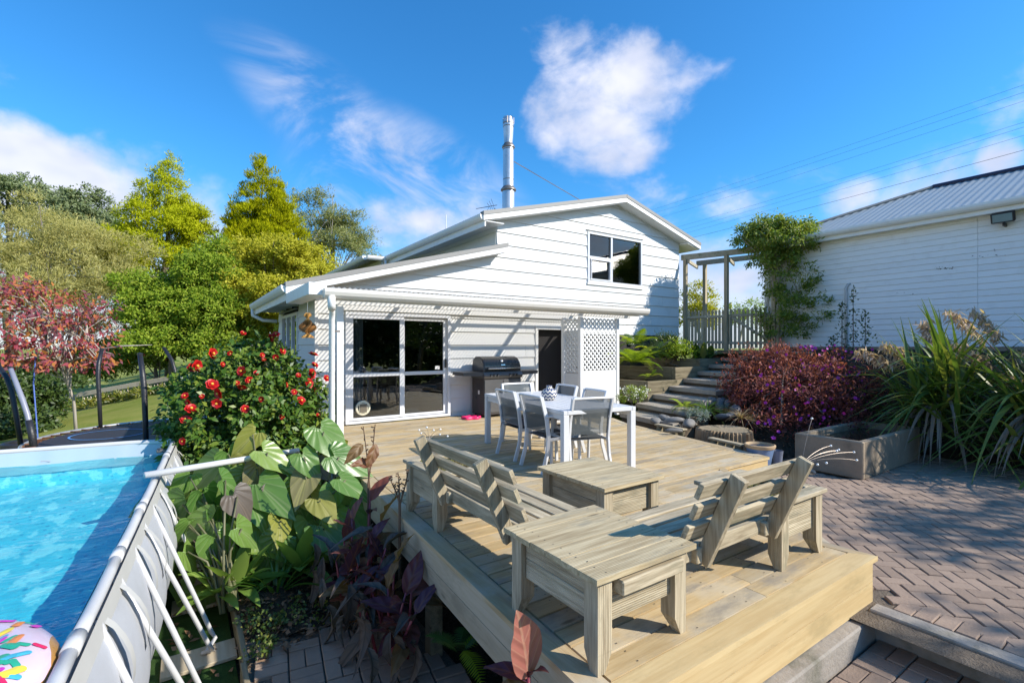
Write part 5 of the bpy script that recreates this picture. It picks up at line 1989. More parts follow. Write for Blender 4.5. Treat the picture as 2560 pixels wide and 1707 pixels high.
for yj in RY[:-1]:
    mst = MB()
    for dyy in (-.30, .30):
        yv = yj + dyy - .0
        for k in range(nz + 1):
            t = k / nz
            bulge = .26 * sin(pi * min(1, t * 1.12)) ** .8 if t * 1.12 < 1 else 0
            for w_ in (-.03, .03):
                mst.v.append((rail_x(yv + w_) + .026 + bulge * .55 + .012 * sin((yv + w_) * 6.2) * sin(pi * t), yv + w_, ZRAIL - .03 - (ZRAIL + .97) * t * .55))
        o_ = len(mst.v) - 2 * (nz + 1)
        mst.f += [(o_ + 2 * k, o_ + 2 * k + 1, o_ + 2 * k + 3, o_ + 2 * k + 2) for k in range(nz)]
        mst.build('strap', SLEEVE, pool, smooth=True, world=PWD)
        mst = MB()
# inner liner
LIN, lt, lb = new_mat('pool_liner_print_and_caustics')
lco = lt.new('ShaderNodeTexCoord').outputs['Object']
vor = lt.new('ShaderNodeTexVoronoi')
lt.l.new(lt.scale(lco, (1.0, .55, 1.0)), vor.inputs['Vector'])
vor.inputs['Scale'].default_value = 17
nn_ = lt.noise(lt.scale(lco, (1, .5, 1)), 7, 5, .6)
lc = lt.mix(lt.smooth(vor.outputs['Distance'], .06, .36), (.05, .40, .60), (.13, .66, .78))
lc = lt.mix(lt.smooth(nn_, .50, .60), lc, (.52, .88, .90))  # pale bands: ripple caustics painted into the liner colour over the mosaic print
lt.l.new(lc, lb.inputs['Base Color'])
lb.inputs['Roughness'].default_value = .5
LINW = surf('pool_liner_white', (.46, .54, .60), .4, namt=.05, var=0)
m = MB()
for j in range(ny + 1):
    yv = 7.6 - 7.2 * j / ny
    for k in range(7):
        t = k / 6
        m.v.append((rail_x(yv) - .03 + .10 * sin(pi * t), yv, -.06 - .90 * t))
m.f = [(j * 7 + k, j * 7 + k + 1, (j + 1) * 7 + k + 1, (j + 1) * 7 + k) for j in range(ny) for k in range(6)]
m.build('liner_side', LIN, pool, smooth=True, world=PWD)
m = MB()
for i in range(41):
    x = -.05 - 4.3 * i / 40
    yv = YF + .02 - (x + .1) * .115
    for z in (-.02, -.95):
        m.v.append((x, yv, z))
m.f = [(2 * i, 2 * i + 1, 2 * i + 3, 2 * i + 2) for i in range(40)]
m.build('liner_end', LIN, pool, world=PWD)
m = MB()
for i in range(41):
    x = -.05 - 4.3 * i / 40
    yv = YF - (x + .1) * .115
    for z in (ZRAIL - .01, .12, -.02):
        m.v.append((x, yv + .006 * sin(x * 21) + .004 * sin(x * 47), z))
m.f = [(3 * i + k, 3 * i + k + 1, 3 * i + k + 4, 3 * i + k + 3) for i in range(40) for k in range(2)]
m.build('liner_band', LINW, pool, smooth=True, world=PWD)
m = MB()
for j in range(ny + 1):
    yv = 7.6 - 7.2 * j / ny
    for z in (ZRAIL - .01, -.06):
        m.v.append((rail_x(yv) - .035, yv, z))
m.f = [(2 * j, 2 * j + 1, 2 * j + 3, 2 * j + 2) for j in range(ny)]
m.build('liner_band', LINW, pool, smooth=True, world=PWD)
m = MB()
for j in range(ny + 1):
    yv = 8.2 - 7.8 * j / ny
    m.v += [(rail_x(min(yv, 7.55)) - .02, yv, -.17 + .012 * sin(yv * 3)), (-4.55, yv, -.17 + .012 * sin(yv * 2))]
m.f = [(2 * j, 2 * j + 1, 2 * j + 3, 2 * j + 2) for j in range(ny)]
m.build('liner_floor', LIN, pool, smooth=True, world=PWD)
MB().box(-4.55, .3, -.95, -4.5, 8.2, ZRAIL).build('far_wall', LINER, pool, world=PWD)
MB().tube([(rail_x(.55), .55, ZRAIL), (-4.5, .3, ZRAIL)], .04, 10).build('rail', POLE, pool, world=PWD)
# water
WAT, wtt, wb = new_mat('pool_water')
wtt.n.remove(wb)
wco = wtt.new('ShaderNodeTexCoord').outputs['Object']
wn = wtt.math('ADD', wtt.noise(wtt.scale(wco, (1.0, 2.2, 1)), 5, 4, .55, .8), wtt.math('MULTIPLY', wtt.noise(wtt.scale(wco, (1.0, 1.8, 1)), 17, 3, .5, .4), .4))
wbump = wtt.bump(wn, .55, .05)
fr = wtt.new('ShaderNodeFresnel')
fr.inputs[0].default_value = 1.33
wtt.l.new(wbump, fr.inputs[1])
rf = wtt.new('ShaderNodeBsdfRefraction')
rf.inputs['IOR'].default_value = 1.0
trw = wtt.new('ShaderNodeBsdfTransparent')
trw.inputs[0].default_value = (.62, .95, .97, 1)
glw = wtt.new('ShaderNodeBsdfGlossy')
glw.inputs['Roughness'].default_value = .03
wtt.l.new(wbump, glw.inputs['Normal'])
mxw = wtt.new('ShaderNodeMixShader')
wtt.l.new(wtt.math('MULTIPLY', fr.outputs[0], .42), mxw.inputs[0])
wtt.l.new(trw.outputs[0], mxw.inputs[1])
wtt.l.new(glw.outputs[0], mxw.inputs[2])
wtt.l.new(mxw.outputs[0], wtt.n['Material Output'].inputs[0])
wtt.n.remove(rf)
m = MB()
nx_, ny_ = 24, 60
for j in range(ny_ + 1):
    yv = .35 + (8.1 - .35) * j / ny_
    for i in range(nx_ + 1):
        xr = rail_x(min(yv, 7.55)) - .034
        x = -4.5 + (xr + 4.5) * i / nx_
        ylim = YF - (x + .1) * .115 - .008
        m.v.append((x, min(yv, ylim), .075 + .006 * sin(x * 5 + yv * 3) + .005 * sin(yv * 7.7 - x * 2.3)))
m.f = [(j * (nx_ + 1) + i, j * (nx_ + 1) + i + 1, (j + 1) * (nx_ + 1) + i + 1, (j + 1) * (nx_ + 1) + i) for j in range(ny_) for i in range(nx_)]
m.build('water', WAT, pool, smooth=True, world=PWD)
# U-shaped legs on boards
for i, yj in enumerate(RY[1:-1]):
    for dy in (-.27, .27):
        xt, yt = rail_x(yj + dy * .9), yj + dy * .9
        xf, yf = xt + .50, yj + dy * .32 + .05
        pts = [(xt + .03, yt, ZRAIL - .03), (xt + .25, yt - dy * .3, -.36), (xt + .44, yt - dy * .56, -.87), (xf - .03, yf, -.95), (xf - .10, yj, -.975)]
        MB().tube(pts, .0165, 10).build('leg', POLE, pool, smooth=True, world=PWD)
    MB().box(rail_x(yj) + .12, yj - .16, -1.015, rail_x(yj) + .62, yj + .12, -.985, .004).build('foot_board', FRESHY, pool, world=PWD)
MB().box(rail_x(7.3) - .16, 7.36, ZRAIL - .10, rail_x(7.3) - .04, 7.5, ZRAIL - .06, .01).build('skimmer', STEEL_D, pool, world=PWD)

# white pole lying on the rail
pl = thing('pool_pole', 'long white plastic pole lying across pool rail into the leaves', 'pole', (-.3, 5.28, .33))
q0, q1 = at_depth(361, 1188, 4.25), at_depth(745, 1126, 5.55)
MB().tube([q0 - Vector(pl.location), q1 - Vector(pl.location)], .030, 16).build('tube', POLE, pl, smooth=True)

# ring float printed like a frosted doughnut
dn = thing('ring_float', 'inflatable doughnut ring float with frosting and coloured sprinkles on pool water', 'pool float', (-.90, 2.56, .06))
R_, r_ = .36, .15
FROST = surf('white_frosting_print', (.62, .50, .62), .25, namt=.05, var=0, coat=.4)
DOUGH = surf('dough_print', (.52, .27, .07), .3, namt=.25, nscale=8, var=0, coat=.3)
for nm_, mat_, a0_, a1_ in (('frosting', FROST, .55, pi - .5), ('dough', DOUGH, pi - .5, 2 * pi + .55)):
    m = MB()
    N1, N2 = 48, 14
    for i in range(N1):
        u = 2 * pi * i / N1
        for j in range(N2 + 1):
            wob = .16 * sin(5 * u + 1) + .1 * sin(9 * u)
            e0 = a0_ + (wob if nm_ == 'frosting' else 0)
            e1 = a1_
            if nm_ == 'dough':
                e1 = a1_ + wob
            w_ = e0 + (e1 - e0) * j / N2
            m.v.append(((R_ + r_ * cos(w_)) * cos(u), (R_ + r_ * cos(w_)) * sin(u), .11 + r_ * sin(w_)))
    m.f = [(i * (N2 + 1) + j, ((i + 1) % N1) * (N2 + 1) + j, ((i + 1) % N1) * (N2 + 1) + j + 1, i * (N2 + 1) + j + 1) for i in range(N1) for j in range(N2)]
    m.build(nm_, mat_, dn, smooth=True)
SPRC = [surf('sprinkle_%d' % i, c, .3, var=0, namt=.02) for i, c in enumerate(((.62, .02, .10), (.03, .36, .22), (.70, .55, .06), (.55, .04, .42), (.06, .38, .50), (.66, .22, .06)))]
sm_ = []
for mt_ in SPRC:
    m = MB()
    n = 8
    m.v = [(0, 0, .004)]
    for i in range(12):
        a = 2 * pi * i / 12
        m.v.append((.011 * cos(a), .011 * sin(a) + (.014 if sin(a) > 0 else -.014), .0015))
    m.f = [(0, 1 + i, 1 + (i + 1) % 12) for i in range(12)]
    me = bpy.data.meshes.new('sprinkle')
    me.from_pydata(m.v, [], m.f)
    me.materials.append(mt_)
    sm_.append(me)
rs = random.Random(21)
for i in range(190):
    u, w_ = rs.uniform(0, 2 * pi), rs.uniform(.85, pi - .75)
    n_ = Vector((cos(w_) * cos(u), cos(w_) * sin(u), sin(w_)))
    p_ = Vector(((R_ + r_ * cos(w_)) * cos(u), (R_ + r_ * cos(w_)) * sin(u), .11 + r_ * sin(w_))) + n_ * .001
    t1 = Vector((-sin(u), cos(u), 0))
    yd = t1 * cos(rs.uniform(0, 3)) + n_.cross(t1) * sin(rs.uniform(0, 3))
    link('sprinkle', rs.choice(sm_), dn, M=orient(p_, yd, n_, rs.uniform(1.0, 1.7)))

# ------------------------------------------------------------------ trampoline
tp = thing('trampoline', 'round black trampoline with bent foam-sleeved net poles beyond the pool', 'trampoline', (-.1, 10.35, -.95))
TPW = (-.1, 10.35, -.95)
TC_, TR_, TZ = Vector((-.1, 10.35)), 1.93, -.05
MATB = surf('trampoline_mat', (.035, .035, .040), .6, namt=.25, nscale=3, var=0)
m = MB()
N = 64
m.v = [(TC_.x, TC_.y, TZ - .015)] + [(TC_.x + (TR_ - .16) * cos(2 * pi * k / N), TC_.y + (TR_ - .16) * sin(2 * pi * k / N), TZ) for k in range(N)]
m.f = [(0, 1 + k, 1 + (k + 1) % N) for k in range(N)]
m.build('mat', MATB, tp, world=TPW)
m = MB()
m.tube([(TC_.x + TR_ * cos(2 * pi * k / N), TC_.y + TR_ * sin(2 * pi * k / N), TZ) for k in range(N + 1)], .024, 8)
m.build('frame_ring', STEEL, tp, smooth=True, world=TPW)
RUST = surf('rusty_spring', (.22, .09, .04), .6, metal=.4, var=.2)
sme = MB().tube([(TR_ - .17, 0, 0), (TR_ - .02, 0, 0)], .014, 6)
me = bpy.data.meshes.new('spring')
me.from_pydata(sme.v, [], sme.f)
me.materials.append(RUST)
for k in range(60):
    link('spring', me, tp, M=Matrix.Translation((0, 0, TZ + .95)) @ Matrix.Rotation(2 * pi * k / 60, 4, 'Z'))
# blue ring printed on the mat
cxr, cyr = at_z(273, 1085, TZ + .002).x, at_z(273, 1085, TZ + .002).y
m = MB()
for k in range(48):
    a = 2 * pi * k / 48
    for r in (.50, .53):
        m.v.append((cxr + r * cos(a), cyr + r * sin(a), TZ + .004))
m.f = [(2 * k, 2 * k + 1, 2 * ((k + 1) % 48) + 1, 2 * ((k + 1) % 48)) for k in range(48)]
m.build('printed_ring', surf('blue_print', (.10, .30, .62), .5, var=0), tp, world=TPW)
TPOLES = ((252, 1068, 244, 923, 254, 874), (373, 1140, 360, 960, 350, 886), (442, 1047, 437, 911, 410, 870), (55, 1112, 24, 955, -5, 912), (87, 1116, 66, 1025, 26, 920))
for i, (ub, vb_, um_, vm_, ut, vt_) in enumerate(TPOLES):
    if i == 1:
        b0 = Vector((TC_.x - .32, TC_.y - 1.9, TZ))
        d0 = b0.x * F2.x + b0.y * F2.y
    else:
        b0 = at_z(ub, vb_, TZ)
        d0 = (CAM_H - TZ) * 1210 / (vb_ - 867)
    a_, c_ = at_depth(um_, vm_, d0 * 1.005), at_depth(ut, vt_, d0 * 1.02)
    bb = b0 if i == 1 else b0
    pts = [Vector((bb.x, bb.y, TZ - .1)), bb.lerp(a_, .5), a_.lerp(bb, .12), a_.lerp(c_, .25), c_]
    m = MB().tube(pts, [.032, .034, .036, .036, .030], 12)
    m.build('net_pole', BLACKFOAM if i != 4 else surf('grey_pole', (.26, .27, .33), .4, var=0), tp, smooth=True, world=TPW)
    MB().lathe([(.034, -.01), (.034, .015), (0, .03)], 10, tuple(c_)).build('pole_cap', BLACKFOAM, tp, world=TPW)
    if i == 4:
        MB().tube([pts[0], bb.lerp(a_, .35), bb.lerp(a_, .72)], [.045, .047, .044], 12).build('foam_sleeve', BLACKFOAM, tp, smooth=True, world=TPW)
for k in range(6):
    a = 2 * pi * k / 6 + .2
    MB().tube([(TC_.x + TR_ * cos(a), TC_.y + TR_ * sin(a), TZ), (TC_.x + TR_ * cos(a) * 1.02, TC_.y + TR_ * sin(a) * 1.02, -.98)], .022, 8).build('leg', STEEL, tp, world=TPW)
tag(MB().tube([at_depth(95 + 0, 1100, 11.5), at_depth(88, 1010, 11.6), at_depth(84, 960, 11.7), at_depth(90, 880, 12)], .014, 6).build('rope', surf('blue_rope', (.10, .18, .55), .8, nscale=60, namt=.7, var=0)), 'blue and white rope hanging from red-leaved tree by trampoline', 'rope')
tyr = thing('tyre_swing', 'black tyre lying at the foot of the rope beside trampoline', 'tyre', tuple(at_depth(55, 1112, 11.2)))
smooth_edges(MB().lathe([(.22, -.07), (.30, -.09), (.36, -.06), (.37, 0), (.36, .06), (.30, .09), (.22, .07), (.22, -.07)], 28).build('tread', BLACKFOAM, tyr))

# ------------------------------------------------------------------ fence and edging at the end of the lawn
bf = thing('boundary_fence', 'low timber rail fence with wire netting at the end of lawn', 'fence', (-2, 27, -1))
bfw = (-2, 27, -1)
LP, RP_ = at_depth(140, 997, 21.0), at_depth(640, 906, 21.2)
L2 = at_depth(-40, 1060, 20.5)
pts = [L2, LP, RP_]
nseg = 5
for i in range(nseg):
    a_, c_ = LP.lerp(RP_, i / nseg), LP.lerp(RP_, (i + 1) / nseg)
    MB().beam(a_, c_, .05, .20, .008).build('rail', FENCEH, bf, world=bfw)
for i in range(nseg + 1):
    a_ = LP.lerp(RP_, i / nseg)
    MB().box(a_.x - .06, a_.y + .03, a_.z - .9, a_.x + .06, a_.y + .13, a_.z + .08, .008).build('post', FENCE, bf, world=bfw)
m = MB()
mesh_n = 60
for i in range(mesh_n):
    for sgn in (1, -1):
        a_ = LP.lerp(RP_, i / mesh_n) + Vector((0, .02, -.05 if sgn > 0 else -.65))
        c_ = LP.lerp(RP_, min(1, (i + 1.6) / mesh_n)) + Vector((0, .02, -.65 if sgn > 0 else -.05))
        m.tube([a_, c_], .006, 3, cap=False)
tag(m.build('wire_netting', STEEL_D, bf, world=bfw), kind='stuff')
eg = thing('lawn_edging', 'pale timber edging board between lawn and fence planting', 'edging', tuple(at_depth(300, 1012, 20)))
for i in range(5):
    a_, c_ = at_depth(141, 1042, 20.2).lerp(at_depth(640, 945, 20.6), i / 5), at_depth(141, 1042, 20.2).lerp(at_depth(640, 945, 20.6), (i + 1) / 5 - .003)
    MB().beam(a_, c_, .04, .18, .006).build('board', GREYX, eg, world=tuple(eg.location))

# ------------------------------------------------------------------ power lines
for i, (ya, yb, lab) in enumerate(((540, 350, 'thin power line, highest of the group over the outbuilding'), (552, 362, 'thin power line, second from the top over the outbuilding'),
                                   (575, 380, 'thin power line, third from the top over the outbuilding'), (612, 428, 'thin power line, fourth from the top over the outbuilding'),
                                   (622, 440, 'thin power line, fifth from the top over the outbuilding'), (632, 458, 'thin power line, sixth from the top over the outbuilding'),
                                   (645, 480, 'dark service cable, lowest of the lines over the outbuilding'))):
    top = {0: (2163, 350, 453), 1: (2208, 350, 465), 2: (2268, 350, 482), 3: (2424, 350, 522), 4: (2463, 350, 533), 5: (2520, 353, 545), 6: (2560, 378, 564)}[i]
    sl_ = (top[1] - top[2]) / (top[0] - 1860)
    A_ = at_depth(1500, top[2] - sl_ * 360 - 12, 75)
    B_ = at_depth(2900, top[2] + sl_ * 1040 - 6, 24)
    pts = [A_.lerp(B_, q / 12) - Vector((0, 0, 4 * .35 * (q / 12) * (1 - q / 12))) for q in range(13)]
    tag(MB().tube(pts, .008 if i < 6 else .013, 5).build('power_line', WIRE), lab, 'wire', 'power lines')

# ------------------------------------------------------------------ cat behind the glass
FUR = surf('cat_fur', (.55, .50, .44), .95, namt=.35, nscale=9, bscale=90, bstr=.8, var=0)


def cat():
    t = thing('cat', 'fluffy pale cat lying inside behind the sliding door glass', 'cat', (3.80, 9.36, .005))
    m = MB()
    N = 16
    path = [(-.17, 0, .16, .045), (-.13, 0, .15, .072), (-.08, 0, .12, .082), (.0, 0, .10, .098), (.09, 0, .095, .10), (.18, 0, .085, .095), (.25, 0, .06, .06), (.30, -.03, .04, .035), (.33, -.09, .03, .025), (.30, -.15, .025, .02)]
    m.tube([(a, b, c) for a, b, c, r in path], [r for *_, r in path], N)
    # head
    for (cx_, cy_, cz_, rx, ry, rz) in ((-.20, -.03, .20, .066, .062, .058),):
        vs0 = len(m.v)
        pr = [(.0, -1), (.6, -.8), (.95, -.3), (1, .1), (.75, .65), (0, 1)]
        mm = MB().lathe(pr, 14)
        m.add([(cx_ + x * rx, cy_ + y * ry, cz_ + z * rz) for x, y, z in mm.v], mm.f)
    for sg in (-1, 1):
        m.add([(-.20 + sg * .045, -.05, .24), (-.20 + sg * .012, -.04, .253), (-.20 + sg * .036, -.02, .24), (-.20 + sg * .040, -.04, .295)], [(0, 1, 3), (1, 2, 3), (2, 0, 3)])
    for (x, y) in ((-.12, -.10), (-.17, -.09)):
        m.tube([(x + .05, y + .08, .06), (x, y, .035), (x - .05, y - .05, .02)], [.035, .028, .02], 8)
    smooth_edges(m.build('body', FUR, t), 70)
    DK = surf('cat_mask_fur', (.20, .10, .05), .95, var=0)
    mm = MB().lathe([(0, 1), (.5, .8), (.7, .5)], 12)
    MB().add([(-.20 + x * .055, -.035 + y * .055, .205 + z * .062) for x, y, z in mm.v], mm.f).build('crown_patch', DK, t, smooth=True)


cat()


# ------------------------------------------------------------------ foliage helpers
def np_mesh(name, verts, faces, mat, parent=None, world=None, smooth=False):
    me = bpy.data.meshes.new(name)
    v = np.asarray(verts, dtype=np.float32)
    if world is not None:
        v = v - np.asarray(world, dtype=np.float32)
    f = np.asarray(faces, dtype=np.int32)
    k = f.shape[1]
    me.vertices.add(len(v))
    me.vertices.foreach_set('co', v.ravel())
    me.loops.add(f.size)
    me.loops.foreach_set('vertex_index', f.ravel())
    me.polygons.add(len(f))
    me.polygons.foreach_set('loop_start', np.arange(0, f.size, k, dtype=np.int32))
    me.polygons.foreach_set('loop_total', np.full(len(f), k, dtype=np.int32))
    if smooth:
        me.polygons.foreach_set('use_smooth', np.ones(len(f), dtype=bool))
    if mat:
        me.materials.append(mat)
    me.update(calc_edges=True)
    return link(name, me, parent)


def norm(a):
    return a / np.maximum(np.linalg.norm(a, axis=1, keepdims=True), 1e-9)


def leaves(pos, d, nrm, L, W, fold=.18):
    """One folded rhombic leaf per position: verts (4n, 3) and quads."""
    d = norm(d)
    s = norm(np.cross(d, nrm))
    n = np.cross(s, d)
    L, W = L[:, None], W[:, None]
    a = pos
    b = pos + d * L * .45 + s * W * .5 + n * W * fold
    c = pos + d * L
    e = pos + d * L * .45 - s * W * .5 + n * W * fold
    v = np.stack([a, b, c, e], 1).reshape(-1, 3)
    f = np.arange(len(v)).reshape(-1, 4)
    return v, f


def cloud(rng, blobs, n_clump, per, clump_r, inner=.22, low=-.45):
    """Leaf positions gathered in clumps over the surface of several ellipsoids, a few deeper in."""
    w = np.array([b[2] if len(b) > 2 else b[1][0] * b[1][1] for b in blobs], float)
    w /= w.sum()
    P, O = [], []
    for (b, wi) in zip(blobs, w):
        c, r = np.array(b[0], float), np.array(b[1], float)
        k = max(1, int(n_clump * wi))
        dirs = norm(rng.normal(size=(k * 3, 3)))
        dirs = dirs[dirs[:, 2] > low][:k]
        k = len(dirs)
        rad = np.where(rng.random(k) < inner, rng.uniform(.25, .78, k), rng.uniform(.80, 1.04, k))
        cc = c + dirs * r * rad[:, None]
        sz = rng.uniform(.55, 1.35, k)
        ball = norm(rng.normal(size=(k * per, 3))) * (rng.random((k * per, 1)) ** .45) * 1.55
        q = np.repeat(cc, per, 0) + ball * clump_r * np.repeat(sz, per)[:, None] * np.array([1, 1, .72])
        P.append(q)
        O.append(norm((q - c) / r))
    return np.concatenate(P), np.concatenate(O)


def foliage(name, parent, mat, blobs, n_clump, per, clump_r, L, W, seed, world, droop=.15, up=0.0, inner=.22, low=-.45, spread=.8, fold=.18):
    rng = np.random.default_rng(seed)
    P, O = cloud(rng, blobs, n_clump, per, clump_r, inner, low)
    n = len(P)
    d = O * .55 + rng.normal(size=(n, 3)) * spread + np.array([0, 0, up - droop])
    nr = O * .6 + rng.normal(size=(n, 3)) * .42 + np.array([.42, -.50, .48])
    l = L * rng.uniform(.65, 1.25, n)
    w = W * rng.uniform(.7, 1.2, n)
    v, f = leaves(P, d, nr, l, w, fold)
    return tag(np_mesh(name, v, f, mat, parent, world), kind='stuff')


def tree(name, label, base, blobs, mat, n_clump, per, clump_r, L, W, seed, trunk_r=.22, bark=None, group=None, cat='tree', limbs=14, **kw):
    t = thing(name, label, cat, base, group=group)
    rng = random.Random(seed)
    zc = max(b[0][2] for b in blobs)
    cx_ = sum(b[0][0] for b in blobs) / len(blobs)
    cy_ = sum(b[0][1] for b in blobs) / len(blobs)
    top = Vector((cx_, cy_, zc))
    b0 = Vector(base)
    m = MB()
    pts = [b0.lerp(top, q) + Vector((rng.uniform(-.15, .15), rng.uniform(-.15, .15), 0)) * (0 if q == 0 else 1) for q in (0, .25, .5, .75, 1)]
    m.tube(pts, [trunk_r * 1.2, trunk_r, trunk_r * .75, trunk_r * .45, trunk_r * .15], 8)
    for i in range(limbs):
        q = rng.uniform(.25, .9)
        s_ = b0.lerp(top, q)
        bl_ = rng.choice(blobs)
        a = rng.uniform(0, 2 * pi)
        e = Vector(bl_[0]) + Vector((bl_[1][0] * cos(a), bl_[1][1] * sin(a), bl_[1][2] * rng.uniform(-.3, .7))) * rng.uniform(.5, .9)
        mid = s_.lerp(e, .5) + Vector((0, 0, .12 * (e - s_).length))
        m.tube([s_, mid, e], [trunk_r * .4 * (1.1 - q), trunk_r * .22 * (1.1 - q) + .01, .012], 5, cap=False)
    m.build('trunk', bark or BARK, t, smooth=True, world=base)
    foliage('crown', t, mat, blobs, n_clump, per, clump_r, L, W, seed, base, **kw)
    return t


def lumps(blobs, n, r, seed, squash=(1, 1, 1), low=-.35):
    """Break smooth crown volumes into many small bunches on their surface."""
    rng = random.Random(seed)
    tot = sum(b[1][0] * b[1][2] for b in blobs)
    out = [(b[0], tuple(q * .80 for q in b[1])) for b in blobs]
    for b in blobs:
        c, rad = Vector(b[0]), b[1]
        for i in range(max(2, int(n * rad[0] * rad[2] / tot))):
            while True:
                o = Vector((rng.gauss(0, 1), rng.gauss(0, 1), rng.gauss(0, 1))).normalized()
                if o.z > low:
                    break
            k = rng.uniform(.62, .98)
            rr_ = r * rng.uniform(.6, 1.25)
            out.append((tuple(c + Vector((o.x * rad[0], o.y * rad[1], o.z * rad[2])) * k), (rr_ * squash[0], rr_ * squash[1], rr_ * squash[2])))
    return out


def cone(base, top, r0, n, r, seed, sq=1.7):
    """Upright plumes over a cone: base and top are points, r0 the foot radius."""
    rng = random.Random(seed)
    base, top = Vector(base), Vector(top)
    out = []
    for i in range(n):
        t = 1 - sqrt(rng.random())
        t = min(.97, t)
        a = rng.uniform(0, 2 * pi)
        R = r0 * (1 - t) ** .85
        p = base.lerp(top, t) + Vector((cos(a), sin(a), 0)) * R * rng.uniform(.75, 1.0)
        rr_ = r * (1.1 - .5 * t) * rng.uniform(.7, 1.2)
        out.append((tuple(p), (rr_, rr_, rr_ * sq)))
    out.append((tuple(base.lerp(top, .97)), (r * .3, r * .3, r * .9)))
    hgt = (top - base).length
    for t in (.12, .38, .62, .80):
        q = r0 * (1 - t) ** .85 * .78
        out.append((tuple(base.lerp(top, t)), (q, q, hgt * .17)))
    return out


def D(u, v, d):
    return tuple(at_depth(u, v, d))


def px_r(n, d):
    return n * d / 1210


# ------------------------------------------------------------------ trees beyond the lawn
OLIVE = leafmat('olive_leaf', (.28, .265, .085), (.40, .37, .13), (.50, .46, .20), .35, .8, .12)
GREYG = leafmat('grey_green_leaf', (.12, .16, .07), (.19, .235, .11), (.28, .32, .17), .25, .7, .2)
TOTARA = leafmat('yellow_green_leaf', (.25, .29, .006), (.41, .44, .010), (.54, .54, .025), .35, .8, .1)
CYP = leafmat('golden_cypress_leaf', (.20, .225, .003), (.33, .34, .004), (.43, .42, .008), .3, .85, .08)
CONIF = leafmat('conifer_leaf', (.15, .19, .06), (.25, .27, .10), (.36, .35, .16), .25, .75, .12)
GOLD = leafmat('golden_shrub_leaf', (.27, .265, .015), (.42, .40, .03), (.55, .51, .07), .35, .7, .15)
MIDG = leafmat('mid_green_leaf', (.13, .215, .014), (.23, .32, .024), (.36, .41, .05), .35, .65, .2)
DARKG = leafmat('dark_green_leaf', (.03, .06, .012), (.06, .10, .02), (.10, .15, .035), .25, .4, .4)
BRIGHT = leafmat('bright_green_leaf', (.11, .18, .018), (.19, .26, .025), (.29, .34, .045), .35, .4, .35)


def B(u, v, d, ru, rv, rd=None, w=None):
    r = px_r(ru, d)
    b = (D(u, v, d), (r, (px_r(rd, d) if rd else r), px_r(rv, d)))
    return b if w is None else (*b, w)


GB = 'trees beyond the lawn'
tree('kanuka_tree', 'big billowing pale olive tree filling the far side of pool', D(110, 985, 25), lumps([B(40, 640, 25, 190, 130), B(190, 690, 25, 140, 130), B(250, 790, 24, 90, 110), B(90, 800, 24, 170, 130), B(270, 680, 25.5, 70, 110), B(-60, 720, 24, 130, 160)], 110, .95, 1, (1, 1, .9)),
     OLIVE, 1500, 56, .30, .25, .034, 1, .10, BARK, GB, up=.5, limbs=26)
tree('evergreen_tree', 'dark round evergreen rising behind olive tree at the picture edge', D(30, 900, 36), lumps([B(20, 490, 36, 85, 50), B(-10, 540, 36, 80, 50)], 24, 1.1, 2, (1.2, 1.2, .6)), GREYG, 240, 56, .34, .24, .11, 2, .3, BARK, GB, limbs=12)
tree('evergreen_tree', 'dark grey-green evergreen between olive tree and yellow-green tree', D(210, 900, 36), lumps([B(175, 545, 36, 60, 40), B(235, 540, 36, 65, 52), B(215, 620, 36, 95, 70), B(265, 590, 36, 50, 50)], 40, 1.0, 3, (1.2, 1.2, .6)), GREYG, 380, 56, .32, .24, .11, 3, .3, BARK, GB, limbs=14)
tree('totara_tree', 'tall yellow-green tree with lumpy tapering crown', D(420, 950, 30), cone(D(400, 690, 30), D(432, 385, 30), px_r(125, 30), 62, .80, 4, 1.0) + lumps([B(345, 590, 30, 45, 40), B(480, 560, 30, 55, 50)], 10, .7, 44),
     TOTARA, 1250, 56, .25, .19, .055, 4, .15, BARK, GB, up=.35, inner=.08, limbs=26)
tree('golden_cypress', 'dense golden cypress with pointed twin tops', D(660, 950, 32), cone(D(650, 690, 32), D(655, 402, 32), px_r(112, 32), 95, .62, 5, 2.0) + cone(D(690, 640, 32), D(692, 432, 32), px_r(70, 32), 36, .55, 55, 2.0) + cone(D(600, 680, 32), D(608, 470, 32), px_r(60, 32), 30, .55, 56, 1.8),
     CYP, 1900, 50, .20, .22, .045, 5, .15, BARK, GB, up=1.1, inner=.05, spread=.4, limbs=4)
tree('sparse_conifer', 'thin grey-green conifer with bare twigs against sky beside house roof', D(840, 950, 38), lumps([B(790, 500, 38, 40, 30), B(805, 550, 38, 60, 45), B(860, 570, 38, 50, 40), B(840, 620, 38, 85, 50), B(905, 620, 38, 40, 40), B(780, 610, 38, 40, 50)], 60, .8, 6, (1.4, 1.4, .5)),
     CONIF, 620, 42, .28, .24, .05, 6, .14, PALEBARK, GB, up=.15, inner=.2, limbs=50)
tree('golden_shrub_tree', 'broad golden-green bushy tree spreading beside the house', D(680, 985, 26), lumps([B(690, 650, 26, 100, 60), B(610, 690, 26, 80, 80), B(760, 690, 26, 85, 70), B(680, 760, 25, 120, 90), B(800, 720, 26, 60, 60), B(600, 800, 25, 90, 90), B(720, 830, 25, 120, 90)], 110, .72, 7, (1.1, 1.1, .8)),
     GOLD, 1700, 52, .24, .16, .075, 7, .12, BARK, GB, limbs=16)
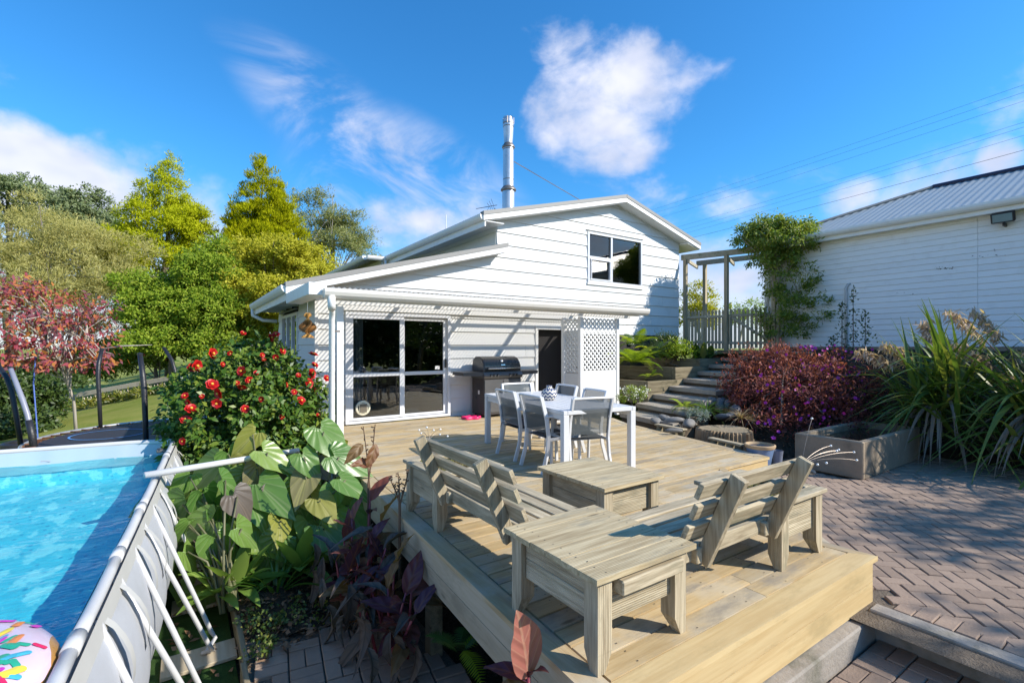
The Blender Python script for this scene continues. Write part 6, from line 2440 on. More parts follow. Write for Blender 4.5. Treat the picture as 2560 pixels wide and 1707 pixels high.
tree('leafy_tree', 'mid green bushy tree below the tall yellow-green one', D(430, 990, 23), lumps([B(400, 730, 23.5, 80, 55), B(470, 760, 23, 70, 80), B(390, 810, 23, 80, 75), B(520, 690, 24, 60, 60), B(460, 860, 22.5, 110, 70), B(530, 800, 23, 60, 90)], 80, .70, 8, (1.1, 1.1, .75)),
     MIDG, 1400, 52, .23, .15, .07, 8, .12, BARK, GB, limbs=18)
tree('leafy_tree', 'green tree crown showing between golden shrub and the yellow-green tree', D(545, 900, 28), [B(545, 640, 28, 40, 50), B(560, 720, 28, 50, 60)], MIDG, 140, 40, .34, .22, .09, 28, .2, BARK, GB, limbs=14)
sh = tree('camellia_hedge', 'glossy green hedge with pink flowers behind the rail fence', D(400, 990, 23.4), [B(440, 875, 23.4, 60, 55), B(340, 890, 23.6, 70, 60), B(520, 855, 23.4, 60, 60), B(270, 905, 23.8, 60, 50), B(600, 870, 23.4, 70, 70), B(210, 925, 23.8, 60, 50)],
          BRIGHT, 420, 60, .28, .15, .08, 9, .1, BARK, None, 'hedge', limbs=10)
PINKF = leafmat('pink_petal', (.60, .05, .09), (.70, .10, .16), None, .2, .5)
tree('dark_shrub', 'dark glossy shrub beside the trampoline at the picture edge', D(60, 1110, 16), [B(60, 1000, 15.5, 70, 70), B(-20, 1010, 15, 90, 90), B(110, 960, 16.5, 70, 60), B(20, 1070, 14.5, 80, 50), B(110, 1030, 16, 45, 45)],
     DARKG, 330, 44, .22, .15, .075, 10, .1, BARK, None, 'shrub', limbs=8)
tree('upper_shrub', 'yellow-green shrub seen through the pergola behind picket fence', D(1750, 880, 21), [B(1745, 760, 21, 42, 52), B(1760, 800, 21, 36, 40), B(1725, 800, 21, 30, 40)], GOLD, 130, 36, .18, .12, .055, 12, .08, PALEBARK, None, 'shrub', limbs=30, inner=.3)
tree('upper_shrub', 'small pale shrub above the pickets left of the vine', D(1850, 880, 24), [B(1835, 775, 24, 24, 20), B(1880, 770, 24, 26, 20), B(1860, 800, 24, 50, 20)], MIDG, 70, 30, .2, .13, .05, 13, .06, PALEBARK, None, 'shrub', limbs=10)
for i, (u, v, d) in enumerate(((430, 868, 22.2), (402, 880, 22.2), (360, 885, 22.2), (412, 895, 22.2), (300, 905, 22.6), (455, 882, 22), (480, 885, 22), (345, 870, 22.3))):
    rng = np.random.default_rng(50 + i)
    dd = norm(rng.normal(size=(10, 3)))
    v_, f_ = leaves(np.zeros((10, 3)), dd, norm(rng.normal(size=(10, 3))), np.full(10, .09), np.full(10, .07))
    o = np_mesh('flower', v_, f_, PINKF, sh)
    o.location = Vector(D(u, v, d)) - sh.location
ug = foliage('fence_undergrowth', None, leafmat('fence_weed', (.10, .14, .02), (.20, .22, .03), (.30, .27, .05), .35), [((at_depth(u, v, 20.8)), (1.4, .3, .2), 1) for u, v in ((230, 1016), (330, 997), (420, 980), (520, 960), (600, 945))], 130, 34, .13, .2, .06, 60, (0, 0, 0), up=.6)
tag(ug, 'rough green and yellow growth along the foot of fence', 'undergrowth', kind='stuff')

# red-leaved tree by the trampoline
AUT = leafmat('autumn_leaf', (.19, .10, .12), (.38, .06, .09), (.52, .22, .05), .35, .6, .25)
at_ = tree('autumn_tree', 'half-bare tree with red, purple and orange autumn leaves over trampoline', D(190, 1080, 12.5), [B(60, 800, 12, 130, 100), B(170, 830, 12.2, 90, 80), B(80, 900, 12, 130, 50), B(210, 900, 12, 60, 50), B(30, 740, 12, 60, 50), B(230, 780, 12.3, 40, 40)],
          AUT, 290, 10, .19, .16, .065, 14, .035, PALEBARK, None, droop=.9, inner=.35, limbs=60)
m = MB()
for (a, b_) in ((D(205, 930, 12.5), D(215, 800, 12.3)), (D(215, 800, 12.3), D(235, 775, 12.2)), (D(210, 880, 12.4), D(380, 862, 12.5))):
    mid = Vector(a).lerp(Vector(b_), .5) + Vector((.05, 0, .06))
    m.tube([a, mid, b_], [.07, .055, .02] if b_[2] > a[2] + 1 else [.03, .022, .006], 7)
m.build('pale_limb', PALEBARK, at_, smooth=True, world=D(190, 1080, 12.5))

# trees out of the frame, behind the camera and by the paving: they show in the panes and shade the bricks
tree('garden_tree', 'dark garden tree behind the camera, seen only mirrored in the panes', (11, -19, -.5), [((11, -19, 3.5), (5, 3, 3.2)), ((17, -17, 3), (5, 3, 3)), ((5, -20, 3), (4, 3, 3)), ((12, -17, .6), (6, 2, 2.2)), ((4, -18, .5), (5, 2, 2.2))], DARKG, 420, 46, .7, .45, .25, 40, .3, BARK, None, low=-.9)
tree('garden_hedge', 'tall loose hedge behind the camera that shades the paving, outside the frame', (11, -7.4, -.3), lumps([((8.6, -9.5, 4.6), (1.4, 1.4, 2.0)), ((10.6, -7.9, 4.55), (1.5, 1.5, 2.1)), ((12.6, -6.3, 4.70), (1.5, 1.5, 2.2)), ((14.4, -4.9, 5.10), (1.4, 1.4, 2.2)), ((12.0, -6.8, 2.0), (2.5, 1.5, 1.6))], 50, .55, 41), DARKG, 330, 22, .26, .17, .09, 41, .12, BARK, None, 'hedge', limbs=16)


# ------------------------------------------------------------------ leaf blades for the nearer plants
def blade_mesh(name, L, W, mat, nseg=7, shape=None, fold=.12, curl=.25, wave=0.0, seed=0, tipw=0.0):
    """A pointed leaf along +Y: width profile, V-fold about the midrib, and a curl downward (-Z)."""
    rs_ = random.Random(seed)
    shape = shape or (lambda t: sin(pi * min(1, t ** .8 * .98 + .02)) ** .8)
    vs_, fs = [], []
    for j in range(nseg + 1):
        t = j / nseg
        w = max(.002, W * .5 * shape(t))
        a = curl * t
        yy, zz_ = L * t * (1 - .15 * a), -L * curl * t * t * .5
        wv = wave * rs_.uniform(-1, 1)
        vs_ += [(-w, yy, zz_ + fold * w * 2 + wv), (0, yy, zz_), (w, yy, zz_ + fold * w * 2 - wv)]
    for j in range(nseg):
        for k in (0, 1):
            fs.append((3 * j + k, 3 * j + k + 1, 3 * j + k + 4, 3 * j + k + 3))
    me = bpy.data.meshes.new(name)
    me.from_pydata(vs_, [], fs)
    me.materials.append(mat)
    me.polygons.foreach_set('use_smooth', [True] * len(me.polygons))
    return me


def heart_mesh(L, W, mat, seed):
    """Elephant-ear leaf: stalk joins at the origin, tip along +Y, two lobes behind; cupped, with a rippled rim."""
    rs_ = random.Random(seed)
    half = [(0, -.10), (.20, -.28), (.40, -.30), (.50, -.16), (.52, .02), (.46, .26), (.32, .52), (.16, .76), (0, 1.0)]
    out = [(x * W, y * L * .78) for x, y in half] + [(-x * W, y * L * .78) for x, y in half[-2:0:-1]]
    n = len(out)
    vs_ = [(0, 0, 0)]
    for s_, rip in ((.5, .2), (1.0, 1.0)):
        for i, (x, y) in enumerate(out):
            z = .10 * abs(x) - .22 * max(0, y / L) ** 2 * L * s_ + rip * rs_.uniform(-1, 1) * .020 - .12 * (x / W) ** 2 * W * s_
            vs_.append((x * s_, y * s_, z * s_))
    fs = [(0, 1 + i, 1 + (i + 1) % n) for i in range(n)] + [(1 + i, 1 + n + i, 1 + n + (i + 1) % n, 1 + (i + 1) % n) for i in range(n)]
    me = bpy.data.meshes.new('leaf')
    me.from_pydata(vs_, [], fs)
    me.materials.append(mat)
    me.polygons.foreach_set('use_smooth', [True] * len(me.polygons))
    return me


# elephant ears
TARO = leafmat('elephant_ear', (.09, .20, .045), (.15, .27, .06), (.26, .36, .085), .35, .30, island=False, veins='fan', vcol=(.27, .36, .15))
TAROY = leafmat('elephant_ear_old', (.24, .25, .03), (.30, .30, .05), (.22, .19, .11), .35, .45, island=False, veins='fan', vcol=(.38, .36, .12))
TAROP = leafmat('elephant_ear_dull', (.10, .085, .06), (.13, .10, .09), None, .25, .5, island=False, veins='fan', vcol=(.18, .14, .11))
tmesh = [heart_mesh(.60, .36, TARO, i) for i in range(6)]
tmesh_y = [heart_mesh(.52, .33, TAROY, 20 + i) for i in range(3)]
tmesh_p = [heart_mesh(.44, .34, TAROP, 30 + i) for i in range(2)]
STALK = leafmat('leaf_stalk', (.10, .14, .04), (.15, .12, .08), None, 0, .5)
TLEAF = []
rs = random.Random(77)
CL = (('clump of broad elephant-ear leaves spilling towards the pool rail', (.35, 4.95, -.88), 4.72, [(415, 1262), (430, 1210), (470, 1180), (505, 1225), (520, 1290), (470, 1300), (500, 1330), (560, 1190), (555, 1260), (600, 1310), (530, 1385), (465, 1370), (440, 1330), (590, 1230), (455, 1250), (540, 1340)]),
      ('tall clump of elephant-ear leaves in front of red camellia', (.68, 5.75, -.84), 5.15, [(632, 1075), (640, 1160), (570, 1125), (600, 1180), (660, 1240), (690, 1200), (665, 1120), (610, 1130), (700, 1290), (720, 1150), (640, 1290), (655, 1205), (585, 1270), (625, 1235), (540, 1150)]),
      ('clump of elephant-ear leaves against the deck edge', (1.12, 5.55, -.84), 5.15, [(760, 1130), (808, 1068), (765, 1180), (800, 1240), (740, 1250), (845, 1130), (830, 1220), (770, 1300), (720, 1330), (790, 1150), (860, 1190), (735, 1205), (810, 1310), (690, 1350), (840, 1270), (775, 1225)]))
camv = Vector((0, 0, CAM_H))
for ci, (lab, base, dbase, px_) in enumerate(CL):
    t = thing('elephant_ear_plant', lab, 'plant', base, group='elephant-ear plants')
    bb = Vector(base)
    pts_ = list(px_)
    for k in range(20):
        a = rs.choice(px_)
        pts_.append((a[0] + rs.uniform(-50, 50), a[1] + rs.uniform(20, 80)))
    for i, (u, v) in enumerate(pts_):
        h_ = (v - 1040) / 330
        dep = dbase + .12 - .42 * h_ + (rs.uniform(-.12, .1) if i < len(px_) else .22)
        q = at_depth(u, v + 14, dep) - bb
        q.z = max(q.z, .18)
        outw = Vector((q.x, q.y, 0))
        outw = outw.normalized() if outw.length > .02 else Vector((0, -1, 0))
        view = (camv - (q + bb)).normalized()
        nrm = view * .85 + Vector((.35, -.25, .50)) + Vector((rs.uniform(-.55, .55), rs.uniform(-.5, .5), rs.uniform(-.25, .3)))
        tip = outw * .45 + Vector((rs.uniform(-.9, .9), rs.uniform(-.7, .3), -.55 - .35 * rs.random()))
        r = rs.random()
        me = rs.choice(tmesh) if r < .84 else (rs.choice(tmesh_y) if r < .97 else rs.choice(tmesh_p))
        M = orient(q, tip, nrm, rs.uniform(.60, 1.05))
        lf_ = link('leaf', me, t, M=M)
        b_ = Vector((rs.uniform(-.08, .08), rs.uniform(-.08, .08), .02))
        mid = b_.lerp(q, .55) + Vector((0, 0, .14)) - outw * .05
        stk = MB().tube([b_, b_.lerp(mid, .5) + Vector((0, 0, .04)), mid, q + nrm.normalized() * .03, q], [.014, .012, .010, .007, .005], 6)
        stk.build('stalk', STALK, t, smooth=True)

# agaves and strap leaves below them
AGV = leafmat('agave_leaf', (.16, .27, .05), (.26, .36, .08), None, .35, .4, island=False)
agm = [blade_mesh('leaf', .40, .115, AGV, 7, lambda t: sin(pi * min(1, .12 + .88 * t)) ** .75, .16, c_, .0, i) for i, c_ in enumerate((.15, .45, .8))]
for lab, u, v, z, n, sc in (('pale green agave rosette at the foot of elephant ears', 590, 1430, -.62, 18, 1.15), ('blue-green agave rosette beside the cannas', 750, 1390, -.62, 16, 1.3), ('small agave rosette under old yellow leaf', 545, 1470, -.70, 12, .8)):
    p = at_z(u, v, z)
    base = (p.x, p.y, -.86)
    t = thing('agave', lab, 'plant', base, group='agave rosettes')
    for i in range(n):
        a = i * 2.399 + .3
        e = .15 + 1.1 * (i / n)
        d = Vector((cos(a) * cos(e), sin(a) * cos(e), sin(e)))
        link('leaf', agm[2 - min(2, int(3 * i / n))], t, M=orient((cos(a) * .03, sin(a) * .03, .10 + .02 * i / n), d, Vector((0, 0, 1)) - d * .3 + Vector((.001, 0, 0)), sc * random.uniform(.85, 1.1)))
STRAP = leafmat('strap_leaf', (.06, .15, .02), (.11, .20, .03), None, .3, .35, island=False)
stm = [blade_mesh('leaf', .5, .026, STRAP, 8, lambda t: 1 - t ** 3, .3, c_) for c_ in (.7, 1.1, 1.5)]
p = at_z(690, 1390, -.5)
t = thing('strap_plant', 'tuft of narrow green strap leaves between the agaves', 'plant', (p.x, p.y, -.86))
for i in range(26):
    a, e = random.uniform(0, 2 * pi), random.uniform(.7, 1.4)
    d = Vector((cos(a) * cos(e), sin(a) * cos(e), sin(e)))
    link('leaf', random.choice(stm), t, M=orient((cos(a) * .05, sin(a) * .05, 0), d, Vector((0, 0, 1)), random.uniform(.8, 1.3)))

# cannas with purple leaves
CAN = leafmat('canna_leaf', (.075, .030, .055), (.14, .042, .06), (.23, .075, .05), .4, .36, island=False, veins=70.0, vcol=(.18, .07, .05))
CANB = leafmat('canna_leaf_bronze', (.16, .09, .03), (.24, .13, .05), (.20, .06, .035), .4, .5, island=False, veins=70.0, vcol=(.28, .17, .08))
CAND = leafmat('canna_leaf_dead', (.11, .085, .065), (.17, .13, .10), (.08, .06, .05), .15, .8, island=False, veins=90.0, vcol=(.06, .05, .04))
CANP = leafmat('canna_leaf_pink', (.42, .15, .12), (.46, .18, .14), None, .4, .35, island=False, veins=80.0, vcol=(.55, .28, .20))
shp = lambda t: sin(pi * min(1, .04 + .96 * t ** .85)) ** .9
cm = [blade_mesh('leaf', .30, .13, CAN, 8, shp, .14, c_, .010, i) for i, c_ in enumerate((.2, .5, .9, 1.3))]
cb = [blade_mesh('leaf', .30, .13, CANB, 8, shp, .20, c_, .016, 9 + i) for i, c_ in enumerate((.5, 1.0))]
cdd = [blade_mesh('leaf', .42, .10, CAND, 8, shp, .5, c_, .02, 19 + i) for i, c_ in enumerate((1.2, 1.8))]
CSTEM = leafmat('canna_stem', (.22, .03, .05), (.32, .06, .07), None, 0, .4)
DSTEM = surf('dead_stem', (.16, .10, .06), .9, var=.2)
rs = random.Random(5)
for ci, (lab, base, spots_) in enumerate((('purple-leaved canna clump beside the deck with dead stalks', (1.22, 4.35, -.86), ((880, 1265, 4.3), (925, 1215, 4.5), (900, 1340, 4.1), (955, 1270, 4.2), (860, 1320, 4.3), (930, 1320, 4.05), (965, 1340, 4.0), (840, 1370, 4.2))),
                                          ('dark purple canna clump low against the deck facing', (1.26, 3.55, -.88), ((970, 1440, 3.65), (1015, 1450, 3.55), (930, 1450, 3.75), (1040, 1500, 3.4), (895, 1440, 3.85), (985, 1390, 3.75), (950, 1400, 3.85), (1030, 1430, 3.6), (870, 1400, 4.0))))):
    t = thing('canna_plant', lab, 'plant', base, group='purple canna clumps')
    bb = Vector(base)
    for (u, v, d) in spots_:
        top_ = at_depth(u, v + 30, d) - bb
        b_ = Vector((top_.x * .45 + rs.uniform(-.08, .08), top_.y * .45 + rs.uniform(-.08, .08), 0))
        MB().tube([b_, b_.lerp(top_, .5) + Vector((0, 0, .05)), top_], [.013, .011, .007], 7).build('stem', CSTEM, t, smooth=True)
        for k in range(5):
            q = b_.lerp(top_, .45 + .13 * k)
            a = rs.uniform(0, 2 * pi) if k < 4 else 0
            e = .15 + .26 * k + rs.uniform(-.25, .2)
            dr = Vector((cos(a) * cos(e), sin(a) * cos(e), sin(e)))
            r = rs.random()
            me = rs.choice(cm) if r < .48 else (rs.choice(cb) if r < .76 else rs.choice(cdd))
            link('leaf', me, t, M=orient(q, dr, Vector((rs.uniform(-.3, .5), rs.uniform(-.5, .2), 1)), rs.uniform(.7, 1.15)))
    for k in range(16):
        a = rs.uniform(0, 2 * pi)
        q = Vector((rs.uniform(-.28, .22), rs.uniform(-.45, .45), rs.uniform(.15, .5)))
        link('leaf', rs.choice(cdd), t, M=orient(q, (cos(a) * .5, sin(a) * .5, -.7), (cos(a), sin(a), .4), rs.uniform(.6, 1.1)))
# dry flower stalks standing above
p = at_depth(930, 1250, 4.5)
t = thing('dead_stalks', 'dry brown flower stalks standing up beside the deck', 'plant', (p.x, p.y, -.86))
for (u0, v0, u1, v1, d) in ((925, 1230, 908, 1065, 4.55), (920, 1210, 938, 1060, 4.5), (1000, 1260, 972, 1190, 4.1), (1000, 1260, 1022, 1172, 4.1), (998, 1250, 995, 1180, 4.1)):
    a_, b_ = at_depth(u0, v0, d) - t.location, at_depth(u1, v1, d) - t.location
    s0 = Vector((a_.x, a_.y, .05))
    m = MB().tube([s0, a_, a_.lerp(b_, .5) + Vector((.01, .01, 0)), b_], [.010, .008, .006, .004], 6)
    for k in range(9):
        q = a_.lerp(b_, .3 + .08 * k)
        e_ = q + Vector((rs.uniform(-.03, .03), rs.uniform(-.03, .03), rs.uniform(0, .03)))
        m.tube([q, e_], [.005, .007], 5)
    m.build('stalk', DSTEM, t)
for (u, v, d, w_) in ((930, 1160, 4.4, 0), (905, 1110, 4.45, 1), (940, 1110, 4.4, 2)):
    link('leaf', cb[w_ % 2], t, M=orient(at_depth(u, v, d) - t.location, (rs.uniform(-.6, .6), -.3, .2 - .4 * w_), (.3, -.6, .6), .8))
# the lone canna by the front of the deck
p = at_depth(1335, 1707, 2.2)
t = thing('young_canna', 'young canna with one upright pink leaf at the deck front', 'plant', (1.30, 1.78, -.88))
b_ = t.location
top_ = at_depth(1322, 1690, 2.22) - b_
MB().tube([(0, 0, 0), top_ * .6, top_], [.016, .014, .010], 8).build('stem', CSTEM, t, smooth=True)
pk = blade_mesh('leaf', .36, .21, CANP, 9, shp, .10, .12, .006, 3)
up_ = (at_depth(1300, 1528, 2.16) - b_) - top_
toward = (camv - at_depth(1310, 1600, 2.2)).normalized()
link('leaf', pk, t, M=orient(top_, up_, toward + Vector((.5, .1, 0)), .95))
link('leaf', cm[1], t, M=orient(top_ - Vector((0, 0, .02)), at_depth(1215, 1630, 2.25) - b_ - top_, (.2, -.4, 1), .75))
link('leaf', cm[2], t, M=orient(top_, at_depth(1400, 1610, 2.1) - b_ - top_ + Vector((0, 0, .08)), (.1, -.3, 1), .5))
link('leaf', cb[0], t, M=orient(top_ - Vector((0, 0, .05)), Vector((-.5, .1, .15)), (.2, -.6, .8), .6))

# ------------------------------------------------------------------ camellia with red flowers
CAML = leafmat('camellia_leaf', (.04, .10, .012), (.08, .155, .018), (.18, .23, .03), .2, .42, .35)
CAMLO = leafmat('camellia_leaf_single', (.04, .10, .012), (.08, .155, .018), (.19, .24, .03), .2, .45, .3, island=False)
CC, CR = (.80, 7.95, .28), (1.06, .95, 1.24)
cam_t = tree('camellia', 'large glossy camellia bush covered in red flowers beside the house', (.74, 7.95, -.9), [(CC, CR, 3), ((.36, 7.75, -.25), (.62, .7, .7), 1.0), ((1.2, 7.7, .0), (.6, .7, 1.0), 1.2)], CAML, 640, 30, .12, .098, .05, 15, .05, BARK, None, 'bush', limbs=16, droop=.35)
lme = [blade_mesh('leaf', .105, .055, CAMLO, 4, None, .16, c_) for c_ in (.2, .5, .8)]
rs = random.Random(15)
base_c = Vector((.74, 7.95, -.9))


def camellia_spot(zlo=-.75):
    while True:
        a, z = rs.uniform(0, 2 * pi), rs.uniform(zlo, .98)
        k = sqrt(1 - z * z)
        o = Vector((k * cos(a), k * sin(a), z))
        if o.y < .25 and (o.x * F2.x + o.y * F2.y) < .2:
            return o


for i in range(290):
    o = camellia_spot()
    q = Vector(CC) + Vector((o.x * CR[0], o.y * CR[1], o.z * CR[2])) * rs.uniform(.99, 1.08)
    d = o * .5 + Vector((rs.uniform(-.8, .8), rs.uniform(-.8, .8), rs.uniform(-.9, .3)))
    link('leaf', rs.choice(lme), cam_t, M=orient(q - base_c, d, o + Vector((rs.uniform(-.5, .5), rs.uniform(-.5, .5), .5)), rs.uniform(.8, 1.25)))
PETAL = leafmat('red_petal', (.46, .010, .012), (.60, .018, .02), None, .2, .45)
STAM = surf('yellow_stamens', (.75, .42, .05), .7, var=0)


def flower_mesh(seed, R=.058):
    rs_ = random.Random(seed)
    m = MB()
    for ring, (n, e, s_) in enumerate(((6, .25, 1.0), (5, .75, .8), (4, 1.15, .55))):
        for k in range(n):
            a = 2 * pi * k / n + ring * .5 + rs_.uniform(-.15, .15)
            ro = Vector((cos(a), sin(a), 0))
            sd_ = Vector((-sin(a), cos(a), 0))
            vs_ = []
            for j in range(4):
                t = j / 3
                w = R * s_ * .62 * sin(pi * (.16 + .74 * t))
                q = ro * R * s_ * t * cos(e * (1 - .4 * t)) + Vector((0, 0, 1)) * R * s_ * t * sin(e) * .9
                c_ = .25 * w
                vs_ += [q - sd_ * w + Vector((0, 0, c_)), q + Vector((0, 0, 0)), q + sd_ * w + Vector((0, 0, c_ + rs_.uniform(-.002, .003)))]
            m.add(vs_, [(3 * j + k2, 3 * j + k2 + 1, 3 * j + k2 + 4, 3 * j + k2 + 3) for j in range(3) for k2 in (0, 1)])
    me = bpy.data.meshes.new('flower')
    me.from_pydata(m.v, [], m.f)
    me.materials.append(PETAL)
    me.polygons.foreach_set('use_smooth', [True] * len(me.polygons))
    return me


fmesh = [flower_mesh(i) for i in range(4)]
sm = MB().lathe([(.012, .006), (.012, .026), (.008, .030), (0, .028)], 8)
sme_ = bpy.data.meshes.new('stamens')
sme_.from_pydata(sm.v, [], sm.f)
sme_.materials.append(STAM)
FLW = ((608, 833), (690, 837), (676, 845), (574, 882), (530, 884), (706, 878), (655, 888), (690, 893), (782, 888), (556, 911), (480, 918), (490, 914), (640, 932), (786, 913), (605, 928), (746, 938), (778, 934), (530, 962), (592, 958), (622, 950), (607, 965), (715, 962), (772, 958), (549, 982), (735, 980), (786, 976), (463, 990), (505, 991), (752, 1002), (472, 1006), (654, 998), (478, 1023), (464, 1050), (705, 1042), (458, 1102), (612, 1022), (796, 1038), (816, 946), (542, 1008), (660, 900))
for i, (u, v) in enumerate(FLW):
    # where the ray meets the bush
    o0 = Vector((0, 0, CAM_H))
    dr = (at_depth(u, v, 1.0) - o0)
    a_ = Vector((dr.x / CR[0], dr.y / CR[1], dr.z / CR[2])) / 1.05
    b_ = Vector(((o0.x - CC[0]) / CR[0], (o0.y - CC[1]) / CR[1], (o0.z - CC[2]) / CR[2])) / 1.05
    A_, B_, C_ = a_.dot(a_), 2 * a_.dot(b_), b_.dot(b_) - 1
    disc = B_ * B_ - 4 * A_ * C_
    t_ = (-B_ - sqrt(disc)) / (2 * A_) if disc > 0 else -B_ / (2 * A_)
    q = o0 + dr * t_
    o = Vector(((q.x - CC[0]) / CR[0], (q.y - CC[1]) / CR[1], (q.z - CC[2]) / CR[2])).normalized()
    nrm = o * .6 + (o0 - q).normalized() * .8 + Vector((rs.uniform(-.4, .4), rs.uniform(-.4, .4), rs.uniform(-.1, .4)))
    s_ = rs.uniform(.8, 1.4) if i % 3 else rs.uniform(.5, .75)
    fo = link('flower', rs.choice(fmesh), cam_t, M=orient(q - base_c - dr * .03, Vector((rs.uniform(-1, 1), rs.uniform(-1, 1), .5)), nrm, s_))
    link('stamens', sme_, fo)
for i, lab in enumerate(('red camellia flower afloat on pool water, nearer the rail', 'red camellia flower afloat on pool water, further from the rail')):
    q = at_z((122, 104)[i], (1154, 1148)[i], .088)
    fo = link('fallen_flower', fmesh[i], None, M=orient((q.x, q.y, .09), (1, .3, 0), (0, -.1, 1), 1.6))
    tag(fo, lab, 'flower', 'camellia flowers on the pool')
    link('stamens', sme_, fo)

# ------------------------------------------------------------------ vine on the pergola
VINE = leafmat('vine_leaf', (.09, .16, .022), (.20, .27, .045), (.38, .39, .09), .35, .45, .3)
tree('pergola_vine', 'dense climbing vine with a few mauve flowers smothering the pergola post', (13.25, 6.75, 1.33),
     [B(1960, 610, 13.0, 75, 50), B(1905, 600, 13.1, 45, 40), B(1980, 690, 12.9, 65, 70), B(1985, 770, 12.9, 80, 70), B(1975, 830, 12.9, 60, 50), B(1930, 650, 13.1, 55, 35), B(1950, 570, 13.1, 30, 35), B(1875, 590, 13.2, 40, 28), B(1920, 575, 13.2, 50, 30), B(1990, 590, 13.1, 45, 40)],
     VINE, 460, 52, .13, .095, .038, 17, .03, PALEBARK, None, 'vine', limbs=30, droop=.5)

# ------------------------------------------------------------------ flowering shrub, shoots and flax by the bank
PSH = leafmat('reddish_shrub_leaf', (.12, .045, .045), (.23, .07, .075), (.42, .15, .10), .3, .6, .25)
ps = tree('flowering_shrub', 'wide reddish shrub dotted with magenta and purple flowers beside steps', (9.5, 4.9, .1),
          [B(1985, 990, 9.4, 160, 95), B(1880, 975, 9.6, 75, 70), B(2090, 960, 9.3, 110, 75), B(1960, 930, 9.9, 110, 60), B(2060, 1050, 8.7, 110, 60), B(1930, 1060, 8.6, 70, 50), B(1860, 900, 10.2, 30, 30)],
          PSH, 620, 34, .15, .085, .028, 18, .04, BARK, None, 'shrub', limbs=40, up=.35)
MAG = leafmat('magenta_petal', (.44, .02, .30), (.32, .03, .42), None, .2, .5, island=False)
rngp = np.random.default_rng(8)
v_, f_ = leaves(np.zeros((5, 3)), np.array([[cos(k * 1.257), sin(k * 1.257), .25] for k in range(5)]), np.tile([[0, 0, 1.]], (5, 1)), np.full(5, .034), np.full(5, .030), .05)
o = np_mesh('flower', v_, f_, MAG)
mme = o.data
bpy.data.objects.remove(o)
rs = random.Random(31)
for i in range(150):
    u, v = (rs.uniform(1890, 2190), rs.uniform(870, 1100)) if i % 3 else (rs.uniform(2000, 2150), rs.uniform(860, 930))
    dd = 9.0 - .9 * (v - 960) / 120 - .25 * cos((u - 2000) / 100)
    q = at_depth(u, v, dd - rs.uniform(.05, .5)) - ps.location
    toward = (camv - (q + ps.location)).normalized()
    link('flower', mme, ps, M=orient(q, Vector((rs.uniform(-1, 1), rs.uniform(-1, 1), 1)), toward + Vector((rs.uniform(-.6, .6), rs.uniform(-.6, .6), .3)), rs.uniform(.55, 1.15)))

SHOOT = leafmat('shoot_leaf', (.045, .085, .02), (.09, .13, .035), None, .3, .35)
for i, (u, v0, v1, lab) in enumerate(((2105, 880, 755, 'short upright leafy shoot nearest the vine by outbuilding wall'), (2133, 870, 718, 'tallest upright leafy shoot against outbuilding wall'), (2163, 870, 775, 'upright leafy shoot on the flax side against outbuilding wall'), (2080, 905, 840, 'low leafy shoot at the shrub top by outbuilding wall'))):
    a_, b_ = at_depth(u, v0 + 20, 10.8), at_depth(u, v1, 10.8)
    t = thing('leafy_shoot', lab, 'plant', tuple(a_), group='upright shoots by the outbuilding')
    MB().tube([(0, 0, -.3), (b_ - a_) * .5, b_ - a_], [.014, .010, .004], 6).build('stem', BARK, t)
    rng = np.random.default_rng(i)
    n = 130
    tt = rng.uniform(.0, 1, n)
    pos = np.array([(b_ - a_) * float(q) for q in tt]) + rng.normal(size=(n, 3)) * (.02 + .10 * (1 - tt[:, None]))
    v_, f_ = leaves(pos, norm(rng.normal(size=(n, 3)) + [0, 0, .7]), norm(rng.normal(size=(n, 3)) + [0, 0, .6]), rng.uniform(.05, .085, n), rng.uniform(.03, .045, n))
    tag(np_mesh('foliage', v_, f_, SHOOT, t), kind='stuff')

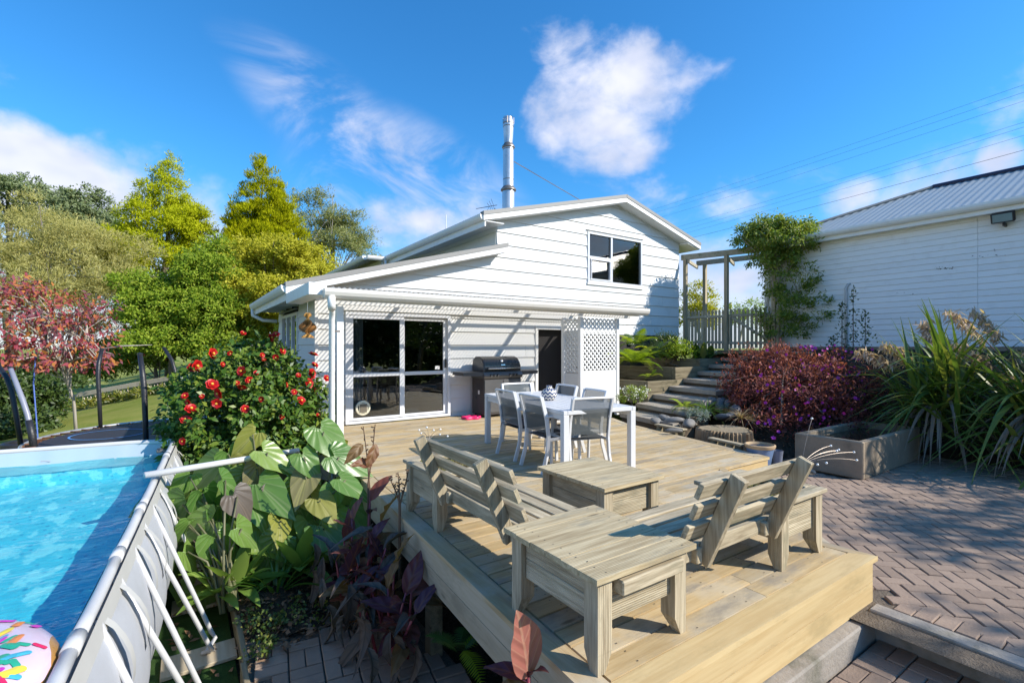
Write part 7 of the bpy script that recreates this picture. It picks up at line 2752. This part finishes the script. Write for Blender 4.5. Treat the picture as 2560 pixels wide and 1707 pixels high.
FLX = leafmat('flax_leaf', (.07, .14, .025), (.13, .20, .035), (.24, .25, .06), .3, .4, island=False)
FLXD = leafmat('flax_leaf_dead', (.20, .16, .12), (.30, .25, .20), None, .2, .8, island=False)
flat = lambda t: (.55 + .45 * sin(pi * min(1, t * 1.4))) * (1 - t ** 4)
fl_m = [blade_mesh('leaf', 1.2, .065, FLX, 10, flat, .18, c_) for c_ in (.25, .7, 1.3, 1.9)]
fl_d = [blade_mesh('leaf', 1.0, .05, FLXD, 8, flat, .5, c_) for c_ in (.9, 1.6)]
SEED = leafmat('dry_seed_head', (.50, .35, .25), (.66, .50, .38), None, .3, .7)
rs = random.Random(41)
for lab, base, n, hh, sprd in (('large clump of strappy leaves with dried flower heads beside the trough', (9.85, 2.50, -.2), 285, 1.2, 1.0),
                         ('strappy leaf clump with dried flower heads at the picture edge', (9.75, 1.35, -.25), 285, 1.25, 1.0)):
    t = thing('strap_leaf_clump', lab, 'plant', base, group='strappy leaf clumps by the paving')
    for i in range(n):
        a = rs.uniform(0, 2 * pi)
        lvl = rs.random()
        e = radians(rs.uniform(10, 86))
        d = Vector((cos(a) * cos(e), sin(a) * cos(e), sin(e)))
        cr_ = ((0, 0, 0), (-.28, .18, -.1), (.25, -.2, .1), (-.2, -.28, -.15), (.22, .25, .05), (0, -.1, .25))[i % 6]
        q = Vector((cr_[0] + cos(a) * .22 * rs.random(), cr_[1] + sin(a) * .22 * rs.random(), .25 + cr_[2] + .75 * lvl * hh))
        me = fl_m[min(3, int(rs.random() * 2 + (1.6 if e < .8 else .2)))]
        link('leaf', me, t, M=orient(q, d, Vector((0, 0, 1)) + d * -.2, rs.uniform(.75, 1.15)))
    for i in range(60):
        a = rs.uniform(0, 2 * pi)
        q = Vector((cos(a) * .30, sin(a) * .30, rs.uniform(.45, 1.0)))
        link('dead_leaf', rs.choice(fl_d), t, M=orient(q, (cos(a) * .9, sin(a) * .9, -.15), (cos(a) * .3, sin(a) * .3, 1), rs.uniform(.7, 1.1)))
    ends = ((2310, 800, 8.6), (2350, 840, 8.5), (2210, 860, 8.3), (2140, 875, 8.4)) if base[1] > 2 else ((2375, 860, 7.6), (2500, 940, 7.2), (2430, 770, 8.4), (2545, 880, 7.4), (2370, 775, 8.4))
    for (u, v, d_) in ends:
        e_ = at_depth(u, v, d_) - t.location
        s0 = Vector((0, 0, .8))
        mid = s0.lerp(e_, .55) + Vector((0, 0, .25))
        pts = [s0 * (1 - q) ** 2 + mid * 2 * q * (1 - q) + e_ * q * q for q in [k / 8 for k in range(9)]]
        st = MB().tube(pts, [.012 - .008 * k / 8 for k in range(9)], 6).build('flower_stalk', DSTEM, t)
        rng = np.random.default_rng(int(u))
        nn = 170
        tt = rng.uniform(.55, 1.0, nn)
        pos = np.array([np.array(s0 * (1 - q) ** 2 + mid * 2 * q * (1 - q) + e_ * q * q) for q in tt]) + rng.normal(size=(nn, 3)) * .035
        v_, f_ = leaves(pos, norm(rng.normal(size=(nn, 3)) * .5 + [0, 0, -1]), norm(rng.normal(size=(nn, 3))), rng.uniform(.10, .19, nn), rng.uniform(.022, .04, nn))
        tag(np_mesh('seed_head', v_, f_, SEED, st), kind='stuff')

# ------------------------------------------------------------------ ferns and small plants by the steps
FERN = leafmat('fern_frond', (.16, .26, .02), (.28, .36, .03), (.42, .44, .05), .4, .6, .2, island=False)
FERND = leafmat('fern_frond_dark', (.045, .10, .02), (.075, .14, .03), None, .35, .5, island=False)


def frond_mesh(L, mat, arch, n=16, seed=0):
    m = MB()
    rs_ = random.Random(seed)
    P = lambda t: Vector((0, L * t * (1 - .2 * arch * t), L * (.35 * t - arch * .62 * t * t)))
    for k in range(1, n + 1):
        t = k / (n + .5)
        w = L * .30 * sin(pi * min(1, .12 + .88 * t)) ** .8 * (1 - .35 * t)
        p = P(t)
        hw = L / n * .42
        for sg in (-1, 1):
            tip = p + Vector((sg * w, w * .35, -w * .18 + rs_.uniform(-.01, .01)))
            b1, b2 = p + Vector((0, -hw, 0)), p + Vector((0, hw, 0))
            mid = p.lerp(tip, .5)
            m.add([b1, mid + Vector((0, -hw * .8, 0)), tip, mid + Vector((0, hw * .8, 0)), b2], [(0, 1, 3, 4), (1, 2, 3)])
    me = bpy.data.meshes.new('frond')
    me.from_pydata(m.v, [], m.f)
    me.materials.append(mat)
    return me


frm = [frond_mesh(.85, FERN, c_, 18, i) for i, c_ in enumerate((.5, .9, 1.2))]
frd = [frond_mesh(.8, FERND, c_, 18, i) for i, c_ in enumerate((.6, 1.0))]
rs = random.Random(12)
for lab, u, v, d, n, sc, dark in (('bright yellow-green fern arching over the lowest sleeper planter', 1585, 905, 11.3, 17, .95, .15), ('darker fern reaching over the middle sleeper planter', 1635, 885, 11.9, 16, .9, .75),
                                  ('fern standing tallest against the house wall', 1590, 860, 12.2, 13, .85, .3), ('small fern growing between step and stones', 1712, 1015, 9.2, 11, .42, .1), ('tiny fern hanging in lowest planter', 1625, 940, 11.0, 7, .4, .2),
                                  ('small fern in dark gap below the deck', 1150, 1620, 3.2, 9, .35, .8)):
    q = at_depth(u, v, d)
    t = thing('fern', lab, 'fern', tuple(q), group='ferns')
    for i in range(n):
        a, e = i * 2.399, rs.uniform(-.1, .75)
        dr = Vector((cos(a) * cos(e), sin(a) * cos(e), sin(e)))
        link('frond', rs.choice(frd) if rs.random() < dark else rs.choice(frm), t, M=orient((cos(a) * .03, sin(a) * .03, 0), dr, (0, 0, 1), sc * rs.uniform(.75, 1.1)))
BROAD = leafmat('broad_leaf', (.05, .10, .025), (.10, .15, .035), (.20, .21, .06), .3, .35, island=False)
brm = [blade_mesh('leaf', .55, .17, BROAD, 7, shp, .15, c_) for c_ in (.3, .7, 1.1)]
q = at_depth(1750, 885, 12.3)
t = thing('broad_leaf_plant', 'dark broad-leaved plant in the upper planter below picket fence', 'plant', (q.x, q.y, 1.1))
for i in range(30):
    a, e = rs.uniform(0, 2 * pi), rs.uniform(.35, 1.35)
    dr = Vector((cos(a) * cos(e), sin(a) * cos(e), sin(e)))
    link('leaf', rs.choice(brm), t, M=orient((rs.uniform(-.35, .35), rs.uniform(-.3, .3), rs.uniform(-.05, .15)), dr, (0, 0, 1), rs.uniform(.7, 1.1)))
q = at_depth(1695, 880, 12.2)
tree('small_bush', 'small fine-leaved green bush in the middle planter', (q.x, q.y, .95), [(tuple(q), (.42, .4, .32))], MIDG, 60, 26, .09, .075, .03, 71, .02, BARK, None, 'bush', limbs=6)
q = at_depth(1665, 870, 12.6)
tree('small_bush', 'dark feathery bush under the shaded house wall', (q.x, q.y, 1.0), [(tuple(q), (.5, .4, .36))], DARKG, 60, 26, .1, .10, .022, 72, .02, BARK, None, 'bush', limbs=6)
q = at_depth(1580, 992, 9.9)
wf = tree('white_flower_mound', 'low mound of tiny white flowers at the foot of steps', (q.x, q.y, .05), [(tuple(q), (.27, .25, .20)), (tuple(at_depth(1605, 985, 9.9)), (.15, .15, .15))], BRIGHT, 60, 22, .05, .045, .018, 73, .01, BARK, None, 'plant', limbs=4)
WPET = leafmat('white_petal', (.72, .74, .68), (.80, .80, .76), None, .2, .5)
foliage('blossom', wf, WPET, [(tuple(q), (.29, .27, .22)), (tuple(at_depth(1605, 985, 9.9)), (.16, .16, .16))], 60, 7, .04, .028, .026, 74, tuple(wf.location), low=-.1)
GTF = leafmat('grass_tuft', (.07, .16, .02), (.14, .22, .03), None, .3, .4, island=False)
gtm = [blade_mesh('leaf', .42, .014, GTF, 7, lambda t: 1 - t ** 2, .3, c_) for c_ in (.9, 1.3, 1.8)]
q = at_depth(1768, 1030, 8.9)
t = thing('grass_tuft', 'bright green grassy tuft among the river stones', 'plant', tuple(q))
for i in range(70):
    a, e = rs.uniform(0, 2 * pi), rs.uniform(.3, 1.3)
    link('leaf', rs.choice(gtm), t, M=orient((0, 0, 0), (cos(a) * cos(e), sin(a) * cos(e), sin(e)), (0, 0, 1), rs.uniform(.7, 1.2)))
q = at_depth(1855, 1060, 8.2)
drg = leafmat('dry_grass', (.30, .22, .12), (.42, .30, .17), None, .2, .8, island=False)
dgm = [blade_mesh('leaf', .45, .014, drg, 7, lambda t: 1 - t ** 2, .3, c_) for c_ in (1.0, 1.8)]
t = thing('dry_grass_tuft', 'straw-coloured dry grass tuft drooping beside the stump', 'plant', tuple(at_depth(1852, 1048, 8.3)))
for i in range(50):
    a, e = rs.uniform(0, 2 * pi), rs.uniform(.3, 1.3)
    link('leaf', rs.choice(dgm), t, M=orient((0, 0, 0), (cos(a) * cos(e), sin(a) * cos(e), sin(e)), (0, 0, 1), rs.uniform(.7, 1.1)))
tree('silver_plant', 'low silvery blue-green plant in front of the grass tuft', tuple(at_depth(1745, 1045, 8.7)), [(tuple(at_depth(1745, 1038, 8.7)), (.18, .18, .10))], leafmat('silver_leaf', (.16, .22, .20), (.26, .32, .29), None, .2, .6), 30, 20, .04, .06, .014, 75, .01, BARK, None, 'plant', limbs=3)

# ------------------------------------------------------------------ litter
LIT = leafmat('dead_leaf_litter', (.13, .07, .035), (.22, .12, .06), (.30, .19, .11), .1, .8)
rng = np.random.default_rng(3)


def litter(name, label, x0, x1, y0, y1, zf, n, L):
    pos = np.stack([rng.uniform(x0, x1, n), rng.uniform(y0, y1, n), np.zeros(n)], 1)
    pos[:, 2] = [zf(a, b) + .012 for a, b, _ in pos]
    d = rng.normal(size=(n, 3)) * [1, 1, .25]
    nr = rng.normal(size=(n, 3)) * .35 + [0, 0, 1]
    v, f = leaves(pos, d, nr, rng.uniform(.6, 1.3, n) * L, rng.uniform(.3, .6, n) * L, .25)
    tag(np_mesh(name, v, f, LIT), label, 'litter', kind='stuff')


litter('leaf_litter', 'dead leaves and twigs strewn over the garden bed', .4, 1.55, 4.0, 5.2, bed_z, 420, .07)
litter('leaf_litter', 'scattered dead leaves on green turf below the pool', -.1, .33, 3.4, 5.6, lambda x, y: -1.01, 45, .09)
litter('leaf_litter', 'fallen leaves on the garden bank under the shrub', 7.2, 10.5, 3.7, 5.4, bank_z, 500, .06)
gc = foliage('ground_cover', None, leafmat('ground_cover_leaf', (.05, .10, .02), (.11, .16, .03), (.26, .26, .06), .3), [((.55, 4.55, -.86), (.16, .3, .05), 1), ((.95, 4.5, -.84), (.3, .25, .05), 1), ((.5, 4.15, -.86), (.1, .15, .04), .6)], 50, 14, .05, .035, .022, 80, (0, 0, 0), low=0)
tag(gc, 'creeping green ground cover at the head of garden path', 'ground cover', kind='stuff')
